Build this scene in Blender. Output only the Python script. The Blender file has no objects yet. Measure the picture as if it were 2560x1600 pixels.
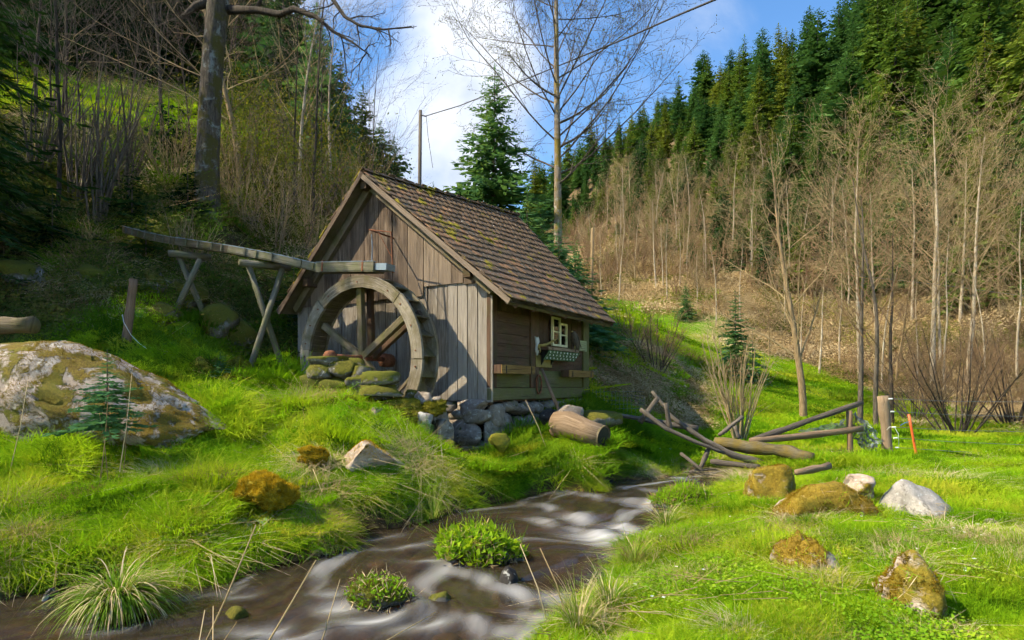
import bpy, bmesh, math, random
import numpy as np
from mathutils import Vector, Matrix, Euler

random.seed(7)
RNG = np.random.default_rng(7)
SC = bpy.context.scene
COL = SC.collection

# ------------------------------------------------------------------ camera
CAM_Z = 1.5
FPX = 1556.0                      # focal length in pixels of the 2560 px wide photograph
HOR = 965.0                       # row of the horizon
cam_d = bpy.data.cameras.new('camera')
cam_d.sensor_width = 36.0
cam_d.lens = 36.0 * FPX / 2560.0
cam_d.shift_y = (HOR - 800.0) / 2560.0
cam_d.clip_start = 0.05
cam_d.clip_end = 3000.0
cam = bpy.data.objects.new('camera', cam_d)
COL.objects.link(cam)
cam.location = (0, 0, CAM_Z)
cam.rotation_euler = (math.radians(90), 0, 0)
SC.camera = cam

# ------------------------------------------------------------------ sun, sky, exposure
SUN_EL = math.radians(45)
SUN_AZ = math.radians(-104)       # from +Y towards +X: the sun stands to the left, a little behind the camera
SUN_DIR = Vector((math.sin(SUN_AZ) * math.cos(SUN_EL), math.cos(SUN_AZ) * math.cos(SUN_EL), math.sin(SUN_EL)))
sun_d = bpy.data.lights.new('sun', 'SUN')
sun_d.energy = 5.0
sun_d.angle = math.radians(0.6)
sun_d.color = (1.0, 0.87, 0.63)
sun = bpy.data.objects.new('sun', sun_d)
COL.objects.link(sun)
sun.location = (-30, 10, 40)
sun.rotation_euler = SUN_DIR.to_track_quat('Z', 'Y').to_euler()

W = bpy.data.worlds.new('World')
SC.world = W
W.use_nodes = True
wt = W.node_tree
wt.nodes.clear()
def wn(t, **k):
    n = wt.nodes.new(t)
    for a, b in k.items():
        setattr(n, a, b)
    return n
def wl(a, b):
    wt.links.new(a, b)
sky = wn('ShaderNodeTexSky', sky_type='NISHITA', sun_disc=False, sun_elevation=SUN_EL, sun_rotation=SUN_AZ)
sky.altitude = 500
sky.air_density = 1.0
sky.dust_density = 0.4
sky.ozone_density = 1.5
tc = wn('ShaderNodeTexCoord')
# cumulus: soft lobes broken up by noise, and the same noise makes scattered cloud over the rest of the sky
def lobe(px, py, rad):
    d = Vector(((px - 1280) / FPX, 1.0, (HOR - py) / FPX)).normalized()
    dot = wn('ShaderNodeVectorMath', operation='DOT_PRODUCT')
    wl(tc.outputs['Generated'], dot.inputs[0])
    dot.inputs[1].default_value = d
    mr = wn('ShaderNodeMapRange', interpolation_type='SMOOTHSTEP')
    wl(dot.outputs['Value'], mr.inputs[0])
    mr.inputs[1].default_value = math.cos(rad * 1.5 / FPX)
    mr.inputs[2].default_value = math.cos(rad * 0.25 / FPX)
    return mr.outputs[0]
acc = None
for px, py, rad in ((1150, 200, 150), (1050, 270, 110), (1160, 60, 110), (1120, 350, 160), (1200, 260, 70),
                    (990, 330, 100), (1200, 400, 100), (1150, -40, 90), (1010, 440, 120), (700, -420, 260), (-900, 100, 300), (3300, -300, 330)):
    o = lobe(px, py, rad)
    if acc is None:
        acc = o
    else:
        m = wn('ShaderNodeMath', operation='MAXIMUM')
        wl(acc, m.inputs[0]); wl(o, m.inputs[1]); acc = m.outputs[0]
nz1 = wn('ShaderNodeTexNoise'); nz1.inputs['Scale'].default_value = 5.0; nz1.inputs['Detail'].default_value = 9; nz1.inputs['Roughness'].default_value = 0.56
nz1.inputs['Distortion'].default_value = 0.4
wl(tc.outputs['Generated'], nz1.inputs['Vector'])
m1 = wn('ShaderNodeMath', operation='MULTIPLY_ADD'); wl(nz1.outputs[0], m1.inputs[0]); m1.inputs[1].default_value = 1.45; m1.inputs[2].default_value = -0.76
m2 = wn('ShaderNodeMath', operation='MULTIPLY_ADD'); wl(acc, m2.inputs[0]); m2.inputs[1].default_value = 0.82; wl(m1.outputs[0], m2.inputs[2])
cm = wn('ShaderNodeMapRange', interpolation_type='SMOOTHSTEP'); wl(m2.outputs[0], cm.inputs[0])
cm.inputs[1].default_value = 0.02; cm.inputs[2].default_value = 0.95; cm.inputs[4].default_value = 0.88
nz2 = wn('ShaderNodeTexNoise'); nz2.inputs['Scale'].default_value = 9.0; nz2.inputs['Detail'].default_value = 6
wl(tc.outputs['Generated'], nz2.inputs['Vector'])
cr = wn('ShaderNodeValToRGB'); wl(nz2.outputs[0], cr.inputs[0])
cr.color_ramp.elements[0].position = 0.3; cr.color_ramp.elements[0].color = (2.4, 2.65, 3.1, 1)
cr.color_ramp.elements[1].position = 0.62; cr.color_ramp.elements[1].color = (4.1, 4.15, 4.2, 1)
hs = wn('ShaderNodeHueSaturation'); hs.inputs['Saturation'].default_value = 1.22; hs.inputs['Value'].default_value = 0.92
wl(sky.outputs[0], hs.inputs['Color'])
mx = wn('ShaderNodeMix', data_type='RGBA'); wl(cm.outputs[0], mx.inputs[0]); wl(hs.outputs[0], mx.inputs[6]); wl(cr.outputs[0], mx.inputs[7])
bg = wn('ShaderNodeBackground'); bg.inputs['Strength'].default_value = 0.15
wl(mx.outputs[2], bg.inputs['Color'])
wo = wn('ShaderNodeOutputWorld'); wl(bg.outputs[0], wo.inputs['Surface'])

vs = SC.view_settings
vs.view_transform = 'Standard'; vs.look = 'None'; vs.gamma = 1.0; vs.use_curve_mapping = False
vs.exposure = 1.08
SC.render.engine = 'CYCLES'
cy = SC.cycles
cy.use_adaptive_sampling = True; cy.adaptive_threshold = 0.05; cy.adaptive_min_samples = 10
cy.use_denoising = True
cy.denoiser = 'OPENIMAGEDENOISE'
cy.max_bounces = 4; cy.diffuse_bounces = 2; cy.glossy_bounces = 2; cy.transmission_bounces = 4; cy.transparent_max_bounces = 8
cy.caustics_reflective = False; cy.caustics_refractive = False
cy.sample_clamp_indirect = 4.0

# ------------------------------------------------------------------ helpers
def PX(px, py, Y):
    """point seen at pixel (px, py) of the photograph, Y metres in front of the camera"""
    return Vector(((px - 1280) / FPX * Y, Y, CAM_Z - (py - HOR) / FPX * Y))

def tag(o, label=None, cat=None, group=None, kind=None):
    if label: o['label'] = label
    if cat: o['category'] = cat
    if group: o['group'] = group
    if kind: o['kind'] = kind
    return o

def empty(name, loc, label=None, cat=None, group=None, kind=None):
    o = bpy.data.objects.new(name, None)
    o.empty_display_size = 0.1
    COL.objects.link(o)
    o.location = loc
    return tag(o, label, cat, group, kind)

def wloc(o):
    p = Vector(o.location)
    while o.parent is not None:
        o = o.parent
        p += Vector(o.location)
    return p

class MB:
    """collects shapes in world coordinates and links them as ONE mesh object"""
    def __init__(self):
        self.v = []; self.f = []; self.uv = []
    def face(self, pts, uvs):
        n = len(self.v)
        self.v += [tuple(p) for p in pts]
        self.f.append(tuple(range(n, n + len(pts))))
        self.uv += [tuple(u) for u in uvs]
    def box(self, c, ax, ay, az):
        """centre and three half-axis vectors; az is the long (grain) axis"""
        c = Vector(c); ax = Vector(ax); ay = Vector(ay); az = Vector(az)
        n = len(self.v)
        for k in range(8):
            self.v.append(tuple(c + ax * (1 if k & 1 else -1) + ay * (1 if k & 2 else -1) + az * (1 if k & 4 else -1)))
        la, lb, lc = ax.length * 2, ay.length * 2, az.length * 2
        off = random.random() * 7
        for idx, (a, b) in (((0, 2, 3, 1), (lb, la)), ((4, 5, 7, 6), (la, lb))):
            self.f.append(tuple(n + i for i in idx)); self.uv += [(off, off), (off + a, off), (off + a, off + b), (off, off + b)]
        for idx, w in (((0, 1, 5, 4), la), ((1, 3, 7, 5), lb), ((3, 2, 6, 7), la), ((2, 0, 4, 6), lb)):
            o2 = off + random.random()
            self.f.append(tuple(n + i for i in idx)); self.uv += [(o2, off), (o2 + w, off), (o2 + w, off + lc), (o2, off + lc)]
        return self
    def beam(self, p0, p1, w, h, up=(0, 0, 1)):
        p0 = Vector(p0); p1 = Vector(p1)
        d = p1 - p0
        z = d.normalized()
        x = z.cross(Vector(up))
        if x.length < 1e-4: x = z.cross(Vector((1, 0, 0)))
        x.normalize()
        y = x.cross(z)
        return self.box((p0 + p1) / 2, x * (w / 2), y * (h / 2), d / 2)
    def prism(self, poly, off, ua, va):
        """extrude polygon (list of points) by vector off; uv from two axes"""
        poly = [Vector(p) for p in poly]; off = Vector(off); ua = Vector(ua); va = Vector(va)
        o = random.random() * 9
        q = [p + off for p in poly]
        U = lambda p: (p.dot(ua) + o, p.dot(va) + o)
        self.face(poly[::-1], [U(p) for p in poly[::-1]])
        self.face(q, [U(p) for p in q])
        for i in range(len(poly)):
            j = (i + 1) % len(poly)
            pts = [poly[i], poly[j], q[j], q[i]]
            self.face(pts, [U(p) for p in pts])
        return self
    def tube(self, pts, rad, n=8, cap=True, rough=0.0, seed=0):
        pts = [Vector(p) for p in pts]
        if not hasattr(rad, '__len__'): rad = [rad] * len(pts)
        rnd = random.Random(seed)
        base = len(self.v)
        L = 0.0; Ls = []
        up = None
        for i, p in enumerate(pts):
            a = pts[max(i - 1, 0)]; b = pts[min(i + 1, len(pts) - 1)]
            t = (b - a).normalized()
            if up is None:
                up = t.cross(Vector((0.31, 0.2, 0.93)))
                if up.length < 1e-3: up = t.cross(Vector((1, 0, 0)))
                up.normalize()
            else:
                up = (up - t * up.dot(t)).normalized()
            w = t.cross(up)
            if i: L += (p - pts[i - 1]).length
            Ls.append(L)
            for k in range(n):
                a2 = 2 * math.pi * k / n
                r = rad[i] * (1 + (rnd.random() - 0.5) * 2 * rough)
                self.v.append(tuple(p + (up * math.cos(a2) + w * math.sin(a2)) * r))
        o = rnd.random() * 5
        for i in range(len(pts) - 1):
            for k in range(n):
                k2 = (k + 1) % n
                self.f.append((base + i * n + k, base + i * n + k2, base + (i + 1) * n + k2, base + (i + 1) * n + k))
                c = 2 * math.pi * max(rad[i], 0.01) / n
                self.uv += [(o + k * c, o + Ls[i]), (o + (k + 1) * c, o + Ls[i]), (o + (k + 1) * c, o + Ls[i + 1]), (o + k * c, o + Ls[i + 1])]
        if cap:
            for ring, rev in ((0, True), (len(pts) - 1, False)):
                idx = [base + ring * n + k for k in range(n)]
                if rev: idx = idx[::-1]
                self.f.append(tuple(idx)); self.uv += [(o + 0.02 * math.cos(6.28 * k / n), o + 0.02 * math.sin(6.28 * k / n)) for k in range(n)]
        return self
    def build(self, name, mat, parent=None, smooth=False, label=None, bevel=0):
        me = bpy.data.meshes.new(name)
        off = wloc(parent) if parent is not None else None
        vv = self.v
        if off is None:
            a = np.array(vv)
            off = Vector(((a[:, 0].min() + a[:, 0].max()) / 2, (a[:, 1].min() + a[:, 1].max()) / 2, a[:, 2].min()))
            loc = off
        else:
            loc = None
        me.from_pydata([(x - off.x, y - off.y, z - off.z) for x, y, z in vv], [], self.f)
        uvl = me.uv_layers.new(name='UVMap')
        uvl.data.foreach_set('uv', [c for u in self.uv for c in u])
        me.materials.append(mat)
        if smooth: me.polygons.foreach_set('use_smooth', [True] * len(me.polygons))
        me.update()
        o = bpy.data.objects.new(name, me)
        COL.objects.link(o)
        if parent is not None: o.parent = parent
        else: o.location = loc
        if label: o['label'] = label
        if bevel:
            b = o.modifiers.new('soft_edges', 'BEVEL'); b.width = bevel; b.segments = 1; b.limit_method = 'ANGLE'
        return o

def npmesh(name, V, F, mat, smooth=False, attrs=None):
    """mesh from numpy arrays: V (n,3), F (m,3) or (m,4)"""
    V = np.asarray(V, dtype=np.float32); F = np.asarray(F, dtype=np.int32)
    me = bpy.data.meshes.new(name)
    k = F.shape[1]
    me.vertices.add(len(V)); me.vertices.foreach_set('co', V.ravel())
    me.loops.add(F.size); me.loops.foreach_set('vertex_index', F.ravel())
    me.polygons.add(len(F)); me.polygons.foreach_set('loop_start', np.arange(0, F.size, k, dtype=np.int32))
    if smooth: me.polygons.foreach_set('use_smooth', np.ones(len(F), dtype=bool))
    for a, d in (attrs or {}).items():
        at = me.attributes.new(a, 'FLOAT', 'POINT')
        at.data.foreach_set('value', np.asarray(d, dtype=np.float32))
    if mat is not None: me.materials.append(mat)
    me.update(calc_edges=True)
    return me

def link(name, me, parent=None, loc=None):
    o = bpy.data.objects.new(name, me)
    COL.objects.link(o)
    if parent is not None: o.parent = parent
    if loc is not None: o.location = loc
    return o

# value noise
def _h(ix, iy, iz, s):
    n = (ix.astype(np.int64) * 374761393 + iy.astype(np.int64) * 668265263 + iz.astype(np.int64) * 2147483647 + s * 974634777) & 0xFFFFFFFF
    n = ((n ^ (n >> 13)) * 1274126177) & 0xFFFFFFFF
    n = n ^ (n >> 16)
    return (n & 0xFFFF) / 65535.0
def vnoise(x, y, z=None, s=0):
    x = np.asarray(x, float); y = np.asarray(y, float); z = np.zeros_like(x) if z is None else np.asarray(z, float)
    x0 = np.floor(x); y0 = np.floor(y); z0 = np.floor(z)
    fx = x - x0; fy = y - y0; fz = z - z0
    fx = fx * fx * (3 - 2 * fx); fy = fy * fy * (3 - 2 * fy); fz = fz * fz * (3 - 2 * fz)
    r = 0
    for dz in (0, 1):
        wz = fz if dz else 1 - fz
        for dy in (0, 1):
            wy = fy if dy else 1 - fy
            r = r + wz * wy * ((1 - fx) * _h(x0, y0 + dy, z0 + dz, s) + fx * _h(x0 + 1, y0 + dy, z0 + dz, s))
    return r * 2 - 1
def fbm(x, y, z=None, s=0, o=4, g=0.5):
    r = 0; a = 1.0; f = 1.0
    for k in range(o):
        r = r + a * vnoise(np.asarray(x) * f, np.asarray(y) * f, None if z is None else np.asarray(z) * f, s + k * 17)
        a *= g; f *= 2.03
    return r

# ------------------------------------------------------------------ materials
class NT:
    def __init__(self, name):
        self.m = bpy.data.materials.new(name)
        self.m.use_nodes = True
        self.t = self.m.node_tree
        self.t.nodes.clear()
        self.out = self.n('ShaderNodeOutputMaterial')
    def n(self, t, **k):
        n = self.t.nodes.new(t)
        for a, b in k.items(): setattr(n, a, b)
        return n
    def l(self, a, b): self.t.links.new(a, b)
    def setin(self, sock, v):
        if hasattr(v, 'is_output'): self.l(v, sock)
        else: sock.default_value = v
    def pos(self): return self.n('ShaderNodeNewGeometry').outputs['Position']
    def obj(self): return self.n('ShaderNodeTexCoord').outputs['Object']
    def uv(self): return self.n('ShaderNodeTexCoord').outputs['UV']
    def rand(self): return self.n('ShaderNodeObjectInfo').outputs['Random']
    def attr(self, a): return self.n('ShaderNodeAttribute', attribute_name=a).outputs['Fac']
    def map(self, vec, scale=(1, 1, 1), loc=(0, 0, 0), rot=(0, 0, 0)):
        m = self.n('ShaderNodeMapping'); self.l(vec, m.inputs['Vector'])
        m.inputs['Scale'].default_value = scale; m.inputs['Rotation'].default_value = rot
        if hasattr(loc, 'is_output'): self.l(loc, m.inputs['Location'])
        else: m.inputs['Location'].default_value = loc
        return m.outputs[0]
    def noise(self, vec, scale=1.0, detail=4, rough=0.55, dist=0.0):
        n = self.n('ShaderNodeTexNoise')
        self.l(vec, n.inputs['Vector'])
        n.inputs['Scale'].default_value = scale; n.inputs['Detail'].default_value = detail
        n.inputs['Roughness'].default_value = rough; n.inputs['Distortion'].default_value = dist
        return n.outputs[0]
    def ramp(self, fac, stops):
        r = self.n('ShaderNodeValToRGB'); self.setin(r.inputs[0], fac)
        e = r.color_ramp.elements
        while len(e) < len(stops): e.new(0.5)
        for i, (p, c) in enumerate(stops):
            e[i].position = p
            e[i].color = (c, c, c, 1) if not hasattr(c, '__len__') else (c[0], c[1], c[2], 1)
        return r.outputs[0]
    def mix(self, fac, a, b, mode='MIX'):
        m = self.n('ShaderNodeMix', data_type='RGBA', blend_type=mode)
        self.setin(m.inputs[0], fac)
        for s, v in ((m.inputs[6], a), (m.inputs[7], b)):
            if hasattr(v, '__len__') and len(v) == 3: v = (v[0], v[1], v[2], 1)
            self.setin(s, v)
        return m.outputs[2]
    def math(self, op, a, b=0.0, c=0.0):
        m = self.n('ShaderNodeMath', operation=op)
        self.setin(m.inputs[0], a); self.setin(m.inputs[1], b); self.setin(m.inputs[2], c)
        return m.outputs[0]
    def rng(self, v, a, b, c=0.0, d=1.0):
        m = self.n('ShaderNodeMapRange'); self.setin(m.inputs[0], v)
        for i, x in enumerate((a, b, c, d)): m.inputs[i + 1].default_value = x
        return m.outputs[0]
    def bump(self, h, strength=0.5, dist=0.02):
        b = self.n('ShaderNodeBump'); self.l(h, b.inputs['Height'])
        b.inputs['Strength'].default_value = strength; b.inputs['Distance'].default_value = dist
        return b.outputs[0]
    def principled(self, col, rough=0.8, bump=None, spec=0.3, metal=0.0, **k):
        p = self.n('ShaderNodeBsdfPrincipled')
        if hasattr(col, '__len__') and len(col) == 3: col = (*col, 1)
        self.setin(p.inputs['Base Color'], col)
        self.setin(p.inputs['Roughness'], rough)
        p.inputs['Specular IOR Level'].default_value = spec
        p.inputs['Metallic'].default_value = metal
        if bump is not None: self.l(bump, p.inputs['Normal'])
        return p.outputs[0]
    def done(self, sh):
        self.l(sh, self.out.inputs['Surface'])
        return self.m

def vadd(N, vec, sc):
    """shift a coordinate by the object's random number"""
    v = N.n('ShaderNodeVectorMath', operation='ADD')
    s = N.math('MULTIPLY', N.rand(), sc)
    N.l(vec, v.inputs[0]); N.l(s, v.inputs[1])
    return v.outputs[0]

def wood(name, lo, mid, hi, tint=0.35, rough=0.85, green=None, gf=0.0, stain=None):
    N = NT(name)
    c = vadd(N, N.uv(), 13.7)
    grain = N.noise(N.map(c, (55, 2.2, 1)), 1.0, 6, 0.62, 0.6)
    big = N.noise(N.map(c, (6, 0.9, 1)), 1.0, 4, 0.6, 0.3)
    col = N.ramp(grain, [(0.28, lo), (0.5, mid), (0.74, hi)])
    col = N.mix(N.rng(big, 0.42, 0.7, 0, .8), col, lo, 'MIX') if stain is None else N.mix(N.rng(big, 0.42, 0.62, 0, 0.85), col, stain)
    col = N.mix(N.rng(N.rand(), 0, 1, 0, tint), col, N.mix(N.rand(), lo, hi))
    if green:
        g = N.noise(N.pos(), 3.5, 5, 0.65)
        col = N.mix(N.rng(g, 0.5 - gf * 0.25, 0.72 - gf * 0.2, 0, 0.8), col, green)
    crack = N.noise(N.map(c, (120, 1.1, 1)), 1.0, 3, 0.5)
    h = N.math('ADD', grain, N.math('MULTIPLY', N.rng(crack, 0.32, 0.42), 0.8))
    col = N.mix(N.rng(crack, 0.30, 0.38, 0.55, 0.0), col, tuple(x * 0.3 for x in lo))
    ck2 = N.noise(N.map(c, (26, 0.55, 1)), 1.0, 5, 0.7, 0.8)
    col = N.mix(N.rng(ck2, 0.31, 0.36, 0.85, 0.0), col, tuple(x * 0.22 for x in lo))
    knot = N.noise(N.map(c, (7, 3.2, 1)), 1.0, 2, 0.5, 0.3)
    col = N.mix(N.rng(knot, 0.74, 0.78, 0, 0.7), col, tuple(x * 0.35 for x in lo))
    return N.done(N.principled(col, rough, N.bump(h, 0.7, 0.012), 0.25))

M = {}
M['grey_wood'] = wood('weathered_grey_wood', (0.075, 0.058, 0.042), (0.20, 0.17, 0.135), (0.38, 0.34, 0.285), 0.6)
M['gable_wood'] = wood('brown_gable_wood', (0.055, 0.032, 0.019), (0.13, 0.09, 0.06), (0.26, 0.205, 0.15), 0.6, stain=(0.030, 0.018, 0.011))
M['dark_wood'] = wood('dark_stained_wood', (0.040, 0.021, 0.012), (0.085, 0.046, 0.027), (0.14, 0.085, 0.052), 0.4, green=(0.06, 0.055, 0.018), gf=0.1)
M['sill_wood'] = wood('green_grey_sill_wood', (0.055, 0.042, 0.022), (0.12, 0.10, 0.055), (0.20, 0.175, 0.10), 0.3, green=(0.10, 0.11, 0.03), gf=0.8)
M['moss_wood'] = wood('mossy_wood', (0.05, 0.038, 0.022), (0.125, 0.095, 0.058), (0.24, 0.195, 0.13), 0.4, green=(0.085, 0.08, 0.018), gf=0.3)
M['moss_log'] = wood('moss_covered_log', (0.05, 0.04, 0.022), (0.12, 0.10, 0.06), (0.22, 0.19, 0.12), 0.3, green=(0.15, 0.105, 0.014), gf=0.5)
M['log_wood'] = wood('pale_log_wood', (0.095, 0.06, 0.034), (0.21, 0.145, 0.088), (0.35, 0.26, 0.17), 0.35)
M['rail_wood'] = wood('grey_rail_wood', (0.038, 0.031, 0.024), (0.095, 0.078, 0.06), (0.20, 0.17, 0.135), 0.3)
M['pole_wood'] = wood('brown_pole_wood', (0.10, 0.06, 0.035), (0.20, 0.125, 0.075), (0.31, 0.21, 0.13), 0.2)
M['box_wood'] = wood('ochre_box_wood', (0.10, 0.055, 0.015), (0.21, 0.125, 0.035), (0.30, 0.19, 0.07), 0.2)
M['trestle_wood'] = wood('green_grey_trestle_wood', (0.06, 0.055, 0.038), (0.145, 0.13, 0.095), (0.27, 0.25, 0.195), 0.3, green=(0.10, 0.11, 0.04), gf=0.35)

def plain(name, col, rough=0.6, metal=0.0, spec=0.4, var=0.25, sc=12.0):
    N = NT(name)
    n = N.noise(N.pos(), sc, 5, 0.6)
    c = N.mix(N.rng(n, 0.3, 0.7), tuple(x * (1 - var) for x in col), tuple(min(1, x * (1 + var)) for x in col))
    return N.done(N.principled(c, rough, N.bump(n, 0.25, 0.01), spec, metal))
M['white_paint'] = plain('cream_window_paint', (0.62, 0.60, 0.36), 0.5)
M['curtain'] = plain('pale_curtain', (0.62, 0.70, 0.66), 0.9)
M['curtain_warm'] = plain('orange_curtain_lining', (0.42, 0.24, 0.11), 0.9)
M['rust'] = plain('rusty_iron', (0.17, 0.068, 0.034), 0.85, 0.3, 0.3, 0.5, 25)
M['zinc'] = plain('zinc_sheet', (0.20, 0.25, 0.28), 0.45, 0.6, 0.5, 0.25, 6)
M['black'] = plain('black_iron_and_shade', (0.02, 0.019, 0.018), 0.6, 0.2)
M['green_paint'] = plain('green_painted_panel', (0.02, 0.085, 0.022), 0.5)
M['white'] = plain('white_plastic', (0.75, 0.75, 0.72), 0.5, var=0.08)
M['bone'] = plain('bleached_bone', (0.50, 0.50, 0.46), 0.7)
M['antler'] = plain('yellow_brown_antler', (0.27, 0.21, 0.05), 0.6)
M['orange'] = plain('orange_plastic', (0.62, 0.11, 0.025), 0.45, var=0.1)
M['wire'] = plain('galvanised_wire', (0.15, 0.18, 0.20), 0.5, 0.5)
M['feather'] = plain('grey_brown_feathers', (0.075, 0.062, 0.048), 0.8, var=0.6, sc=45)
M['paper'] = plain('faded_paper', (0.27, 0.30, 0.16), 0.9, var=0.12)
M['green_paper'] = plain('faded_ochre_board', (0.20, 0.16, 0.045), 0.8)
M['cable'] = plain('dark_cable', (0.035, 0.033, 0.03), 0.6)
M['red_brown'] = plain('red_brown_rotten_wood', (0.10, 0.045, 0.026), 0.9, var=0.5)
M['blue_twine'] = plain('blue_twine', (0.04, 0.18, 0.45), 0.7)

def mk_glass():
    N = NT('window_glass')
    g = N.n('ShaderNodeBsdfGlossy'); g.inputs['Roughness'].default_value = 0.03; g.inputs['Color'].default_value = (0.9, 0.95, 1, 1)
    t = N.n('ShaderNodeBsdfTransparent')
    f = N.n('ShaderNodeFresnel'); f.inputs['IOR'].default_value = 1.5
    m = N.n('ShaderNodeMixShader'); N.l(N.math('ADD', f.outputs[0], 0.10), m.inputs[0]); N.l(t.outputs[0], m.inputs[1]); N.l(g.outputs[0], m.inputs[2])
    return N.done(m.outputs[0])
M['glass'] = mk_glass()

MOSS_OR = ((0.10, 0.075, 0.010), (0.30, 0.20, 0.016), (0.40, 0.27, 0.022))
MOSS_GR = ((0.035, 0.045, 0.008), (0.10, 0.115, 0.012), (0.18, 0.19, 0.02))
def rock_mat(name, lo, hi, moss, amount, upbias=0.5, msc=2.2, pink=None):
    """granite with moss growing in patches of its own shape"""
    N = NT(name)
    p = vadd(N, N.pos(), 5.3)
    a = N.noise(p, 7.0, 8, 0.68); b = N.noise(p, 1.7, 5, 0.6, 0.5); fine = N.noise(p, 60, 4, 0.7)
    col = N.ramp(a, [(0.3, lo), (0.62, hi)])
    if pink: col = N.mix(N.rng(b, 0.42, 0.6, 0, 0.5), col, pink)
    lich = N.noise(p, 11.0, 3, 0.5, 1.2)
    col = N.mix(N.rng(lich, 0.60, 0.66, 0, 0.6), col, (0.55, 0.55, 0.50))
    dark = N.noise(p, 5.0, 6, 0.75, 0.8)
    col = N.mix(N.rng(dark, 0.56, 0.64, 0, 0.75), col, (0.055, 0.048, 0.03))
    col = N.mix(N.rng(fine, 0.3, 0.7, 0.35, 0.0), col, tuple(x * 0.4 for x in lo))
    nrm = N.n('ShaderNodeSeparateXYZ'); N.l(N.n('ShaderNodeNewGeometry').outputs['Normal'], nrm.inputs[0])
    mn = N.noise(p, msc, 7, 0.66, 0.3)
    mm = N.math('ADD', N.math('MULTIPLY', nrm.outputs[2], upbias * 0.25), mn)
    mask = N.rng(mm, 0.80 - amount * 0.62, 0.86 - amount * 0.62)
    mf = N.noise(p, 38, 5, 0.75)
    mcol = N.ramp(mf, [(0.3, moss[0]), (0.5, moss[1]), (0.72, moss[2])])
    mcol = N.mix(N.rng(b, 0.4, 0.65, 0, 0.7), mcol, MOSS_GR[1])
    col = N.mix(mask, col, mcol)
    h = N.math('ADD', N.math('MULTIPLY', a, 0.6), N.math('ADD', N.math('MULTIPLY', N.math('MULTIPLY', mf, mask), 0.7), N.math('MULTIPLY', mask, 0.5)))
    h = N.math('ADD', h, N.math('MULTIPLY', fine, 0.15))
    return N.done(N.principled(col, 0.9, N.bump(h, 0.9, 0.03), 0.2))
M['boulder'] = rock_mat('lichened_granite', (0.17, 0.145, 0.12), (0.45, 0.405, 0.35), ((0.07, 0.04, 0.012), (0.15, 0.105, 0.018), (0.26, 0.19, 0.025)), 0.53, 0.1, 2.8, pink=(0.42, 0.31, 0.24))
M['rock_white'] = rock_mat('pale_granite', (0.20, 0.18, 0.155), (0.43, 0.40, 0.36), MOSS_GR, 0.22, 0.2, 3.0)
M['rock_pink'] = rock_mat('pink_granite', (0.22, 0.165, 0.12), (0.50, 0.40, 0.31), MOSS_OR, 0.34, -0.2, 2.4, pink=(0.48, 0.36, 0.27))
M['rock_moss'] = rock_mat('orange_mossy_rock', (0.26, 0.21, 0.17), (0.50, 0.42, 0.34), ((0.10, 0.068, 0.012), (0.24, 0.158, 0.018), (0.38, 0.265, 0.03)), 0.60, 0.15, 1.8, pink=(0.48, 0.36, 0.27))
M['rock_wall'] = rock_mat('grey_wall_stone', (0.09, 0.075, 0.056), (0.29, 0.245, 0.19), MOSS_GR, 0.27, 0.3, 2.6)
M['rock_wallp'] = rock_mat('warm_wall_stone', (0.12, 0.09, 0.07), (0.30, 0.25, 0.20), MOSS_GR, 0.2, 0.3, 2.6)
M['rock_hill'] = rock_mat('mossy_hill_stone', (0.07, 0.065, 0.055), (0.20, 0.19, 0.165), ((0.03, 0.035, 0.006), (0.09, 0.085, 0.010), (0.16, 0.14, 0.015)), 0.58, 0.7, 1.6)
M['rock_wet'] = rock_mat('wet_dark_stone', (0.012, 0.011, 0.010), (0.05, 0.045, 0.04), MOSS_GR, 0.2, 0.4, 3)
M['moss_mound'] = rock_mat('golden_moss', (0.2, 0.17, 0.1), (0.4, 0.35, 0.2), ((0.20, 0.14, 0.010), (0.46, 0.31, 0.018), (0.62, 0.43, 0.03)), 1.2, 0.0, 2.0)
M['moss_green'] = rock_mat('green_gold_moss', (0.2, 0.17, 0.1), (0.4, 0.35, 0.2), ((0.06, 0.055, 0.008), (0.17, 0.15, 0.012), (0.28, 0.24, 0.02)), 1.2, 0.0, 2.0)

def leaf_mat(name, stops, trans=0.35, rough=0.55, psc=0.6, var=0.5, tcol=None, spec=0.3):
    """leaves, needles and blades: colour differs from plant to plant, light passes through"""
    N = NT(name)
    n = N.noise(N.pos(), psc, 1, 0.6)
    f = N.math('ADD', N.math('MULTIPLY', N.rand(), var), N.math('MULTIPLY', n, 1 - var))
    col = N.ramp(f, stops)
    p = N.n('ShaderNodeBsdfDiffuse')
    N.l(col, p.inputs['Color'])
    p = p.outputs[0]
    t = N.n('ShaderNodeBsdfTranslucent')
    tc_ = N.mix(1.0, col, tcol or (1.25, 1.15, 0.6), 'MULTIPLY')
    N.l(tc_, t.inputs['Color'])
    m = N.n('ShaderNodeMixShader'); m.inputs[0].default_value = trans
    N.l(p, m.inputs[1]); N.l(t.outputs[0], m.inputs[2])
    return N.done(m.outputs[0])
M['grass'] = leaf_mat('spring_grass', [(0.25, (0.115, 0.26, 0.009)), (0.44, (0.195, 0.37, 0.011)), (0.60, (0.30, 0.45, 0.015)), (0.76, (0.43, 0.45, 0.04))], 0.42, 0.45, 0.55, 0.45)
M['grass_shade'] = leaf_mat('deep_green_shade_grass', [(0.25, (0.06, 0.14, 0.008)), (0.55, (0.12, 0.23, 0.010)), (0.8, (0.22, 0.25, 0.02))], 0.4, 0.45, 0.5, 0.5)  # darker copy of the spring grass: painted shade, plus some random deep sods
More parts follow.
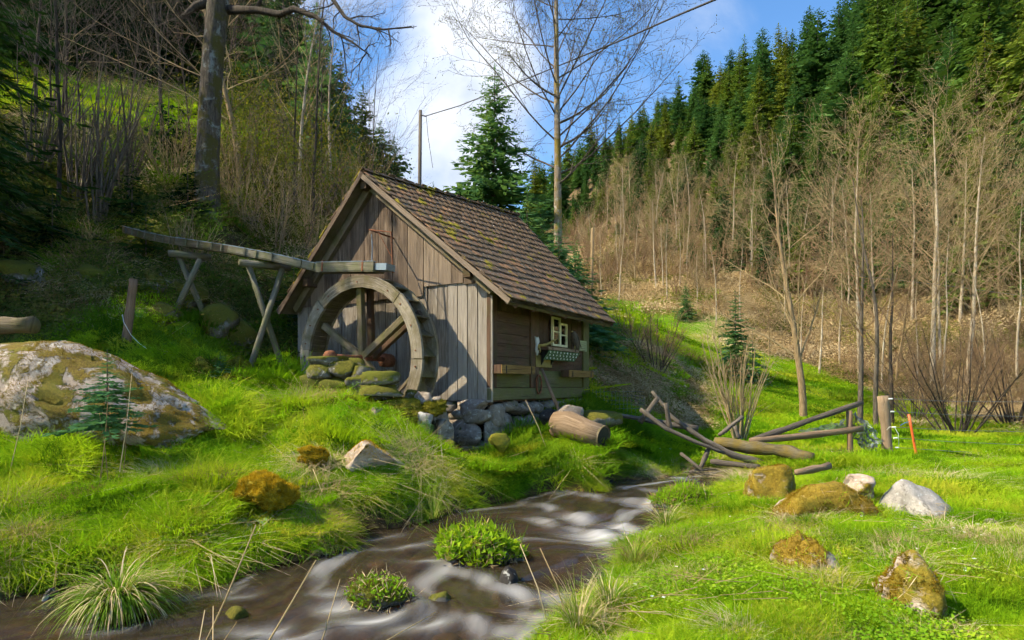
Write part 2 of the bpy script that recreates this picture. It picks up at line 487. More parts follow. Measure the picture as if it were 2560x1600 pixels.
M['leafy'] = leaf_mat('yellow_green_leaves', [(0.25, (0.11, 0.25, 0.012)), (0.5, (0.20, 0.36, 0.018)), (0.75, (0.33, 0.46, 0.03))], 0.4, 0.5, 1.5, 0.5)
M['dryleaf'] = leaf_mat('straw', [(0.25, (0.24, 0.16, 0.07)), (0.5, (0.42, 0.31, 0.15)), (0.75, (0.58, 0.46, 0.27))], 0.2, 0.7, 2.0, 0.7, (1, 1, 0.8))
M['sedge'] = leaf_mat('sedge_blades', [(0.2, (0.06, 0.15, 0.012)), (0.5, (0.13, 0.24, 0.02)), (0.75, (0.33, 0.33, 0.10))], 0.35, 0.45, 8.0, 0.3)
M['rush'] = leaf_mat('rush_blades', [(0.25, (0.09, 0.17, 0.02)), (0.5, (0.22, 0.27, 0.05)), (0.75, (0.40, 0.30, 0.12))], 0.3, 0.5, 9.0, 0.3)
M['dockleaf'] = leaf_mat('pale_broad_leaves', [(0.25, (0.16, 0.28, 0.10)), (0.75, (0.30, 0.42, 0.20))], 0.35, 0.4, 3.0, 0.3)
M['spruce_far'] = leaf_mat('far_spruce_needles', [(0.2, (0.050, 0.105, 0.024)), (0.4, (0.080, 0.145, 0.026)), (0.6, (0.112, 0.172, 0.027)), (0.85, (0.165, 0.195, 0.030))], 0.28, 0.7, 0.12, 0.65, (1.1, 1.1, 0.7))
M['spruce_blue'] = leaf_mat('blue_green_fir_needles', [(0.25, (0.042, 0.10, 0.032)), (0.6, (0.066, 0.138, 0.038)), (0.85, (0.095, 0.168, 0.044))], 0.28, 0.7, 0.3, 0.6, (1, 1.1, 0.8))
M['spruce_near'] = leaf_mat('near_spruce_needles', [(0.25, (0.045, 0.12, 0.06)), (0.5, (0.085, 0.19, 0.075)), (0.8, (0.17, 0.27, 0.07))], 0.35, 0.6, 1.5, 0.15, (1.1, 1.1, 0.7))
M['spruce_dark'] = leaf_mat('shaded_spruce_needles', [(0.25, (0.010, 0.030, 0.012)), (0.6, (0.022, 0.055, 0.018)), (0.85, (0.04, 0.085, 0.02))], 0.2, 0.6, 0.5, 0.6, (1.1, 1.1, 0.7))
M['young_green'] = leaf_mat('fresh_shrub_leaves', [(0.25, (0.07, 0.085, 0.018)), (0.6, (0.13, 0.15, 0.025)), (0.85, (0.22, 0.23, 0.035))], 0.4, 0.6, 0.6, 0.5)
M['ivy'] = leaf_mat('dark_undergrowth_leaves', [(0.25, (0.04, 0.065, 0.014)), (0.55, (0.085, 0.115, 0.022)), (0.8, (0.17, 0.15, 0.035))], 0.3, 0.5, 0.7, 0.5)
M['bud'] = leaf_mat('opening_buds', [(0.3, (0.10, 0.12, 0.03)), (0.7, (0.20, 0.20, 0.06))], 0.3, 0.6, 1.0, 0.3)

def bark(name, lo, hi, moss=None, ma=0.0, lich=None, sc=6.0):
    N = NT(name)
    p = vadd(N, N.pos(), 7.1)
    g = N.noise(N.map(p, (sc * 3.6, sc * 3.6, sc * 0.8)), 1.0, 6, 0.7, 0.7)
    col = N.ramp(g, [(0.38, lo), (0.62, hi)])
    col = N.mix(N.rng(N.rand(), 0, 1, 0, 0.35), col, N.mix(N.rand(), lo, hi))
    if lich:
        col = N.mix(N.rng(N.noise(p, 2.6, 6, 0.7, 0.6), 0.54, 0.62, 0, 0.85), col, lich)
    if moss:
        col = N.mix(N.rng(N.noise(p, 2.1, 6, 0.7), 0.72 - ma * 0.4, 0.80 - ma * 0.4, 0, 0.9), col, moss)
    return N.done(N.principled(col, 0.9, N.bump(g, 1.0, 0.06), 0.2))
M['bark_big'] = bark('lichened_bark', (0.03, 0.025, 0.018), (0.12, 0.10, 0.075), (0.07, 0.062, 0.012), 0.6, (0.22, 0.24, 0.22), 5)
M['bark_alder'] = bark('mossy_alder_bark', (0.10, 0.075, 0.05), (0.27, 0.215, 0.15), (0.19, 0.14, 0.02), 0.55, (0.40, 0.37, 0.31), 6)
M['bark_pale'] = bark('pale_bark', (0.22, 0.175, 0.115), (0.50, 0.42, 0.30), None, 0, (0.50, 0.45, 0.36), 3)
M['bark_tan'] = bark('tan_bark', (0.15, 0.105, 0.055), (0.33, 0.24, 0.13), None, 0, None, 4)
M['bark_grey'] = bark('grey_brown_bark', (0.055, 0.045, 0.034), (0.16, 0.135, 0.105), (0.09, 0.085, 0.02), 0.2, None, 5)
M['bark_dark'] = bark('dark_bark', (0.025, 0.02, 0.015), (0.085, 0.068, 0.05), (0.06, 0.06, 0.012), 0.25, None, 5)
M['bark_spruce'] = bark('spruce_bark', (0.05, 0.038, 0.028), (0.13, 0.105, 0.08), None, 0, None, 5)
M['twig_brown'] = bark('red_brown_twigs', (0.14, 0.085, 0.045), (0.32, 0.21, 0.115), None, 0, None, 4)
M['twig_tan'] = bark('tan_twigs', (0.22, 0.165, 0.08), (0.44, 0.34, 0.18), None, 0, None, 4)

# ------------------------------------------------------------------ terrain
ANCH = {
 -1500: [(1.2, .1), (2.5, .2), (5, .9), (8, 2.6), (12, 6), (20, 12), (40, 22), (90, 42), (300, 85), (900, 110)],
 -500: [(1.2, -.2), (2.5, -.1), (4.5, .0), (6, .7), (8, 1.5), (11, 3.0), (16, 7.0), (25, 12.5), (45, 22), (90, 40), (300, 82), (900, 100)],
 0: [(1.2, -.3), (3.5, -.25), (5.3, -.1), (6.3, .3), (8, .95), (9.5, 1.5), (11, 2.2), (13, 3.6), (17, 7.0), (30, 15.5), (45, 24), (90, 42), (300, 80), (900, 100)],
 300: [(3.5, -.3), (5.6, -.12), (6.5, .22), (8, .72), (9.5, 1.35), (11.5, 2.2), (13, 3.3), (17, 6.3), (30, 14.5), (45, 23), (90, 42), (300, 78)],
 520: [(1.2, -.3), (4, -.3), (5.8, -.1), (7, .35), (9, .95), (11.5, 1.8), (13.5, 2.6), (15, 4.2), (17, 6.0), (22, 8.8), (30, 13.5), (45, 22), (90, 40), (300, 76)],
 750: [(4.5, -.3), (6.3, -.1), (7.5, .35), (9, .75), (10.7, 1.3), (12.5, 1.5), (15, 2.3), (17, 4.0), (22, 7.5), (30, 11.5), (50, 19), (100, 36), (300, 76)],
 850: [(10, 1.08), (10.8, 1.25)],
 950: [(1.2, -.3), (4.5, -.3), (7, .0), (8.2, .4), (9.5, .75), (10.6, 1.0), (12, 1.1), (16, 1.8), (20, 4), (30, 8), (50, 13), (100, 26), (300, 80)],
 1180: [(10.2, .26), (11, .12)],
 1100: [(4.6, -.35), (8.2, .05), (8.8, .36), (10, .40), (11, .30), (13, .7), (17, 1.6), (22, 3.6), (40, 6.5), (100, 16), (200, 40), (300, 82), (900, 110)],
 1300: [(1.2, -.2), (4.6, -.35), (8.4, -.05), (9.3, .16), (10.5, .22), (12, .42), (14, .9), (20, 2.8), (30, 4.6), (60, 8), (100, 15), (200, 45), (300, 82)],
 1500: [(4.6, -.3), (8.6, -.05), (9.8, .15), (11, .35), (13, .7), (15.5, 1.25), (18, 2.2), (22, 3.6), (28, 5.0), (40, 7.0), (60, 13.5), (90, 27), (150, 52), (230, 83), (300, 95)],
 1700: [(1.2, -.1), (4, -.1), (6.5, -.12), (9, -.18), (11, -.14), (12, -.02), (13.5, .12), (16, .5), (18, .85), (22, 1.8), (27, 3.1), (35, 5.0), (50, 10.5), (70, 21), (110, 41), (170, 72), (300, 95)],
 1900: [(4, -.06), (6.5, -.08), (9, -.13), (11, -.08), (13, .08), (16, .3), (20, .8), (25, 1.6), (30, 2.6), (40, 6.8), (60, 17), (90, 35), (140, 65), (300, 90), (900, 110)],
 2100: [(1.2, -.05), (4, -.05), (7, -.06), (10, -.02), (12.5, .1), (16, .2), (20, .5), (25, 1.0), (30, 2.0), (40, 6.5), (60, 19), (85, 37), (115, 54), (300, 86)],
 2300: [(4, -.05), (8, -.05), (10, .0), (13, .1), (18, .2), (24, .6), (30, 2.2), (40, 8), (60, 24), (90, 49), (130, 60), (300, 84)],
 2560: [(1.2, -.05), (4, -.05), (8, .0), (13, .15), (18, .4), (24, 1.4), (30, 4), (40, 12), (60, 29), (85, 48), (130, 62), (300, 84)],
 3300: [(1.2, .2), (2.5, .2), (5, .3), (10, .5), (15, 1.5), (25, 5), (40, 12), (60, 22), (100, 42), (300, 84), (900, 110)],
 4400: [(1.2, .2), (2.5, .2), (5, .4), (10, 1), (15, 2.5), (25, 7), (40, 15), (100, 44), (300, 86), (900, 110)],
}
pts_ = []
for px, lst in ANCH.items():
    for Y, z in lst:
        pts_.append(((px - 1280) / FPX, math.log(Y), (z - CAM_Z) / Y))
pts_ = np.array(pts_)
def _tps_k(a, b):
    d2 = (a[:, None, 0] - b[None, :, 0]) ** 2 * 1.6 + (a[:, None, 1] - b[None, :, 1]) ** 2
    return d2 * np.log(d2 + 1e-9) * 0.5
nA = len(pts_)
A_ = np.zeros((nA + 3, nA + 3))
A_[:nA, :nA] = _tps_k(pts_[:, :2], pts_[:, :2]) + np.eye(nA) * 3e-4
A_[:nA, nA:] = np.c_[np.ones(nA), pts_[:, :2]]
A_[nA:, :nA] = A_[:nA, nA:].T
TPS_C = np.linalg.solve(A_, np.r_[pts_[:, 2], 0, 0, 0])
def base_h(x, y):
    y = np.maximum(y, 1.0)
    q = np.c_[x / y, np.log(y)]
    out = np.empty(len(q))
    for i in range(0, len(q), 20000):
        c = q[i:i + 20000]
        out[i:i + 20000] = _tps_k(c, pts_[:, :2]) @ TPS_C[:nA] + np.c_[np.ones(len(c)), c] @ TPS_C[nA:]
    return out * y + CAM_Z

# stream outline (waterlines of the two banks), from the far bend down to the lower left
def water_z(y): return -0.485 + 0.03 * np.asarray(y)
def on_water(px, py):
    Y = 1.985 / ((py - HOR) / FPX + 0.03)
    return ((px - 1280) / FPX * Y, Y)
LEFT_B = [on_water(*p) for p in ((1990, 1143), (1884, 1153), (1780, 1160), (1704, 1175), (1651, 1196), (1508, 1201), (1500, 1232), (1365, 1227), (1259, 1243), (1150, 1275),
                                 (1037, 1307), (900, 1328), (870, 1365), (677, 1418), (476, 1462), (300, 1440), (127, 1472), (0, 1500), (-250, 1540), (-700, 1640), (-1500, 1760))]
RIGHT_B = [on_water(*p) for p in ((2000, 1152), (1900, 1166), (1852, 1186), (1799, 1228), (1746, 1270), (1683, 1301), (1587, 1365), (1535, 1418), (1513, 1471), (1450, 1524),
                                  (1385, 1590), (1300, 1680), (1100, 1850), (700, 2050), (0, 2250), (-1200, 2400))]
POLY = np.array(LEFT_B + RIGHT_B[::-1])
def poly_sdf(x, y, P):
    """signed distance to polygon P, negative inside"""
    d = np.full(x.shape, 1e9); inside = np.zeros(x.shape, bool)
    n = len(P)
    for i in range(n):
        a = P[i]; b = P[(i + 1) % n]
        e = b - a
        t = np.clip(((x - a[0]) * e[0] + (y - a[1]) * e[1]) / (e @ e), 0, 1)
        d = np.minimum(d, (x - a[0] - t * e[0]) ** 2 + (y - a[1] - t * e[1]) ** 2)
        c = ((a[1] > y) != (b[1] > y))
        with np.errstate(divide='ignore', invalid='ignore'):
            inside ^= c & (x < (b[0] - a[0]) * (y - a[1]) / (b[1] - a[1] + 1e-12) + a[0])
    d = np.sqrt(d)
    return np.where(inside, -d, d)
def stream_sdf(x, y):
    s = np.full(np.shape(x), 5.0)
    m = (np.asarray(y) < 17) & (np.abs(x) < 12)
    if m.any():
        xx = x[m]; yy = y[m]
        s[m] = poly_sdf(xx + 0.10 * vnoise(xx * 2.2, yy * 2.2, s=3) + 0.04 * vnoise(xx * 6, yy * 6, s=4), yy + 0.10 * vnoise(xx * 2.2 + 9, yy * 2.2, s=5), POLY)
    return s

# the mill's own axes: s runs along the side wall, t along the gable
CORNER = Vector((-0.40, 11.40, 0.0))
UX = Vector((0.5135, 0.8581, 0.0)).normalized()
VX = Vector((-UX.y, UX.x, 0.0))
def H(s, t, z=0.0):
    return CORNER + UX * s + VX * t + Vector((0, 0, z))
def hut_st(x, y):
    dx = x - CORNER.x; dy = y - CORNER.y
    return dx * UX.x + dy * UX.y, dx * VX.x + dy * VX.y
def sstep(a, b, v):
    t = np.clip((v - a) / (b - a), 0, 1)
    return t * t * (3 - 2 * t)

MEADOW_PX = [-1500, -300, 0, 300, 520, 750, 950, 1300, 1470, 1490, 1560, 1700, 1900, 2080, 2200, 2560, 4400]
MEADOW_Y = [7.5, 8.5, 10.5, 12.3, 13.2, 13.0, 14, 15, 18, 45, 45, 38, 33.5, 30, 26, 17.5, 16]
def meadow_mask(x, y):
    px = 1280 + FPX * x / np.maximum(y, 0.5)
    ym = np.interp(px, MEADOW_PX, MEADOW_Y)
    w = fbm(x * 0.35, y * 0.35, s=11, o=3) * 0.10
    m = 1 - sstep(-0.04, 0.05, np.log(np.maximum(y, 0.5) / ym) + w * np.where(y > 15, 1, 0.8))
    strip = sstep(25.5, 26.5, y) * (1 - sstep(31, 34, y)) * sstep(-60, 60, px) * (1 - sstep(520, 640, px))
    return np.maximum(m, strip)

def ground_h(x, y):
    x = np.asarray(x, float); y = np.asarray(y, float)
    h = base_h(x, y)
    px = 1280 + FPX * x / np.maximum(y, 0.5)
    near = 1 - sstep(16, 24, y)
    left = 1 - sstep(0.2, 1.2, x - (y - 8) * 0.35)
    # hummocks
    h = h + near * (0.4 + 0.7 * left) * (0.11 * fbm(x * 1.1 + 4, y * 1.1, s=21, o=2) + 0.075 * fbm(x * 2.7, y * 2.7, s=22, o=2))
    h = h + (1 - near) * fbm(x * 0.12, y * 0.12, s=23, o=4) * np.minimum(y, 160) * 0.012
    hill = (1 - sstep(600, 900, px)) * sstep(10.5, 13.5, y) * (1 - sstep(30, 45, y))
    h = h + hill * (0.28 * fbm(x * 0.9, y * 0.9, s=24, o=4))
    emb = sstep(1480, 1560, px) * (1 - sstep(1640, 1760, px)) * sstep(15.5, 18, y) * (1 - sstep(23, 28, y))
    h = h + emb * 0.2 * fbm(x * 0.7, y * 0.7, s=25, o=3)
    # carve the stream bed
    s = stream_sdf(x, y)
    wz = water_z(y)
    steep = np.where(x < (y - 8) * 0.35 + 0.5, 0.16, 0.34)
    bank = wz + (h - wz) * (1 - np.exp(-np.maximum(s, 0) / steep)) - 0.02
    lip = np.where(s > 0, np.maximum(bank, wz + 0.02), 0)
    bed = wz - 0.03 - 0.17 * (1 - np.exp(s / 0.30)) + 0.05 * fbm(x * 4, y * 4, s=31, o=3)
    near_s = s < 3.0
    h = np.where(near_s, np.where(s > 0, np.where(h > wz, lip, wz + 0.03), bed), h)
    # level the mill's footprint and the wheel pit
    hs, ht = hut_st(x, y)
    ins = sstep(-0.02, 0.12, hs) * (1 - sstep(4.3, 4.6, hs)) * sstep(0.0, 0.15, ht) * (1 - sstep(4.7, 5.0, ht))
    h = np.where(ins > 0, h * (1 - ins) + np.minimum(h, 0.55) * ins, h)
    pit = sstep(-1.45, -1.22, hs) * (1 - sstep(0.0, 0.2, hs)) * sstep(0.45, 0.75, ht) * (1 - sstep(3.9, 4.2, ht))
    h = np.where(pit > 0, h * (1 - pit) + np.minimum(h, 0.35) * pit, h)
    return h

NU, NV = 560, 540
uu = np.sinh(np.linspace(-1, 1, NU) * 1.4) / np.sinh(1.4) * 2.2
vv_raw = np.array([math.log(0.9), math.log(3.2), math.log(16.0), math.log(45.0), math.log(950.0)])
vv = np.interp(np.linspace(0, 1, NV), [0, 0.07, 0.66, 0.84, 1.0], vv_raw)
GU, GV = np.meshgrid(uu, vv)
GY = np.exp(GV); GX = GU * GY
GZ = ground_h(GX.ravel(), GY.ravel()).reshape(GX.shape)
def gz(x, y):
    """height of the ground mesh at x, y (bilinear)"""
    x = np.atleast_1d(np.asarray(x, float)); y = np.atleast_1d(np.asarray(y, float))
    y = np.clip(y, 0.91, 940)
    u = np.clip(x / y, uu[0] + 1e-4, uu[-1] - 1e-4); v = np.log(y)
    i = np.clip(np.searchsorted(uu, u) - 1, 0, NU - 2); j = np.clip(np.searchsorted(vv, v) - 1, 0, NV - 2)
    fu = (u - uu[i]) / (uu[i + 1] - uu[i]); fv = (v - vv[j]) / (vv[j + 1] - vv[j])
    return (GZ[j, i] * (1 - fu) * (1 - fv) + GZ[j, i + 1] * fu * (1 - fv) + GZ[j + 1, i] * (1 - fu) * fv + GZ[j + 1, i + 1] * fu * fv)
def G(x, y): return float(gz(x, y)[0])
def GP(px, Y, dz=0.0):
    x = (px - 1280) / FPX * Y
    return Vector((x, Y, G(x, Y) + dz))

def mk_ground():
    N = NT('meadow_and_forest_floor')
    p = N.pos()
    n1 = N.noise(p, 0.9, 6, 0.65); n2 = N.noise(p, 9.0, 6, 0.7); n3 = N.noise(p, 45, 4, 0.7)
    grass = N.ramp(n2, [(0.3, (0.055, 0.12, 0.010)), (0.5, (0.11, 0.22, 0.012)), (0.7, (0.20, 0.28, 0.018))])
    grass = N.mix(N.rng(n1, 0.55, 0.7, 0, 0.5), grass, (0.22, 0.20, 0.03))
    far = N.attr('far')
    soil = N.ramp(n2, [(0.3, (0.020, 0.013, 0.007)), (0.5, (0.05, 0.034, 0.017)), (0.72, (0.115, 0.08, 0.038))])
    litter = N.ramp(n3, [(0.3, (0.05, 0.035, 0.018)), (0.5, (0.115, 0.08, 0.042)), (0.7, (0.21, 0.15, 0.08))])
    mossy = N.ramp(n2, [(0.3, (0.03, 0.036, 0.008)), (0.6, (0.085, 0.088, 0.014)), (0.8, (0.16, 0.14, 0.022))])
    floor = N.mix(N.attr('litter'), N.mix(N.rng(n1, 0.38, 0.6), mossy, soil), litter)
    col = N.mix(N.attr('meadow'), floor, grass)
    bed = N.ramp(N.noise(p, 6.0, 5, 0.6), [(0.3, (0.03, 0.018, 0.008)), (0.48, (0.13, 0.075, 0.024)), (0.7, (0.34, 0.20, 0.06))])
    col = N.mix(N.attr('bank'), col, N.mix(N.rng(n2, 0.35, 0.6), (0.022, 0.015, 0.008), (0.075, 0.052, 0.026)))
    col = N.mix(N.attr('bed'), col, bed)
    return N.done(N.principled(col, 0.95, N.bump(N.math('ADD', n2, N.math('MULTIPLY', n3, 0.4)), 0.8, 0.05), 0.1))
S_ = stream_sdf(GX.ravel(), GY.ravel())
PXg = 1280 + FPX * GX.ravel() / GY.ravel()
md = meadow_mask(GX.ravel(), GY.ravel())
emb_ = sstep(1510, 1570, PXg) * (1 - sstep(1690, 1790, PXg)) * sstep(16, 17.5, GY.ravel()) * (1 - sstep(21, 24, GY.ravel()))
emb_ = emb_ * sstep(-0.15, 0.15, fbm(GX.ravel() * 0.8, GY.ravel() * 0.8, s=41, o=3) + 0.1)
md = md * (1 - 0.95 * emb_)
lit_ = sstep(1250, 1500, PXg) * sstep(14, 18, GY.ravel())
lit_ = np.maximum(lit_, emb_ * 0.7) * 0.95
idx = np.arange(NU * NV).reshape(NV, NU)
F = np.stack([idx[:-1, :-1], idx[:-1, 1:], idx[1:, 1:], idx[1:, :-1]], -1).reshape(-1, 4)
me = npmesh('ground', np.stack([GX, GY, GZ], -1).reshape(-1, 3), F, mk_ground(), True,
            {'meadow': md, 'litter': lit_, 'bed': sstep(0.05, -0.04, S_), 'bank': sstep(0.22, 0.02, S_), 'far': sstep(16, 40, GY.ravel())})
tag(link('ground', me), 'green stream meadow and wooded valley sides', kind='structure')

# ------------------------------------------------------------------ the stream
FOAM = [  # px, py, length, width, strength : white water where the stream drops over stones
 (1640, 1262, 75, 13, 1.0), (1590, 1255, 60, 9, .8), (1440, 1292, 70, 13, .85), (1360, 1300, 55, 9, .6), (1500, 1340, 90, 18, 1.0), (1560, 1322, 60, 12, .8), (1460, 1325, 60, 9, .5),
 (1380, 1270, 60, 8, .4), (1560, 1390, 60, 14, .5), (1010, 1370, 90, 10, .45), (1110, 1400, 90, 9, .6), (1200, 1440, 90, 9, .65), (1290, 1478, 90, 10, .7), (1390, 1500, 70, 18, .5),
 (860, 1520, 75, 22, 1.0), (930, 1555, 110, 16, .9), (1060, 1568, 110, 14, .65), (1180, 1558, 90, 13, .5), (1290, 1590, 90, 15, .5), (650, 1583, 90, 15, .8), (740, 1600, 90, 13, .7),
 (290, 1575, 80, 12, .5), (210, 1565, 50, 10, .35), (600, 1490, 50, 10, .45), (820, 1480, 45, 14, .55), (1480, 1240, 60, 7, .3), (1330, 1540, 60, 10, .45), (1620, 1225, 50, 6, .3), (1700, 1195, 60, 5, .3), (960, 1345, 60, 9, .35)]
xs = np.arange(-7.0, 6.5, 0.035); ys = np.arange(2.2, 14.5, 0.035)
WX, WY = np.meshgrid(xs, ys)
sd = stream_sdf(WX.ravel(), WY.ravel()).reshape(WX.shape)
# flow direction: towards the lower left, along the banks
mid = np.array([((a[0] + b[0]) / 2, (a[1] + b[1]) / 2) for a, b in zip([LEFT_B[i] for i in (0, 3, 6, 8, 10, 12, 14, 16, 18)], [RIGHT_B[i] for i in (0, 2, 4, 6, 7, 9, 11, 12, 13)])])
dxy = np.gradient(mid, axis=0); dxy /= np.linalg.norm(dxy, axis=1)[:, None]
wgt = np.stack([1.0 / ((WX - m[0]) ** 2 + (WY - m[1]) ** 2 + 0.05) ** 1.5 for m in mid]); wgt /= wgt.sum(0)
fx = (wgt * dxy[:, 0][:, None, None]).sum(0); fy = (wgt * dxy[:, 1][:, None, None]).sum(0)
nn = np.hypot(fx, fy) + 1e-6; fx /= nn; fy /= nn
al = WX * fx + WY * fy; ac = -WX * fy + WY * fx
al = al + 0.25 * vnoise(WX * 1.3, WY * 1.3, s=51); ac = ac + 0.10 * vnoise(WX * 1.9, WY * 1.9, s=52)
rip = fbm(al * 0.9, ac * 3.2, s=53, o=3)
foam = np.zeros(WX.shape)
drop = np.zeros(WX.shape)
for px, py, ln, wd, st in FOAM:
    x0, y0 = on_water(px, py)
    k = y0 / FPX
    ddx = WX - x0; ddy = WY - y0
    i0 = np.argmin((mid[:, 0] - x0) ** 2 + (mid[:, 1] - y0) ** 2)
    f0 = dxy[i0] * 0.55 + np.array([-0.55 if px < 1150 else 0.75, -0.08])
    f0 = f0 / np.linalg.norm(f0)
    a = ddx * f0[0] + ddy * f0[1]; c = -ddx * f0[1] + ddy * f0[0]
    c = c + 0.30 * a * a / (ln * k) + 0.025 * vnoise(WX * 3.1, WY * 3.1, s=61)
    g = np.exp(-(a / (ln * k * 0.8)) ** 2 - (c / (wd * k * 2.6)) ** 2)
    foam = np.maximum(foam, st * g)
    drop += 0.05 * st * np.exp(-((a) / (ln * k)) ** 2) * np.tanh(c / (wd * k * 2)) * np.exp(-(c / (wd * k * 5)) ** 2)
foam = foam * np.clip(0.8 + 0.5 * fbm(al * 0.9, ac * 5, s=54, o=2), 0, 1.3)
foam = foam * .40 + np.clip(fbm(al * 0.55, ac * 3.2, s=55, o=3) - 0.5, 0, 1) * 0.25
foam = np.clip(foam, 0, 1) * sstep(0.02, -0.12, sd)
WZ = water_z(WY) + 0.022 * rip + 0.010 * fbm(al * 2.4, ac * 6, s=56, o=2) + drop
keep = sd < 0.45
ids = -np.ones(WX.size, int)
q = np.arange(WX.size).reshape(WX.shape)
fq = np.stack([q[:-1, :-1], q[:-1, 1:], q[1:, 1:], q[1:, :-1]], -1).reshape(-1, 4)
fq = fq[keep.ravel()[fq].all(1)]
used = np.unique(fq); ids[used] = np.arange(len(used)); fq = ids[fq]
Vw = np.stack([WX, WY, WZ], -1).reshape(-1, 3)[used]
def mk_water():
    N = NT('brown_stream_water')
    p = N.pos()
    geo = N.n('ShaderNodeNewGeometry')
    cv = N.n('ShaderNodeCombineXYZ'); N.l(N.attr('along'), cv.inputs[0]); N.l(N.attr('across'), cv.inputs[1])
    streak = N.noise(N.map(cv.outputs[0], (1.6, 12, 1)), 1.0, 5, 0.6, 0.4)
    bmp = N.bump(N.math('ADD', streak, N.math('MULTIPLY', N.noise(N.map(cv.outputs[0], (2.5, 5, 1)), 1.0, 2), 1.5)), 0.35, 0.03)
    gl = N.n('ShaderNodeBsdfGlossy'); gl.inputs['Roughness'].default_value = 0.16; N.l(bmp, gl.inputs['Normal'])
    tr = N.n('ShaderNodeBsdfTransparent'); tr.inputs['Color'].default_value = (0.47, 0.36, 0.24, 1)
    body = N.n('ShaderNodeBsdfDiffuse')
    N.l(N.ramp(streak, [(0.3, (0.032, 0.026, 0.019)), (0.7, (0.085, 0.066, 0.045))]), body.inputs['Color'])
    m0 = N.n('ShaderNodeMixShader'); m0.inputs[0].default_value = 0.42; N.l(tr.outputs[0], m0.inputs[1]); N.l(body.outputs[0], m0.inputs[2])
    fr = N.n('ShaderNodeFresnel'); fr.inputs['IOR'].default_value = 1.33; N.l(bmp, fr.inputs['Normal'])
    m1 = N.n('ShaderNodeMixShader'); N.l(N.math('MULTIPLY', fr.outputs[0], 1.0), m1.inputs[0]); N.l(m0.outputs[0], m1.inputs[1]); N.l(gl.outputs[0], m1.inputs[2])
    fo = N.n('ShaderNodeBsdfDiffuse'); fo.inputs['Color'].default_value = (0.74, 0.76, 0.78, 1)
    fm = N.math('MULTIPLY', N.attr('foam'), N.rng(streak, 0.2, 0.6, 0.8, 1.0))
    m2 = N.n('ShaderNodeMixShader'); N.l(fm, m2.inputs[0]); N.l(m1.outputs[0], m2.inputs[1]); N.l(fo.outputs[0], m2.inputs[2])
    return N.done(m2.outputs[0])
me = npmesh('stream', Vw, fq, mk_water(), True, {'foam': foam.ravel()[used], 'along': al.ravel()[used], 'across': ac.ravel()[used]})
tag(link('stream', me), 'brown shallow stream with silky white riffles', kind='structure')

# ------------------------------------------------------------------ the mill
RA = Vector((0.0, 10.753, 3.017))            # roof: front eave corner, right slope
RB = Vector((-3.047, 12.577, 5.849))         # front end of the ridge
RD = Vector((0.156, 17.3, 6.225))            # rear end of the ridge
RE = Vector((2.427, 14.81, 3.000))           # rear eave corner, right slope
RF = Vector((-5.228, 13.88, 3.159))          # front eave corner, left slope
RG = RF + (RD - RB) + Vector((0.0, 0.0, -0.1))
T_APEX = 2.876
def roofz(t):
    return 5.849 - 0.797 * (T_APEX - t) if t < T_APEX else 5.849 - 1.059 * (t - T_APEX)
def px_t(px, s=0.0):
    r = (px - 1280) / FPX
    c = CORNER + UX * s
    return -(-c.x + c.y * r) / (UX.y + VX.y * r) if True else 0
def px_s(px, t=0.0):
    r = (px - 1280) / FPX
    c = CORNER + VX * t
    return (r * c.y - c.x) / (UX.x - UX.y * r)
def side_z(px, py, t=0.0):
    s = px_s(px, t)
    y = (H(s, t)).y
    return CAM_Z - (py - HOR) / FPX * y
Z1 = Vector((0, 0, 1))

mill = empty('mill', H(2.2, 2.4, 0.9), 'small weathered wooden watermill with steep mossy tiled roof on stone footing', 'mill')
WALL_S = 4.45
T_END = 4.95
# --- gable wall: grey boards below, overlapping brown boards above
gab = MB()
gab.prism([H(0.10, 0.05, 1.15), H(0.10, T_END, 1.15), H(0.10, T_END, roofz(T_END) - 0.25), H(0.10, T_APEX, roofz(T_APEX) - 0.25), H(0.10, 0.05, roofz(0.05) - 0.25)], UX * 0.06, VX, Z1)
gable = gab.build('gable_wall', M['dark_wood'], mill)
rnd = random.Random(3)
low = [1226, 1193, 1168, 1143, 1119, 1093, 1068, 1041, 1016, 990, 962, 936, 910, 881, 852, 823, 795, 768, 742, 716, 690]
for a, b in zip(low[:-1], low[1:]):
    t0, t1 = px_t(a) + rnd.uniform(.005, .014), px_t(b) - rnd.uniform(.004, .012)
    if t0 > T_END: break
    if a == 1226: t0 = -0.035
    zt = 3.50
    zb = 1.215 + rnd.uniform(-0.03, 0.02)
    s0 = 0.02 + rnd.uniform(-0.012, 0.008)
    tilt = rnd.uniform(-0.006, 0.006)
    m = MB().prism([H(s0, t0, zb), H(s0, t1, zb + rnd.uniform(-.015, .015)), H(s0, t1 + tilt, zt), H(s0, t0 + tilt, zt)], UX * 0.03, VX, Z1)
    m.build('plank', M['grey_wood'], gable)
upp = [1226, 1192, 1160, 1130, 1098, 1060, 1021, 983, 949, 913, 879, 846, 812, 778, 745, 712, 680]
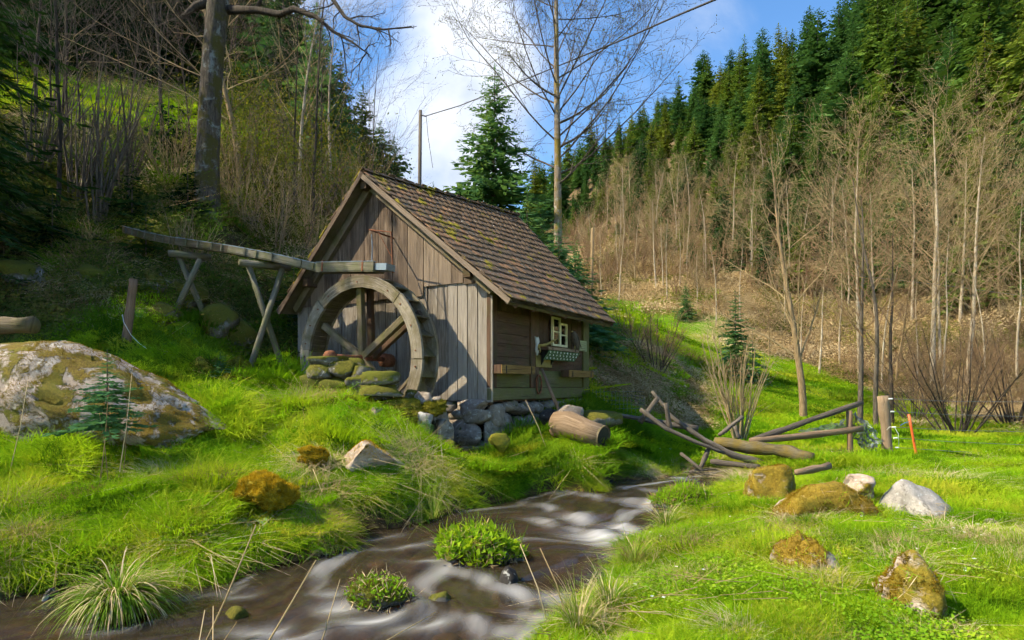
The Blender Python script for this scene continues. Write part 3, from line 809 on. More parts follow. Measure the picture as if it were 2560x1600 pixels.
for a, b in zip(upp[:-1], upp[1:]):
    t0, t1 = px_t(a) + rnd.uniform(.004, .012), px_t(b) - rnd.uniform(.004, .010)
    if t0 > T_END: break
    if a == 1226: t0 = -0.02
    zb = (3.44 if t0 < 1.5 else 3.26) + rnd.uniform(-0.03, 0.02)
    s0 = -0.022 + rnd.uniform(-0.008, 0.008)
    top = []
    if t0 < T_APEX < t1: top = [H(s0, t1, roofz(t1) - 0.13), H(s0, T_APEX, roofz(T_APEX) - 0.13), H(s0, t0, roofz(t0) - 0.13)]
    else: top = [H(s0, t1, roofz(t1) - 0.13), H(s0, t0, roofz(t0) - 0.13)]
    if top[-1].z < zb + 0.04: continue
    if top[0].z < zb + 0.02: top[0].z = zb + 0.02
    MB().prism([H(s0, t0, zb), H(s0, t1, zb)] + top, UX * 0.028, VX, Z1).build('plank', M['gable_wood'], gable)
# --- side wall: dark stained frame with board infill on a pale green sill
sw = MB()
sw.prism([H(0.06, 0.10, 1.2), H(WALL_S, 0.10, 1.2), H(WALL_S, 0.10, 3.45), H(0.06, 0.10, 3.45)], VX * 0.05, UX, Z1)
side = sw.build('side_wall', M['dark_wood'], mill)
def sbox(s0, s1, z0, z1, t0, t1, vert=True):
    c = H((s0 + s1) / 2, (t0 + t1) / 2, (z0 + z1) / 2)
    a, b, d = UX * ((s1 - s0) / 2), VX * ((t1 - t0) / 2), Z1 * ((z1 - z0) / 2)
    return MB().box(c, a, b, d) if vert else MB().box(c, d, b, a)
sbox(0.015, 0.235, 1.47, 3.42, 0.0, 0.09).build('corner_post', M['dark_wood'], side, bevel=.006)
sbox(1.54, 1.88, 1.47, 3.45, 0.0, 0.09).build('middle_post', M['dark_wood'], side, bevel=.006)
sbox(4.13, 4.45, 1.47, 3.40, 0.0, 0.09).build('rear_post', M['sill_wood'], side, bevel=.006)
sbox(0.02, 1.69, 1.235, 1.462, -0.02, 0.09, False).build('sill_beam', M['sill_wood'], side, bevel=.008)
sbox(1.70, 4.47, 1.235, 1.462, -0.012, 0.09, False).build('sill_beam', M['sill_wood'], side, bevel=.008)
z = 1.47
for k, h in enumerate((0.30, 0.29, 0.25, 0.19, 0.22, 0.20)):
    dz = rnd.uniform(-.004, .004)
    sbox(0.24, 1.535, z + .004, z + h - .004, 0.035 + rnd.uniform(0, .012), 0.085, False).build('plank', M['sill_wood'] if k == 0 else M['dark_wood'], side)
    z += h
s = 0.24
while s < 1.5:
    w = min(rnd.uniform(.2, .27), 1.535 - s)
    sbox(s + .004, s + w - .004, z + .005, 3.43, 0.045 + rnd.uniform(0, .012), 0.085).build('plank', M['dark_wood'], side); s += w
z = 1.47
for k, h in enumerate((0.36, 0.26, 0.24)):
    sbox(1.885, 4.125, z + .004, z + h - .004, 0.035 + rnd.uniform(0, .012), 0.085, False).build('plank', M['sill_wood'] if k == 0 else M['dark_wood'], side); z += h
s = 1.885
while s < 4.1:
    w = min(rnd.uniform(.2, .3), 4.125 - s)
    sbox(s + .004, s + w - .004, z + .005, 3.42, 0.045 + rnd.uniform(0, .012), 0.085).build('plank', M['dark_wood'], side); s += w
# rear and left walls (plain boards, out of sight)
rw = MB(); rw.prism([H(WALL_S - .05, 0.1, 1.0), H(WALL_S - .05, T_END, 1.0), H(WALL_S - .05, T_END, 3.5), H(WALL_S - .05, T_APEX, roofz(T_APEX) - .1), H(WALL_S - .05, 0.1, 3.4)], UX * .05, VX, Z1)
rw.build('rear_wall', M['dark_wood'], mill)
sbox(0.12, WALL_S - 0.06, 1.0, 3.5, T_END - .06, T_END).build('uphill_wall', M['dark_wood'], mill)

# --- roof
def quad(a, b, c, d, i, j):
    """bilinear point: i from a-b edge, j from a to d"""
    return (a * (1 - i) + b * i) * (1 - j) + (d * (1 - i) + c * i) * j
def slope_axes(a, b, d):
    e1 = (b - a).normalized(); e2 = (d - a).normalized()
    n = e1.cross(e2).normalized()
    if n.z < 0: n = -n
    return n
nR = slope_axes(RA, RE, RB); nL = slope_axes(RF, RG, RB)
dk = MB()
for (qa, qb, qc, qd, qn) in ((RA, RE, RD, RB, nR), (RF, RG, RD, RB, nL)):
    for i in range(6):
        for j in range(8):
            c4 = [quad(qa, qb, qc, qd, i / 6, j / 8), quad(qa, qb, qc, qd, (i + 1) / 6, j / 8), quad(qa, qb, qc, qd, (i + 1) / 6, (j + 1) / 8), quad(qa, qb, qc, qd, i / 6, (j + 1) / 8)]
            for dd in (.045, .075):
                pts4 = [p - qn * dd for p in c4]
                dk.face(pts4, [(p.dot((qb - qa).normalized()), p.dot((qd - qa).normalized())) for p in pts4])
roof = dk.build('roof', M['moss_wood'], mill)
# verge boards and rafters seen under the overhang
def verge(a, b, n, out, w=0.095, th=0.03):
    d = (b - a).normalized()
    m = MB(); m.box((a + b) / 2 - n * (w / 2 + .02) + out * (th / 2), out * (th / 2), n * (w / 2), (b - a) / 2)
    return m.build('verge_board', M['gable_wood'], roof)
verge(RA, RB, nR, -UX); verge(RF, RB, nL, -UX)
verge(RE, RD, nR, UX)
def rafter(a, b, n, w=0.12, h=0.16, drop=0.10, name='rafter'):
    m = MB(); m.box((a + b) / 2 - n * (drop + h / 2), UX * (w / 2), n * (h / 2), (b - a) / 2)
    return m.build(name, M['moss_wood'], roof)
rafter(RF + UX * .28 + (RB - RF) * .06, RB + UX * .28, nL)
rafter(RA + UX * .25 + (RB - RA) * .12, RB + UX * .25, nR)
for k in range(7):
    q0 = RA + (RE - RA) * (0.07 + k * 0.143)
    up = (RB - RA).normalized()
    m = MB(); m.box(q0 + up * 0.42 - nR * 0.135, UX * .035, nR * .045, up * .40)
    m.build('rafter_tail', M['dark_wood'], roof)
MB().box(RA + (RE - RA) * .5 + (RB - RA).normalized() * .06 - nR * .115, nR * .03, (RB - RA).normalized() * .035, (RE - RA) * .495).build('eave_batten', M['moss_wood'], roof)
# purlin ends standing out of the gable
for t_, z_, L_ in ((T_APEX, roofz(T_APEX) - .26, .30), (0.36, roofz(.36) - .27, .24), (T_END - .35, roofz(T_END - .35) - .27, .3)):
    MB().beam(H(-L_, t_, z_), H(.3, t_, z_), .17, .18).build('purlin', M['dark_wood'], roof, bevel=.01)
# plain tiles with rounded tails, laid in staggered courses
def tile_mesh(name, w=0.174, L=0.36, th=0.023):
    pts = [(-w / 2, L), (-w / 2, 0.05)]
    for k in range(1, 6):
        a = math.pi * k / 6
        pts.append((-w / 2 * math.cos(a), 0.05 - 0.052 * math.sin(a)))
    pts += [(w / 2, 0.05), (w / 2, L)]
    n = len(pts)
    v = [(x, y, 0.0) for x, y in pts] + [(x, y, th) for x, y in pts]
    f = [tuple(range(n))[::-1], tuple(range(n, 2 * n))] + [(i, (i + 1) % n, n + (i + 1) % n, n + i) for i in range(n)]
    m = bpy.data.meshes.new(name); m.from_pydata(v, [], f[:1] + f[1:]); m.update()
    return m
def mk_tile():
    N = NT('old_clay_tile')
    r = N.rand()
    p = N.pos()
    col = N.ramp(r, [(0.0, (0.085, 0.060, 0.040)), (0.3, (0.13, 0.082, 0.048)), (0.55, (0.105, 0.082, 0.056)), (0.78, (0.18, 0.10, 0.056)), (1.0, (0.26, 0.14, 0.07))])
    n = N.noise(p, 18, 6, 0.7); n2 = N.noise(p, 1.1, 5, 0.6); n3 = N.noise(p, 26, 2, 0.5)
    col = N.mix(N.rng(n, 0.4, 0.7, 0, 0.6), col, (0.07, 0.056, 0.04))
    col = N.mix(N.rng(n3, 0.66, 0.70, 0, 0.8), col, (0.42, 0.40, 0.36))
    ms = N.math('ADD', N.noise(N.map(p, (3.2, 1.6, 1.6)), 1.0, 5, 0.62), N.math('MULTIPLY', n2, 0.35))
    mc = N.ramp(N.noise(p, 60, 3), [(0.3, (0.09, 0.08, 0.008)), (0.7, (0.33, 0.26, 0.02))])
    sx = N.n('ShaderNodeSeparateXYZ'); N.l(p, sx.inputs[0])
    near = N.rng(N.math('ADD', sx.outputs[0], N.math('MULTIPLY', sx.outputs[1], 0.9)), 8.2, 12.0, 0.095, 0.0)
    mask = N.rng(N.math('ADD', ms, near), 0.795, 0.835)
    col = N.mix(mask, col, mc)
    return N.done(N.principled(col, 0.88, N.bump(N.math('ADD', n, N.math('MULTIPLY', mask, 0.8)), 0.6, 0.015), 0.2))
M['tile'] = mk_tile()
tmesh = [tile_mesh('roof_tile') for _ in range(1)]
for m_ in tmesh: m_.materials.append(M['tile'])
def tile_field(a, b, c, d, rows, cols, n):
    """matrices of all tiles of one slope: a-b eave, d-c ridge"""
    out = []
    for j in range(rows):
        for i in range(cols + 1):
            fi = (i + (0.5 if j % 2 else 0.0)) / cols
            if fi > 1.0 + 0.2 / cols: continue
            fi = min(max(fi, 0.3 / cols), 1 - 0.2 / cols)
            fj = (j + 0.0) / rows - 0.006
            p = quad(a, b, c, d, fi, fj) ; q = quad(a, b, c, d, fi, fj + 0.05)
            y = (q - p).normalized(); x = (b - a).normalized(); x = (x - y * x.dot(y)).normalized()
            nn_ = x.cross(y)
            if nn_.dot(n) < 0: x = -x; nn_ = -nn_
            y2 = (y - nn_ * (0.085 + rnd.uniform(-.012, .016))).normalized()
            z2 = x.cross(y2)
            rot = rnd.gauss(0, .03)
            x2 = (x + y2 * rot).normalized(); y2 = z2.cross(x2)
            o = p + nn_ * (0.012 + rnd.uniform(0, .008)) + y * rnd.gauss(0, .011)
            sag = 0.0
            mt = Matrix(((x2.x, y2.x, z2.x, o.x), (x2.y, y2.y, z2.y, o.y), (x2.z, y2.z, z2.z, o.z + sag), (0, 0, 0, 1)))
            out.append(mt)
    return out
RT = tile_field(RA, RE, RD, RB, 18, 28, nR)
LT = tile_field(RF, RG, RD, RB, 15, 28, nL)
camp = Vector((0, 0, CAM_Z))
RT.sort(key=lambda m_: (m_.translation - camp).length)
inv = Matrix.Translation(-wloc(roof))
for k, mt in enumerate(RT[:300]):
    o = bpy.data.objects.new('tile', tmesh[0]); COL.objects.link(o); o.parent = roof
    o.matrix_local = Matrix.Translation(-wloc(roof)) @ mt
rest = RT[300:] + LT
tv = np.array([v.co[:] for v in tmesh[0].vertices]); tf = [tuple(p.vertices) for p in tmesh[0].polygons]
VV, FF = [], []
for mt in rest:
    R = np.array(mt.to_3x3()); t_ = np.array(mt.translation) - np.array(wloc(roof))
    base = len(VV) * len(tv)
    VV.append(tv @ R.T + t_); FF += [tuple(base + i for i in f) for f in tf]
me = bpy.data.meshes.new('upper_tiles'); me.from_pydata(np.concatenate(VV).tolist(), [], FF); me.materials.append(M['tile']); me.update()
o = link('upper_tiles', me, roof); o['kind'] = 'stuff'
# ridge tiles
rdg = (RD - RB)
nrt = 13
for k in range(nrt):
    p0 = RB + rdg * (k / nrt) ; p1 = RB + rdg * ((k + 1.12) / nrt)
    d = rdg.normalized()
    w = d.cross(Z1).normalized()
    m = MB()
    seg = 5
    for e in range(seg):
        a0 = math.radians(20 + 140 * e / seg); a1 = math.radians(20 + 140 * (e + 1) / seg)
        r0, r1 = .115, .105
        f = lambda c, r, a, dz: c + w * (math.cos(a) * r) + Z1 * (math.sin(a) * r * .85 - .045 + dz)
        A, B, C_, D_ = f(p0, r0, a0, .012), f(p0, r0, a1, .012), f(p1, r1, a1, 0), f(p1, r1, a0, 0)
        m.face([A, D_, C_, B], [(0, 0)] * 4)
    m.build('ridge_tile', M['tile'], roof, True)

# --- stone footing
icos = {}
def ico(sub):
    if sub not in icos:
        bm = bmesh.new(); bmesh.ops.create_icosphere(bm, subdivisions=sub, radius=1.0)
        icos[sub] = (np.array([v.co[:] for v in bm.verts]), np.array([[v.index for v in f.verts] for f in bm.faces])); bm.free()
    return icos[sub]
def rock_shape(sub, seed, cuts=7, rough=0.10, cutd=(0.55, 0.85), box=0.0):
    v, f = ico(sub); v = v.copy()
    rg = np.random.default_rng(seed)
    if box:
        v = np.sign(v) * np.abs(v) ** (1 - box)
        v /= np.abs(v).max()
    for _ in range(cuts):
        n = rg.normal(size=3); n /= np.linalg.norm(n)
        d = rg.uniform(*cutd)
        k = v @ n
        v = v - np.outer(np.maximum(k - d, 0), n)
    ns = fbm(v[:, 0] * 1.7 + seed * 3.1, v[:, 1] * 1.7, v[:, 2] * 1.7, s=seed, o=5, g=.6)
    if sub >= 4:
        rd = np.abs(fbm(v[:, 0] * 1.3 + seed, v[:, 1] * 1.3, v[:, 2] * 2.2, s=seed + 5, o=2))
        ns = ns - 0.9 * np.clip(0.10 - rd, 0, 1) / 0.10
    nb = v / (np.linalg.norm(v, axis=1)[:, None] + 1e-6)
    return v + nb * (ns * rough)[:, None], f
def rock(name, c, size, mat, seed, parent=None, rotz=0.0, sub=3, label=None, cat='rock', group=None, tilt=(0, 0), smooth=True, **k):
    """size = half extents; c = centre (world)"""
    v, f = rock_shape(sub, seed, **k)
    mx, mn = v.max(0), v.min(0)
    v = (v - (mx + mn) / 2) / ((mx - mn) / 2)
    v = v * np.array(size)
    R = np.array(Euler((tilt[0], tilt[1], rotz)).to_matrix())
    v = v @ R.T
    c = Vector(c)
    me = npmesh(name, v, f, mat, smooth)
    o = link(name, me, parent)
    o.location = c - wloc(parent) if parent is not None else c
    if parent is None: tag(o, label, cat, group)
    return o
ft = MB()
ft.prism([H(.22, .22, .0), H(WALL_S - .1, .22, .0), H(WALL_S - .1, .22, 1.22), H(.22, .22, 1.22)], VX * .3, UX, Z1)
ft.prism([H(.22, .55, .0), H(.22, T_END, .0), H(.22, T_END, 1.2), H(.22, .55, 1.2)], UX * .3, VX, Z1)
foot = ft.build('stone_footing', M['rock_wet'], mill)
# the large stones at the near corner, from the photograph (px, py, half width px, half height px)
FS = [(1168, 1082, 60, 37, 'rock_wallp', 11), (1180, 1018, 42, 20, 'rock_wallp', 12), (1150, 1038, 26, 22, 'rock_wall', 13), (1198, 1042, 34, 20, 'rock_wall', 14), (1240, 1038, 22, 28, 'rock_wall', 15),
      (1120, 1018, 22, 14, 'rock_wall', 16), (1140, 1105, 34, 18, 'rock_wall', 17), (1232, 1083, 22, 30, 'rock_wall', 18), (1258, 1058, 24, 28, 'rock_wall', 19), (1196, 1118, 40, 14, 'rock_wall', 20),
      (1290, 1062, 26, 20, 'rock_wall', 21), (1272, 1016, 24, 14, 'rock_wall', 22), (1304, 1022, 24, 16, 'rock_wallp', 23), (1338, 1018, 22, 15, 'rock_wall', 24), (1322, 1052, 24, 18, 'rock_wall', 25), (1354, 1045, 24, 20, 'rock_wall', 26),
      (1372, 1014, 20, 14, 'rock_wallp', 27), (1402, 1012, 22, 13, 'rock_wall', 28), (1434, 1010, 20, 13, 'rock_wall', 29), (1462, 1010, 18, 16, 'rock_wall', 30), (1384, 1042, 22, 16, 'rock_wall', 31), (1484, 1020, 14, 18, 'rock_wallp', 32), (1092, 1020, 16, 12, 'rock_wall', 33)]
for px, py, hw, hh, mt, sd_ in FS:
    if px >= 1215:
        s = px_s(px, .06); p = H(s, .06); Y = p.y; axis = math.atan2(UX.y, UX.x)
        k = Y / FPX
        sz = (hw * k * 1.55, .17, hh * k * 1.08)
    else:
        t = px_t(px, .02); p = H(.02 - (.10 if py > 1060 else .0), t); Y = p.y; axis = math.atan2(VX.y, VX.x)
        k = Y / FPX
        sz = (hw * k * 1.12, .20, hh * k * 1.08)
    c = Vector((p.x, p.y, CAM_Z - (py - HOR) * k))
    rock('stone', c, sz, M[mt], sd_, foot, axis + rnd.uniform(-.12, .12), 2 if hw < 30 else 3, cuts=9, rough=.07, cutd=(.55, .8), box=.35, tilt=(rnd.uniform(-.1, .1), rnd.uniform(-.12, .12)))

# --- window with two casements and curtains
win = empty('window', H(2.78, 0.0, 2.38) - mill.location); win.parent = mill
def wpart(name, mb, mat, **k): return mb.build(name, mat, win, **k)
wpart('shade_backing', sbox(2.43, 3.14, 2.40, 2.93, 0.028, 0.034), M['black'])  # black sheet painted in for the shade behind the panes
for (a, b, z0, z1, sh) in ((2.40, 2.785, 2.37, 3.00, -.03), (2.80, 3.16, 2.37, 2.90, -.012)):
    w = .045
    for q in ((a, a + w, z0, z1), (b - w, b, z0, z1)):
        wpart('frame', sbox(*q, sh - .03, sh + .02), M['white_paint'])
    for q in ((a + w, b - w, z0, z0 + w), (a + w, b - w, z1 - w, z1), (a + w, b - w, (z0 + z1) / 2 - .012, (z0 + z1) / 2 + .012)):
        wpart('frame', sbox(*q, sh - .028, sh + .018, False), M['white_paint'])
    wpart('pane', sbox(a + w, b - w, z0 + w, z1 - w, sh - .004, sh - .001), M['glass'])
    cm_ = MB(); n = 10
    mir = a < 2.6
    for i in range(n):
        f0, f1 = i / n, (i + 1) / n
        def cp(f, top):
            ss = a + w + (b - a - 2 * w) * f
            zz = z1 - w if top else z0 + w + (0.36 * (1 - abs((f if mir else 1 - f) - 0)) * 0 + (0.42 * max(0, (f if mir else 1 - f) - .25)))
            return H(ss, .012 + sh * .3 + .006 * math.sin(f * 22), zz)
        cm_.face([cp(f0, False), cp(f1, False), cp(f1, True), cp(f0, True)], [(0, 0)] * 4)
    wpart('curtain', cm_, M['curtain'], smooth=True)
    wpart('curtain_lining', sbox(a + w, b - w, z0 + w, z0 + .33, .020, .023), M['curtain_warm'])

# --- things hung on the side wall
def on_wall(px, py, t):
    s = px_s(px, t); p = H(s, t)
    return s, CAM_Z - (py - HOR) / FPX * p.y
def planter(name, px0, px1, py0, py1, label, dep=.20, front='box_wood', t0=-.03):
    s0, z1 = on_wall(px0, py0, t0 - dep); s1, z0 = on_wall(px1, py1, t0 - dep)
    zt = z1; zb = z0
    e = empty(name, H((s0 + s1) / 2, t0 - dep / 2, zb), label, 'planter', 'planters on the side wall')
    def bx(a, b, c, d, g, h, mat, nm, along=True):
        sbox(a, b, c, d, g, h, not along).build(nm, M[mat], e)
    bx(s0, s1, zb, zt, t0 - dep, t0 - dep + .02, front, 'front_panel')
    bx(s0, s1, zb, zt, t0 - .02, t0, 'dark_wood', 'back_panel')
    bx(s0, s0 + .02, zb, zt, t0 - dep + .021, t0 - .021, 'dark_wood', 'end_panel')
    bx(s1 - .02, s1, zb, zt, t0 - dep + .021, t0 - .021, 'dark_wood', 'end_panel')
    bx(s0 + .021, s1 - .021, zb + .002, zb + .02, t0 - dep + .021, t0 - .021, 'dark_wood', 'floor_board')
    bx(s0 + .021, s1 - .021, zt - .05, zt - .03, t0 - dep + .021, t0 - .021, 'black', 'soil')
    for f in (.12, .88):
        sc_ = s0 + (s1 - s0) * f
        MB().beam(H(sc_, t0 - dep - .006, zt - .02), H(sc_, t0 - dep - .006, zb + .005), .022, .01, VX).build('bracket', M['black'], e)
    return e, s0, s1, zb, zt
planter('wall_planter', 1255, 1338, 911, 936, 'ochre wooden planter low on the dark wall near the front corner')
planter('wall_planter', 1424, 1484, 925, 944, 'short ochre planter low on the dark wall below the notice')
e, s0, s1, zb, zt = planter('window_box', 1372, 1447, 866, 882, 'window box with green panel of white dots under the small window', dep=.26, front='log_wood')
# sloping green apron with white pegs below the box
n_ = 9
ap0, ap1 = s0 + .02, s1 + .05
apr = MB(); apr.prism([H(ap0, -.292, zb - .012), H(ap1, -.292, zb - .012), H(ap1 - .02, -.16, zb - .20), H(ap0 - .02, -.16, zb - .20)], VX * .012, UX, Z1)
apr.build('apron', M['green_paint'], e)
for i in range(n_):
    for j in range(3):
        f = (i + .5 + (j % 2) * .3) / (n_ + .3); g = .14 + j * .32
        c = H(ap0 + (ap1 - ap0) * f, -.298 + .132 * g, zb - .012 - .188 * g)
        MB().box(c, UX * .011, VX * .006, Z1 * .019).build('peg', M['white'], e)
for i in range(22):
    f = (i + .3) / 22
    MB().beam(H(ap0 + (ap1 - ap0) * f + .01, -.296, zb - .02), H(ap0 + (ap1 - ap0) * f - .025, -.166, zb - .198), .007, .004, VX).build('stripe', M['paper'], e)
sbox(s0 - .04, s0 + .68, zb - .35, zb - .10, -.012, -.002, False).build('back_board', M['green_paper'], e)
for f in (.18, .62):
    MB().prism([H(s0 + f, -.014, zb), H(s0 + f, -.20, zb - .005), H(s0 + f, -.014, zb - .30)], UX * .03, VX, Z1).build('support', M['black'], e)
# antler on a pale skull plaque
s, z = on_wall(1342, 862, -.02)
an = empty('antler_mount', H(s, -.02, z - .2), 'single antler mounted on a bleached skull plaque beside the window', 'antler')
MB().prism([H(s - .08, -.012, z + .17), H(s - .02, -.012, z + .13), H(s + .04, -.012, z + .17), H(s + .08, -.012, z + .08), H(s + .05, -.012, z), H(s + .07, -.012, z - .12), H(s, -.012, z - .22), H(s - .06, -.012, z - .12), H(s - .04, -.012, z)], VX * -.03, UX, Z1).build('skull_plate', M['bone'], an, bevel=.01)
MB().tube([H(s + .02, -.045, z - .02), H(s + .10, -.12, z - .01), H(s + .26, -.19, z + .05), H(s + .46, -.20, z + .12), H(s + .60, -.17, z + .14)], [.035, .03, .026, .02, .007], 8).build('beam', M['antler'], an, True)
MB().tube([H(s + .12, -.13, z - .01), H(s + .16, -.22, z - .07), H(s + .16, -.28, z - .05)], [.02, .015, .004], 6).build('tine', M['antler'], an, True)
MB().tube([H(s + .02, -.045, z - .03), H(s, -.09, z - .08), H(s - .01, -.11, z - .16)], [.03, .025, .01], 6).build('pedicle', M['antler'], an, True)
# carved bird perched on the window box
s, z = on_wall(1436, 868, -.16)
bd = MB()
bd.tube([H(s + .20, -.16, z - .12), H(s + .12, -.16, z + .02), H(s + .02, -.16, z + .16), H(s - .05, -.17, z + .27), H(s - .09, -.17, z + .33), H(s - .14, -.17, z + .34)], [.02, .07, .095, .075, .05, .02], 10, rough=.1, seed=4)
bird = bd.build('carved_bird', M['feather'], None, True); tag(bird, 'dark carved bird perched on the end of the window box', 'bird figure')
MB().tube([H(s - .12, -.17, z + .345), H(s - .22, -.18, z + .335)], [.022, .004], 6).build('beak', M['antler'], bird, True)
MB().prism([H(s - .04, -.25, z + .26), H(s + .02, -.25, z + .24), H(s + .22, -.22, z - .02), H(s + .14, -.25, z - .0)], VX * -.015, UX, Z1).build('wing', M['feather'], bird)
MB().tube([H(s - .02, -.15, z + .36), H(s + .06, -.15, z + .38), H(s + .10, -.15, z + .36)], [.02, .02, .004], 6).build('crest', M['red_brown'], bird, True)
MB().tube([H(s + .03, -.16, z + .06), H(s + .02, -.16, z - .04)], .014, 6).build('leg', M['antler'], bird)
# faded notice
sA, zA = on_wall(1449, 851, -.02); sB, zB = on_wall(1466, 879, -.02)
nt_ = MB().box(H((sA + sB) / 2, -.022, (zA + zB) / 2), UX * ((sB - sA) / 2), VX * .006, Z1 * ((zA - zB) / 2)).build('notice', M['paper'])
tag(nt_, 'small faded paper notice on the dark wall by the rear post', 'notice')
for k in range(5):
    MB().box(H((sA + sB) / 2 + rnd.uniform(-.01, .01), -.030, zA - .05 - k * .045), UX * ((sB - sA) * .36), VX * .001, Z1 * .006).build('text_line', M['moss_wood'], nt_)
# iron ring hanging on the middle post
s, z = on_wall(1346, 961, -.03)
pts = [H(s + .105 * math.sin(a), -.045, z + .19 * math.cos(a)) for a in np.linspace(0, 2 * math.pi, 25)]
rg_ = MB().tube(pts, .020, 6, cap=False).build('iron_ring', M['rust'], None, True); tag(rg_, 'oval rusty iron ring hanging on the middle post', 'ring')
# pole leaning on the wall
pl = MB().tube([PX(1405, 1042, 11.75), PX(1380, 985, 11.95), PX(1354, 922, 12.25)], [.034, .032, .028], 8, rough=.05).build('leaning_pole', M['pole_wood'], None, True)
tag(pl, 'brown wooden pole leaning on the side wall above the log', 'pole')

# ------------------------------------------------------------------ water wheel
M['wheel_wood'] = wood('weathered_wheel_wood', (0.075, 0.058, 0.038), (0.22, 0.185, 0.135), (0.42, 0.37, 0.29), 0.5, green=(0.10, 0.085, 0.03), gf=0.35)
WS, WT, WZc, WR = -0.78, 2.33, 2.03, 1.56
wheel = empty('water_wheel', H(WS, WT, WZc - WR), 'large weathered wooden water wheel with four spokes against the gable', 'water wheel')
def WP(r, a, s):        # a measured from straight up, positive towards the right
    return H(s, WT - r * math.sin(a), WZc + r * math.cos(a))
rim_w = 0.24
def felloe(a0, a1, s0, th, r0, r1, mat, name='felloe', n=7):
    m = MB()
    rings = []
    for k in range(n + 1):
        a = a0 + (a1 - a0) * k / n
        rings.append([WP(r0, a, s0), WP(r1, a, s0), WP(r1, a, s0 + th), WP(r0, a, s0 + th)])
    o = rnd.random() * 8
    for k in range(n):
        A, B = rings[k], rings[k + 1]
        for e in range(4):
            f = (e + 1) % 4
            l0, l1 = r1 * a0 + (a1 - a0) * r1 * k / n, r1 * a0 + (a1 - a0) * r1 * (k + 1) / n
            wd = (0, rim_w, rim_w + th, 2 * rim_w + th, 2 * rim_w + 2 * th)
            m.face([A[e], A[f], B[f], B[e]], [(o + wd[e], o + l0), (o + wd[e + 1], o + l0), (o + wd[e + 1], o + l1), (o + wd[e], o + l1)])
    m.face(rings[0][::-1], [(o, o), (o + .1, o), (o + .1, o + .1), (o, o + .1)]); m.face(rings[-1], [(o, o), (o + .1, o), (o + .1, o + .1), (o, o + .1)])
    return m.build(name, mat, wheel, bevel=.006)
joints = [-42, 43, 92, 138, 185, 232, 278, 318]
for si, s0 in ((0, WS - .24), (1, WS + .19)):
    for k in range(8):
        a0 = math.radians(joints[k] + si * 20); a1 = math.radians((joints[(k + 1) % 8] if k < 7 else 318) + si * 20)
        if k == 7: continue
        felloe(a0 + .006, a1 - .006, s0 + rnd.uniform(-.008, .008), .055, WR - rim_w + rnd.uniform(-.012, .012), WR + rnd.uniform(-.012, .012), M['wheel_wood'])
        if si == 0:
            for fb in (.12, .5, .88):
                ab = a0 + (a1 - a0) * fb
                MB().tube([WP(WR - .13, ab, s0 - .018), WP(WR - .13, ab, s0 + .01)], .016, 6).build('bolt', M['rust'], wheel)
# sole boards and bucket boards
for k in range(26):
    a0 = 2 * math.pi * k / 26
    a1 = a0 + 2 * math.pi / 26 - .006
    m = MB(); q = [WP(WR - rim_w + .02, a0, WS - .183), WP(WR - rim_w + .02, a1, WS - .183), WP(WR - rim_w + .02, a1, WS + .188), WP(WR - rim_w + .02, a0, WS + .188)]
    n_out = (WP(WR, (a0 + a1) / 2, WS) - WP(0, 0, WS)).normalized()
    m.prism(q, n_out * .022, (q[1] - q[0]).normalized(), UX); m.build('sole_board', M['moss_wood'], wheel)
    q0, q1 = WP(WR - rim_w + .045, a0, 0) , WP(WR - .02, a0 + .13, 0)
    m = MB(); d = q1 - q0
    a_ = [q0 + UX * (WS - .183), q0 + UX * (WS + .188), q1 + UX * (WS + .188), q1 + UX * (WS - .183)]
    m.prism(a_, d.normalized().cross(UX) * .022, UX, d.normalized()); m.build('bucket_board', M['moss_wood'], wheel)
# spokes: up, upper left (broken short), upper right, lower right
for a_deg, r_end, name_ in ((-2, WR - .10, 'spoke'), (-57, WR - .33, 'spoke'), (56, WR - .08, 'spoke'), (135, WR - .10, 'spoke')):
    a = math.radians(a_deg)
    MB().beam(WP(.06, a, WS - .10), WP(r_end, a, WS - .10), .13, .11, UX).build(name_, M['moss_wood'], wheel, bevel=.008)
for a_deg in (-2, 56):
    a = math.radians(a_deg)
    MB().beam(WP(.06, a, WS + .16), WP(WR - .1, a, WS + .16), .12, .10, UX).build('spoke', M['dark_wood'], wheel, bevel=.008)
# loose slat across the lower right
MB().beam(WP(1.10, math.radians(128), WS - .12), WP(1.34, math.radians(102), WS - .12), .05, .03, UX).build('slat', M['moss_wood'], wheel)
MB().tube([H(-1.62, WT, WZc), H(-.05, WT, WZc)], .05, 10).build('axle', M['rust'], wheel, True)
MB().tube([H(WS - .14, WT, WZc), H(WS - .06, WT, WZc)], .15, 12).build('hub', M['rust'], wheel)
MB().tube([H(-1.80, WT, WZc), H(-1.74, WT, WZc), H(-1.64, WT, WZc), H(-1.56, WT, WZc)], [.05, .105, .115, .06], 12).build('bearing', M['rust'], wheel, True)
MB().tube([H(-.30, WT, WZc - .02), H(-.08, WT, WZc - .02)], [.14, .13], 12).build('bearing', M['rust'], wheel, True)

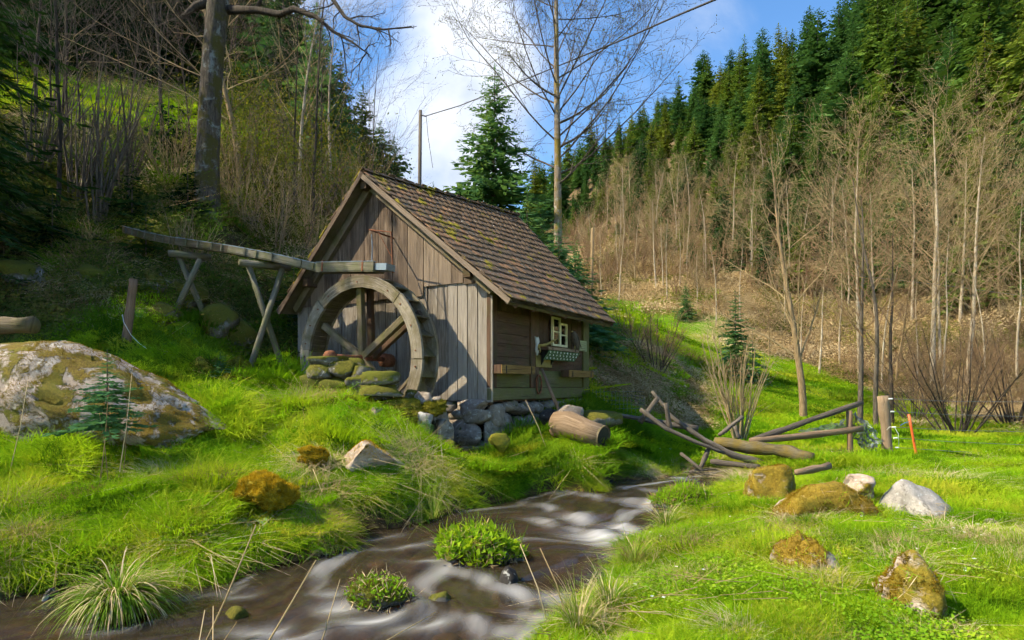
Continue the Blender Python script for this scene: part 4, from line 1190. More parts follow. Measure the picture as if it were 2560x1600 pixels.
# masonry pier under the axle
pier = empty('stone_pier', PX(850, 985, 10.9), 'mossy masonry pier of rough blocks in front of the wheel', 'stone pier')
KEEPOUT0 = [(PX(850, 940, 10.9).x, 11.0, .55, .28), (PX(946, 950, 10.6).x, 10.65, .28, .18)]
for px, py, hw, hh, sd_, mt, Y in ((822, 903, 50, 12, 41, 'rock_hill', 11.0), (800, 925, 34, 22, 42, 'rock_hill', 10.95), (858, 926, 36, 24, 43, 'rock_hill', 10.95), (905, 934, 26, 18, 46, 'rock_hill', 10.85), (790, 962, 38, 24, 48, 'rock_hill', 10.92), (848, 966, 44, 24, 44, 'rock_hill', 10.90), (906, 962, 40, 20, 49, 'rock_hill', 10.8),
        (950, 950, 50, 22, 45, 'rock_hill', 10.62), (950, 975, 56, 16, 50, 'rock_hill', 10.58), (845, 945, 82, 46, 51, 'rock_hill', 11.18), (935, 962, 62, 30, 52, 'rock_hill', 10.82)):
    k = Y / FPX
    rock('block', PX(px, py, Y), (hw * k * 1.06, .26, hh * k * 1.08), M[mt], sd_, pier, rnd.uniform(-.12, .12), 3, cuts=8, rough=.10, box=.55, cutd=(.65, .9))

# ------------------------------------------------------------------ flume and trestles
fl = [H(-.80, 1.98, 3.66), H(-.80, 3.52, 3.80), PX(700, 655, 12.75), PX(580, 632, 13.05), PX(450, 612, 13.5), PX(385, 600, 14.1), PX(322, 582, 14.9)]
flume = empty('flume', H(-.8, 2.0, 3.6), 'long wooden water flume with metal lining leading down to the wheel', 'flume')
def trough(p0, p1, w=.26, h=.15, ends=False, mat='trestle_wood'):
    d = (p1 - p0).normalized(); x = d.cross(Z1).normalized(); y = x.cross(d)
    for sgn in (-1, 1):
        MB().box((p0 + p1) / 2 + x * (sgn * w / 2) + y * (h / 2), x * .018, y * (h / 2), (p1 - p0) / 2).build('side_board', M[mat], flume)
        MB().box((p0 + p1) / 2 + x * (sgn * (w / 2 - .004)) + y * (h + .008), x * .030, y * .006, (p1 - p0) / 2).build('lining_edge', M['zinc'], flume)
    MB().box((p0 + p1) / 2 + y * -.012, x * (w / 2 + .01), y * .012, (p1 - p0) / 2).build('floor_board', M[mat], flume)
    MB().box((p0 + p1) / 2 + y * .006, x * (w / 2 - .024), y * .004, (p1 - p0) / 2).build('lining', M['zinc'], flume)
    return d, x, y
d, x, y = trough(fl[0], fl[1], .28, .16)
for f in (.12, .82):
    c = fl[0] + (fl[1] - fl[0]) * (1 - f)
    MB().box(c + y * .09 - x * .0, d * .02, x * .165, y * .105).build('iron_strap' if f < .5 else 'collar', M['rust'], flume)
MB().box(fl[0] - d * .14 + y * .07, x * .12, y * .06, d * .15).build('spout', M['zinc'], flume)
for a, b, mt in ((fl[1], fl[2], 'trestle_wood'), (fl[2], fl[3], 'trestle_wood'), (fl[3], fl[4], 'moss_wood'), (fl[4], fl[5], 'moss_wood'), (fl[5], fl[6], 'moss_wood')):
    d, x, y = trough(a + (a - b).normalized() * .005, b, .26, .125, mat=mt)
    L = (b - a).length
    for k in range(max(2, int(L / .33))):
        c = a + d * (.12 + k * .33 + rnd.uniform(-.05, .05))
        if (c - a).length > L - .03: continue
        for sg in (-1, 1):
            MB().box(c + x * (sg * .158) + y * .06, d * .018, x * .012, y * .072).build('batten', M['trestle_wood'], flume)
trd = [('trestle_near', None)]
def trestle(label, bar0, bar1, legs, seed):
    e = empty('trestle', (bar0 + bar1) / 2 - Vector((0, 0, 1.5)), label, 'trestle', 'trestles under the flume')
    MB().tube([bar0, (bar0 + bar1) / 2, bar1], [.07, .075, .07], 10, rough=.04, seed=seed).build('crossbar', M['trestle_wood'], e, True)
    for k, (a, b) in enumerate(legs):
        g = G(b.x, b.y)
        if b.z > g - .1: b = b + (b - a).normalized() * ((b.z - g + .12) / max(.2, abs((b - a).normalized().z)))
        MB().tube([a, (a + b) / 2, b], [.055, .062, .066], 10, rough=.04, seed=seed + k).build('leg', M['trestle_wood'], e, True)
trestle('round log trestle carrying the flume nearest the wheel', PX(598, 656, 12.55), PX(726, 670, 13.15), ((PX(622, 665, 12.70), PX(702, 905, 12.95)), (PX(706, 672, 12.95), PX(634, 893, 12.60))), 71)
trestle('crossed log trestle under the upper flume against the mossy bank', PX(420, 633, 13.2), PX(528, 644, 13.6), ((PX(446, 640, 13.42), PX(522, 812, 13.5)), (PX(500, 648, 13.3), PX(440, 776, 13.2))), 75)
# chain and bent iron rod at the gable above the flume end
ch = MB()
ch.tube([H(-.66, 2.30, 4.42), H(-.72, 2.22, 4.15), H(-.80, 2.16, 3.86)], .012, 5)
c_ = ch.build('chain', M['wire']); tag(c_, 'thin chain hanging from the gable to the flume end', 'chain')
ib = MB()
ib.tube([H(.0, 2.30, 4.48), H(-.68, 2.34, 4.52), H(-.68, 1.78, 4.40), H(-.70, 1.72, 3.62)], .016, 6)
ib.tube([H(-.68, 2.1, 4.43), H(-.69, 1.74, 3.9)], .008, 5)
c_ = ib.build('iron_bracket', M['rust']); tag(c_, 'bent rusty iron rod standing out from the gable', 'bracket')

# ------------------------------------------------------------------ rocks
KEEPOUT = list(KEEPOUT0)          # (x, y, rx, ry) where no grass grows
def fuzz(o, n, length, mat, seed, zmin=-0.2, up=0.6, wid=0.004, thr=None, name='moss'):
    """short moss shoots standing on a rock, one part of it"""
    rg = np.random.default_rng(seed)
    me = o.data
    v = np.array([q.co[:] for q in me.vertices]); f = np.array([q.vertices[:] for q in me.polygons])
    a, b, c = v[f[:, 0]], v[f[:, 1]], v[f[:, 2]]
    nr = np.cross(b - a, c - a); ar = np.linalg.norm(nr, axis=1); nr = nr / (ar[:, None] + 1e-9)
    w = ar * (nr[:, 2] > zmin)
    if thr is not None:
        cc = (a + b + c) / 3 + np.array(wloc(o))
        w = w * (fbm(cc[:, 0] * 3, cc[:, 1] * 3, cc[:, 2] * 3, s=seed, o=3) > thr)
    if w.sum() <= 0: return
    k = rg.choice(len(f), n, p=w / w.sum())
    r1 = np.sqrt(rg.random(n))[:, None]; r2 = rg.random(n)[:, None]
    p = a[k] * (1 - r1) + b[k] * (r1 * (1 - r2)) + c[k] * (r1 * r2)
    d = nr[k] + rg.normal(size=(n, 3)) * .55 + np.array([0, 0, up]); d /= np.linalg.norm(d, axis=1)[:, None]
    s = np.cross(d, rg.normal(size=(n, 3))); s /= np.linalg.norm(s, axis=1)[:, None]
    L = length * rg.uniform(.5, 1.3, n)[:, None]
    V = np.stack([p - s * wid - d * .01, p + s * wid - d * .01, p + d * L], 1).reshape(-1, 3)
    m = npmesh(name, V, np.arange(3 * n).reshape(-1, 3), mat)
    q = link(name, m, o); q['kind'] = 'stuff'
    return q
M['moss_blade'] = leaf_mat('golden_moss_shoots', [(0.25, (0.20, 0.13, 0.010)), (0.5, (0.42, 0.28, 0.015)), (0.75, (0.60, 0.42, 0.03))], 0.3, 0.8, 6.0, 0.1, (1, 1, 0.7))
M['moss_blade_d'] = leaf_mat('brown_gold_moss_shoots', [(0.25, (0.085, 0.055, 0.008)), (0.5, (0.20, 0.13, 0.012)), (0.75, (0.33, 0.23, 0.02))], 0.3, 0.8, 6.0, 0.1, (1, 1, 0.7))
M['moss_blade_g'] = leaf_mat('olive_moss_shoots', [(0.25, (0.05, 0.055, 0.008)), (0.5, (0.12, 0.12, 0.012)), (0.75, (0.22, 0.20, 0.02))], 0.3, 0.8, 6.0, 0.1, (1, 1, 0.7))
def prock(name, px, py, Y, hw, hh, dep, mat, seed, label, cat='rock', sink=0.0, rotz=0.0, keep=True, sub=4, group=None, prof=None, **k):
    """rock whose picture spans px +- hw, py +- hh at depth Y, dep = half depth in metres"""
    q = Y / FPX
    c = PX(px, py, Y) - Vector((0, 0, sink))
    o = rock(name, c, (hw * q, dep, hh * q + sink), M[mat], seed, None, rotz, sub, label, cat, group, **k)
    if prof:
        a_ = np.empty(len(o.data.vertices) * 3, np.float32); o.data.vertices.foreach_get('co', a_); a_ = a_.reshape(-1, 3)
        t_ = (a_[:, 0] - a_[:, 0].min()) / (a_[:, 0].max() - a_[:, 0].min()); z0_ = a_[:, 2].min()
        a_[:, 2] = z0_ + (a_[:, 2] - z0_) * np.interp(t_, *prof); o.data.vertices.foreach_set('co', a_.ravel()); o.data.update()
    if keep: KEEPOUT.append((c.x, c.y, hw * q * .8, dep * .8))
    return o
# the big lichened boulder on the left bank: a ridge that falls away to the right
def big_boulder():
    v, f = rock_shape(5, 5, cuts=10, rough=.07, cutd=(.6, .85))
    mx, mn = v.max(0), v.min(0); v = (v - (mx + mn) / 2) / ((mx - mn) / 2)
    t = np.clip((v[:, 0] + 1) / 2, 0, 1)
    prof = np.interp(t, [0, .25, .45, .6, .75, .9, 1.0], [1.0, 1.02, .95, .80, .66, .42, .12])
    z = np.where(v[:, 2] > 0, v[:, 2] * prof, v[:, 2] * .6)
    n = fbm(v[:, 0] * 2.2, v[:, 1] * 2.2, v[:, 2] * 2.2, s=77, o=5)
    ck = np.abs(fbm(v[:, 0] * 1.6 + 2, v[:, 1] * 1.6, v[:, 2] * 2.6, s=79, o=3))
    n = n - 1.3 * np.clip(.09 - ck, 0, 1) / .09
    V = np.c_[v[:, 0] * 2.02, v[:, 1] * 1.0, z * 1.38] + (v / (np.linalg.norm(v, axis=1)[:, None] + 1e-6)) * (n * .085)[:, None]
    V = V @ np.array(Euler((0, 0, .10)).to_matrix()).T
    c = PX(185, 1085, 8.5)
    o = link('boulder', npmesh('boulder', V, f, M['boulder'], True), None, c)
    tag(o, 'huge grey lichened boulder patched with moss on the near bank', 'boulder')
    KEEPOUT.append((c.x, c.y, 2.0, .85))
    return o
bb = big_boulder()
fuzz(bb, 14000, .028, M['moss_blade_d'], 5, -0.5, .2, .004, .12)
R1 = prock('rock', 1930, 1202, 8.6, 58, 42, .34, 'rock_moss', 101, 'rounded mossy brown rock on the stream edge before the mossy beam', sink=.12)
R2 = prock('rock', 2058, 1246, 7.45, 138, 58, .42, 'rock_moss', 108, 'long flat-topped rock thickly covered in orange moss', sink=.10, rotz=-.1, box=.4, cuts=7, rough=.16, prof=([0, .15, .3, .8, 1], [.45, .7, .9, 1.0, .95]))
R3 = prock('rock', 2318, 1250, 7.45, 120, 60, .42, 'rock_white', 103, 'angular pale grey rock with dark moss spots in the meadow', sink=.15, cuts=9, cutd=(.45, .7), rough=.06, prof=([0, .1, .28, .55, .8, 1], [.55, .9, 1.0, .82, .55, .25]))
R4 = prock('rock', 2014, 1390, 5.2, 94, 72, .30, 'rock_moss', 104, 'low orange mossy rock half buried in grass below the flat rock', sink=.12, rough=.22, prof=([0, .2, .5, .8, 1], [.6, .9, 1.0, .75, .4]))
R5 = prock('rock', 2266, 1462, 4.35, 84, 116, .34, 'rock_moss', 105, 'tall bulging mossy rock near the lower right corner', sink=.15, rough=.2, prof=([0, .3, .6, 1], [.75, 1.0, .9, .5]))
R6 = prock('rock', 2490, 1318, 6.7, 30, 20, .12, 'rock_pink', 106, 'small round pink stone lying in the right meadow', sink=.04, sub=3)
R7 = prock('rock', 2150, 1208, 8.0, 34, 22, .2, 'rock_pink', 107, 'small mossy stone behind the long orange rock', sink=.05, sub=3, keep=False)
for o, n, zm in ((R1, 1500, -.6), (R2, 9000, -.7), (R4, 5000, -.6), (R5, 8000, -.8)): fuzz(o, n, .030, M['moss_blade_d'], 11, zm, .0, .0035, -.12 if o is not R1 else .2)
L1 = prock('rock', 922, 1120, 8.35, 86, 30, .35, 'rock_pink', 116, 'peaked pinkish rock with mossy skirt on the sunny bank', sink=.12, cuts=8, cutd=(.4, .65), prof=([0, .2, .4, .7, 1], [.5, .85, 1.0, .8, .5]))
fuzz(L1, 1600, .03, M['moss_blade'], 21, -.8, .1, .0035, .15)
L2 = prock('moss_mound', 668, 1206, 6.85, 78, 30, .30, 'moss_mound', 112, 'bright golden moss mound glowing in the left bank grass', 'moss mound', sink=.12, rough=.3, cuts=4)
L3 = prock('moss_mound', 784, 1130, 8.1, 40, 18, .18, 'moss_mound', 113, 'small golden moss cushion left of the peaked rock', 'moss mound', sink=.06, rough=.3)
fuzz(L2, 14000, .035, M['moss_blade'], 22, -.5, .4); fuzz(L3, 5000, .035, M['moss_blade'], 23, -.5, .4)
for k, (px, py, Y, hw, hh, dp, lab) in enumerate(((590, 905, 11.6, 48, 26, .35, 'rounded mossy mound at the foot of the seedling fir'), (500, 915, 11.4, 70, 32, .4, 'broad low mossy mound behind the boulder'),
        (585, 948, 10.9, 36, 22, .25, 'small mossy mound below the trestle'), (860, 1000, 10.2, 46, 20, .3, 'olive moss hummock in front of the stone pier'), (770, 995, 10.4, 40, 16, .25, 'flat moss patch left of the pier hummock'), (1010, 1010, 10.5, 60, 24, .3, 'mossy hummock above the corner stones'))):
    o = prock('moss_mound', px, py + 8, Y, hw, hh, dp, 'moss_green', 130 + k, lab, 'moss mound', sink=.18, sub=4, rough=.28)
    fuzz(o, 6000, .04, M['moss_blade_g'], 31 + k, -.3, .4)
# stones of the fallen bank wall before the mill corner
for k, (px, py, Y, hw, hh, mt, lab) in enumerate((
        (1058, 998, 10.75, 24, 20, 'rock_wallp', 'angular stone at the wheel end of the corner heap'),
        (1100, 1030, 10.9, 28, 40, 'rock_wall', 'upright grey stone leaning by the mill corner'),
        (1062, 1050, 10.4, 22, 22, 'rock_white', 'white-topped stone above the little fir sprout'),
        (992, 1045, 10.3, 16, 14, 'rock_pink', 'small pinkish stone in the mossy slope'),
        (938, 1032, 10.2, 26, 15, 'rock_pink', 'flat mossy stone in the grass below the pier'),
        (1105, 1080, 10.7, 30, 34, 'rock_wall', 'large grey stone beneath the leaning stone'),
        (1110, 1118, 10.4, 30, 22, 'rock_hill', 'dark mossy stone at the bottom of the corner heap'),
        (1030, 985, 10.9, 20, 12, 'rock_hill', 'low mossy stone under the wheel rim'),
        (1248, 1100, 10.4, 28, 17, 'moss_green', 'rounded cushion of moss in front of the footing'))):
    prock('stone', px, py, Y, hw, hh, hw * Y / FPX * .9, mt, 150 + k, lab, 'stone', sink=.05, sub=3, cuts=9, cutd=(.5, .8), box=.2)
o = prock('moss_mound', 1085, 1012, 10.6, 36, 15, .2, 'moss_green', 170, 'olive moss cushion between the corner stones', 'moss mound', sink=.05, sub=4, rough=.5); fuzz(o, 4000, .035, M['moss_blade_g'], 40, -.3, .4)
# boulders on the shaded slope
for k, (px, Y, r, hz, lab) in enumerate(((400, 13.9, .42, .38, 'grey boulder beside the upper trestle'), (470, 13.95, .5, .5, 'mossy boulder behind the upper trestle'), (545, 13.6, .45, .45, 'mossy boulder right of the upper trestle'),
        (415, 12.9, .38, .32, 'mossy rock below the grey boulder'), (100, 15.5, .5, .35, 'mossy rock in the dark wood at the left'), (240, 13.8, .42, .25, 'rounded mossy rock on the shaded slope'),
        (190, 15.2, .4, .28, 'moss-capped rock beneath the dark saplings'), (60, 13.2, .6, .35, 'mossy hump at the left edge of the slope'), (600, 13.9, .4, .35, 'dark rock under the flume'), (350, 15.6, .35, .22, 'small mossy rock above the flume'))):
    c = GP(px, Y, hz * .25)
    rock('hill_rock', c, (r, r * .8, hz), M['rock_hill'], 200 + k, None, rnd.uniform(0, 3), 3, lab, 'rock', cuts=6, rough=.12)
# stones and sods in the stream
s1 = prock('stream_stone', 1272, 1447, 5.75, 26, 30, .12, 'rock_wet', 181, 'dark wet stone at the tip of the grassy islet', 'stone', sink=.06, sub=3, keep=False)
s2 = prock('stream_stone', 1100, 1490, 5.35, 30, 13, .08, 'rock_hill', 182, 'small mossy stone breaking the water', 'stone', sink=.05, sub=3, keep=False)
s3 = prock('stream_stone', 132, 1490, 5.3, 18, 22, .08, 'rock_wet', 183, 'black wet stone at the water edge beside the big tussock', 'stone', sink=.05, sub=3, keep=False)
s4 = prock('stream_stone', 590, 1528, 5.0, 32, 12, .08, 'rock_hill', 184, 'mossy stone just above the water right of the big tussock', 'stone', sink=.05, sub=3, keep=False)
# rounded pebbles on the bed seen through the water
bedst = []
for k in range(70):
    px = RNG.uniform(150, 1700); py = RNG.uniform(1180, 1600)
    x0, y0 = on_water(px, py)
    if stream_sdf(np.array([x0]), np.array([y0]))[0] > -.12: continue
    r = RNG.uniform(.05, .13)
    v, f = rock_shape(2, 300 + k % 12, cuts=4, rough=.1)
    bedst.append((v * np.array([r * 1.3, r, r * .5]) + np.array([x0, y0, G(x0, y0) + .01]), f))
VV = []; FF = []; nb = 0
for v, f in bedst: VV.append(v); FF.append(f + nb); nb += len(v)
M['pebble'] = plain('amber_bed_stones', (0.26, 0.15, 0.05), .8, var=.6, sc=5)
o = link('stream_pebbles', npmesh('stream_pebbles', np.concatenate(VV), np.concatenate(FF), M['pebble'], True)); tag(o, 'amber pebbles on the bed of the stream', kind='stuff')

# ------------------------------------------------------------------ logs, broken rails and fence
def pole(name, pts, rad, mat, label, cat, n=8, seed=0, group=None):
    rad = [r_ * .8 for r_ in (rad if hasattr(rad, '__len__') else [rad] * len(pts))]
    P2, R2_ = [], []
    for a_, b_, ra, rb in zip(pts[:-1], pts[1:], rad[:-1], rad[1:]):
        for q_ in range(4):
            P2.append(a_.lerp(b_, q_ / 4) + Vector((0, 0, random.Random(seed * 31 + len(P2)).uniform(-.12, .12) * ra))); R2_.append((ra + (rb - ra) * q_ / 4) * random.Random(seed * 7 + len(P2)).uniform(.9, 1.12))
    P2.append(pts[-1]); R2_.append(rad[-1])
    o = MB().tube(P2, R2_, n, True, .10, seed).build(name, M[mat], None, True)
    return tag(o, label, cat, group)
# hollowed log lying in front of the wall
lg = [PX(1392, 1062, 11.55), PX(1425, 1063, 11.35), PX(1465, 1078, 11.1), PX(1508, 1091, 10.85)]
hl = empty('hollow_log', lg[1] - Vector((0, 0, .25)), 'bark-stripped pale log with a black disc for its shaded hollow end lying in the grass', 'log')
MB().tube(lg, [.25, .25, .215, .195], 16, True, .03, 3).build('trunk', M['log_wood'], hl, True)
dl = (lg[3] - lg[2]).normalized()
MB().tube([lg[3] - dl * .01, lg[3] + dl * .004], .165, 16).build('hollow', M['black'], hl)  # black disc on the closed end, painted shade of a hollow
MB().tube([lg[3] - dl * .02, lg[3] + dl * .018], .198, 16, cap=False).build('bark_ring', M['moss_wood'], hl)
MB().tube([lg[1] + Vector((.12, -.20, .10)), lg[1] + Vector((.13, -.235, .11))], .055, 10).build('knot', M['pole_wood'], hl)
o = rock('chopping_stump', PX(1424, 1034, 11.75), (.25, .2, .17), M['rock_wallp'], 401, None, .4, 3, 'pale weathered stump standing behind the hollow log', 'stump', cuts=5, rough=.06, box=.4)
o = rock('rotten_stump', PX(1370, 1046, 11.95), (.19, .17, .2), M['rock_wet'], 402, None, .4, 3, 'black rotten stump against the footing', 'stump', cuts=9, rough=.2)
o = rock('turf_heap', PX(1492, 1048, 11.9), (.45, .35, .17), M['rock_hill'], 403, None, .2, 3, 'low mossy heap of red-brown rotten wood beside the log', 'heap', cuts=6, rough=.12)
for k in range(5):
    a = PX(1456 + k * 4, 1046 + k * 4, 11.75); b = PX(1508 + k * 3, 1048 + k * 4, 11.8)
    pole('rotten_stick', [a, b], .025, 'red_brown', 'red-brown rotten stick on the mossy heap', 'stick', 6, k, 'rotten sticks on the heap')
YB = 12.6
pole('fallen_rail', [PX(1500, 1029, 12.9), PX(1599, 1047, 12.9), PX(1665, 1060, 12.8), PX(1745, 1072, 12.7)], [.05, .06, .085, .085], 'rail_wood', 'pale grey log lying behind the leaning posts', 'log', seed=11)
pole('bent_pole', [PX(1630, 978, 12.4), PX(1659, 1013, 12.3), PX(1678, 1042, 12.2), PX(1764, 1102, 12.0), PX(1831, 1138, 11.9), PX(1913, 1161, 11.9)], [.04, .05, .055, .07, .085, .09], 'rail_wood', 'long bent pole sagging down over the stream', 'pole', seed=12)
pole('fallen_rail', [PX(1601, 1022, 12.0), PX(1665, 1072, 11.8), PX(1740, 1105, 11.7), PX(1811, 1133, 11.7)], [.05, .055, .05, .04], 'rail_wood', 'thin pale rail lying along the bent pole', 'rail', seed=13)
pole('leaning_post', [PX(1600, 1056, 12.1), PX(1644, 996, 12.2)], [.07, .06], 'rail_wood', 'post leaning right on the bank beside the bent pole', 'post', seed=14)
pole('leaning_post', [PX(1676, 1078, 12.0), PX(1664, 1008, 12.0)], [.065, .055], 'rail_wood', 'upright dark post crossed by the bent pole', 'post', seed=15)
pole('leaning_post', [PX(1751, 1170, 11.6), PX(1773, 1118, 11.8)], [.055, .06], 'rail_wood', 'dark post standing in the water under the bent pole', 'post', seed=16)
pole('fallen_rail', [PX(1702, 1134, 11.6), PX(1758, 1178, 11.2)], [.04, .04], 'rail_wood', 'short stick slanting into the water below the bank', 'stick', seed=17)
pole('fallen_rail', [PX(1797, 1089, 12.8), PX(1857, 1042, 12.9)], [.05, .05], 'rail_wood', 'dark rail end sticking up beside the hazel clump', 'rail', seed=18)
pole('fallen_rail', [PX(1848, 1096, 12.7), PX(1837, 1066, 12.7)], [.055, .045], 'rail_wood', 'short stub post behind the rail crossing', 'post', seed=19)
pole('fence_rail', [PX(1884, 1100, 12.4), PX(1990, 1063, 12.55), PX(2155, 1007, 12.8)], [.075, .075, .068], 'rail_wood', 'upper fence rail slanting up to the thin post', 'rail', seed=20)
pole('fence_rail', [PX(1876, 1102, 12.3), PX(2010, 1090, 12.45), PX(2156, 1071, 12.6)], [.08, .075, .072], 'log_wood', 'lower fence rail resting on the thin post', 'rail', seed=21)
pole('fence_post', [GP(2126, 12.75, -.1), PX(2123, 1026, 12.75)], [.075, .07], 'pole_wood', 'thin brown post carrying the two slanting rails', 'post', seed=22)
fp = pole('fence_post', [GP(2220, 12.7, -.1), PX(2215, 1060, 12.7), PX(2207, 990, 12.7)], [.14, .135, .125], 'log_wood', 'stout pale fence post with white insulators', 'post', 12, 23)
pole('mossy_beam', [PX(1786, 1104, 12.3), PX(1870, 1117, 12.0), PX(1960, 1128, 11.7), PX(2032, 1146, 11.3)], [.13, .15, .15, .13], 'moss_log', 'thick mossy beam lying along the far stream edge', 'beam', 10, 24)
pole('drift_log', [PX(1776, 1153, 11.7), PX(1840, 1161, 11.5), PX(1900, 1168, 11.3)], [.06, .065, .06], 'rail_wood', 'grey drift log lying low in the water under the beam', 'log', seed=25)
pole('cut_log', [PX(1990, 1182, 9.2), PX(2074, 1164, 9.4)], [.06, .07], 'log_wood', 'short cut log lying behind the orange rock', 'log', seed=26)
pole('post_stake', [PX(312, 885, 11.7), PX(323, 791, 11.7), PX(334, 697, 11.7)], [.10, .095, .085], 'pole_wood', 'old wooden fence post on the shaded bank behind the boulder', 'post', 10, 27)
pole('sawn_log', [PX(-60, 812, 8.8), PX(82, 812, 8.6)], [.155, .15], 'moss_wood', 'sawn log end lying on top of the boulder', 'log', 14, 28)
for k in range(9):
    a = on_water(1735 + rnd.uniform(-30, 40), 1186 + rnd.uniform(-6, 8)); b = on_water(1750 + rnd.uniform(-40, 60), 1188 + rnd.uniform(-8, 8))
    wz = float(water_z(a[1]))
    pole('drift_stick', [Vector((a[0], a[1], wz + rnd.uniform(.0, .08))), Vector((b[0], b[1], wz + rnd.uniform(.0, .12)))], rnd.uniform(.012, .03), 'rail_wood', 'dark stick in the driftwood tangle under the bent pole', 'stick', 6, k, 'driftwood tangle')
st = pole('plastic_stake', [GP(2295, 12.6, -.1), PX(2272, 1036, 12.6)], [.035, .03], 'orange', 'leaning orange plastic fence stake', 'stake', 8, 29)
# electric fence wires with insulators on the stout post
for k, (py, pyr) in enumerate(((997, 1002), (1029, 1040), (1068, 1078), (1095, 1112), (1119, 1136))):
    px0 = 2222 + k * 4
    ins = tag(MB().tube([PX(px0, py, 12.6), PX(px0 + 9, py, 12.6)], .015, 8).build('insulator', M['white']), ('topmost white insulator on the stout fence post', 'second white insulator from the top of the stout post', 'middle white insulator on the stout post', 'fourth white insulator down the stout post', 'lowest white insulator by the foot of the stout post')[k], 'insulator', 'insulators on the stout post')
    w = MB().tube([PX(px0 + 9, py, 12.6), PX(2380, py + 5 + (pyr - py) * .25, 12.7), PX(2620, pyr + 3, 12.9), PX(2800, pyr + 8, 13.1)], .0045, 4).build('fence_wire', M['wire'])
    tag(w, ('topmost wire strand of the fence', 'second wire strand of the fence from the top', 'middle wire strand of the fence', 'fourth wire strand of the fence from the top', 'lowest wire strand of the fence above the grass')[k], 'wire', 'fence wires')
o = MB().tube([PX(2217, 1075, 12.5), PX(2224, 1067, 12.45), PX(2236, 1068, 12.45), PX(2246, 1085, 12.45), PX(2247, 1115, 12.5)], .005, 6).build('white_lead', M['white'], None, True); tag(o, 'white insulated lead looping down the stout post', 'lead')
o = MB().tube([PX(2250, 1064, 12.5), PX(2262, 1057, 12.5), PX(2274, 1054, 12.5)], .006, 5).build('twine_knot', M['blue_twine'], None, True); tag(o, 'blue twine tied between insulators and orange stake', 'twine')
# slack roll of wire netting between the posts
def netting():
    P00, P10, P11, P01 = PX(2100, 1060, 12.9), PX(2200, 1092, 12.6), PX(2186, 1142, 12.5), PX(2150, 1112, 12.8)
    Pt = PX(2140, 1028, 12.8)
    m = MB()
    n = 17
    def q(i, j):
        u_, v_ = i / n, j / n
        a = P00.lerp(Pt, min(1, u_ * 2)) if u_ < .5 else Pt.lerp(P10, (u_ - .5) * 2)
        b = P01.lerp(P11, u_) if u_ < .9 else P11
        p = a.lerp(b, v_)
        return p + Vector((.03 * math.sin(i * 1.7 + j), .10 * math.sin(i * .8) * math.cos(j * .6) + .05 * math.sin(j * 1.3), .02 * math.sin(j * 2.1)))
    for i in range(n):
        for j in range(n):
            if j + i < 2 * n:
                m.tube([q(i, j), q(i + 1, j + 1)], .0065, 3, False)
                m.tube([q(i + 1, j), q(i, j + 1)], .0065, 3, False)
    # slack part lying to the left over the lower rail
    Q = [PX(1995, 1078, 12.9), PX(2110, 1052, 12.9), PX(2120, 1085, 12.8), PX(2040, 1092, 12.8)]
    k = 12
    for i in range(k):
        for j in range(k):
            f = lambda a, b: quad(Q[0], Q[1], Q[2], Q[3], a / k, b / k) + Vector((0, .06 * math.sin(a + b * .7), .02 * math.sin(a * 2.3)))
            m.tube([f(i, j), f(i + 1, j + 1)], .004, 3, False); m.tube([f(i + 1, j), f(i, j + 1)], .004, 3, False)
    return tag(m.build('wire_netting', M['wire']), 'slack blue-grey wire netting hanging between the two fence posts', 'wire netting')
netting()
# wire stock fence behind the mill
sf = MB()
a = PX(1482, 985, 15.2); b = PX(1610, 1000, 14.4)
for j in range(7):
    z0 = -.05 + j * .10
    sf.tube([a + Vector((0, 0, z0 - .5)), b + Vector((0, 0, z0 - .35))], .004, 3, False)
for i in range(14):
    p = a.lerp(b, i / 13); sf.tube([p + Vector((0, 0, -.62 + .12 * i / 13)), p + Vector((0, 0, .12))], .004, 3, False)
tag(sf.build('stock_fence', M['wire']), 'thin square-mesh wire fence behind the rear corner of the mill', 'wire fence')
# utility pole and cable
up_ = empty('utility_pole', GP(1048, 30, 0), 'slim wooden utility pole rising behind the roof ridge', 'utility pole')
top = PX(1051, 276, 30)
MB().tube([GP(1047, 30, -.3), (GP(1047, 30) + top) / 2, top], [.10, .09, .08], 10).build('shaft', M['rail_wood'], up_, True)
MB().tube([PX(1052, 288, 29.9), PX(1066, 291, 29.7)], .03, 6).build('hook', M['black'], up_)
c0 = PX(1064, 290, 29.7)
cpts = [c0, PX(1150, 264, 28), PX(1260, 220, 25.5), PX(1400, 163, 22), PX(1560, 98, 18.5), PX(1700, 36, 15.5), PX(1790, -2, 14), PX(1950, -75, 12)]
cb = tag(MB().tube(cpts, [.022, .022, .022, .022, .024, .026, .028, .03], 6).build('overhead_cable', M['cable'], None, True), 'thick dark overhead cable running up across the sky', 'cable')
tag(MB().tube([PX(1066, 293, 29.6), PX(1070, 340, 29.4), PX(1082, 420, 28.5)], .012, 4).build('stay_wire', M['cable']), 'thin wire hanging down from the utility pole top', 'wire')
p2_ = tag(MB().tube([GP(1478, 27, -.3), PX(1481, 570, 27)], [.07, .06], 8).build('slim_pole', M['bark_tan'], None, True), 'slim pale pole at the rear corner of the roof', 'pole')
tag(MB().tube([PX(2150, 690, 26), PX(2350, 712, 26), PX(2600, 745, 26)], .008, 4).build('thin_line_wire', M['wire']), 'thin wire strung through the bare trees on the right', 'wire')
tag(MB().tube([PX(306, 786, 11.55), PX(309, 805, 11.5), PX(328, 838, 11.5), PX(350, 860, 11.45), PX(366, 871, 11.4)], .004, 5).build('loose_wire', M['white'], None, True), 'white loose wire curling down from the old fence post', 'wire')

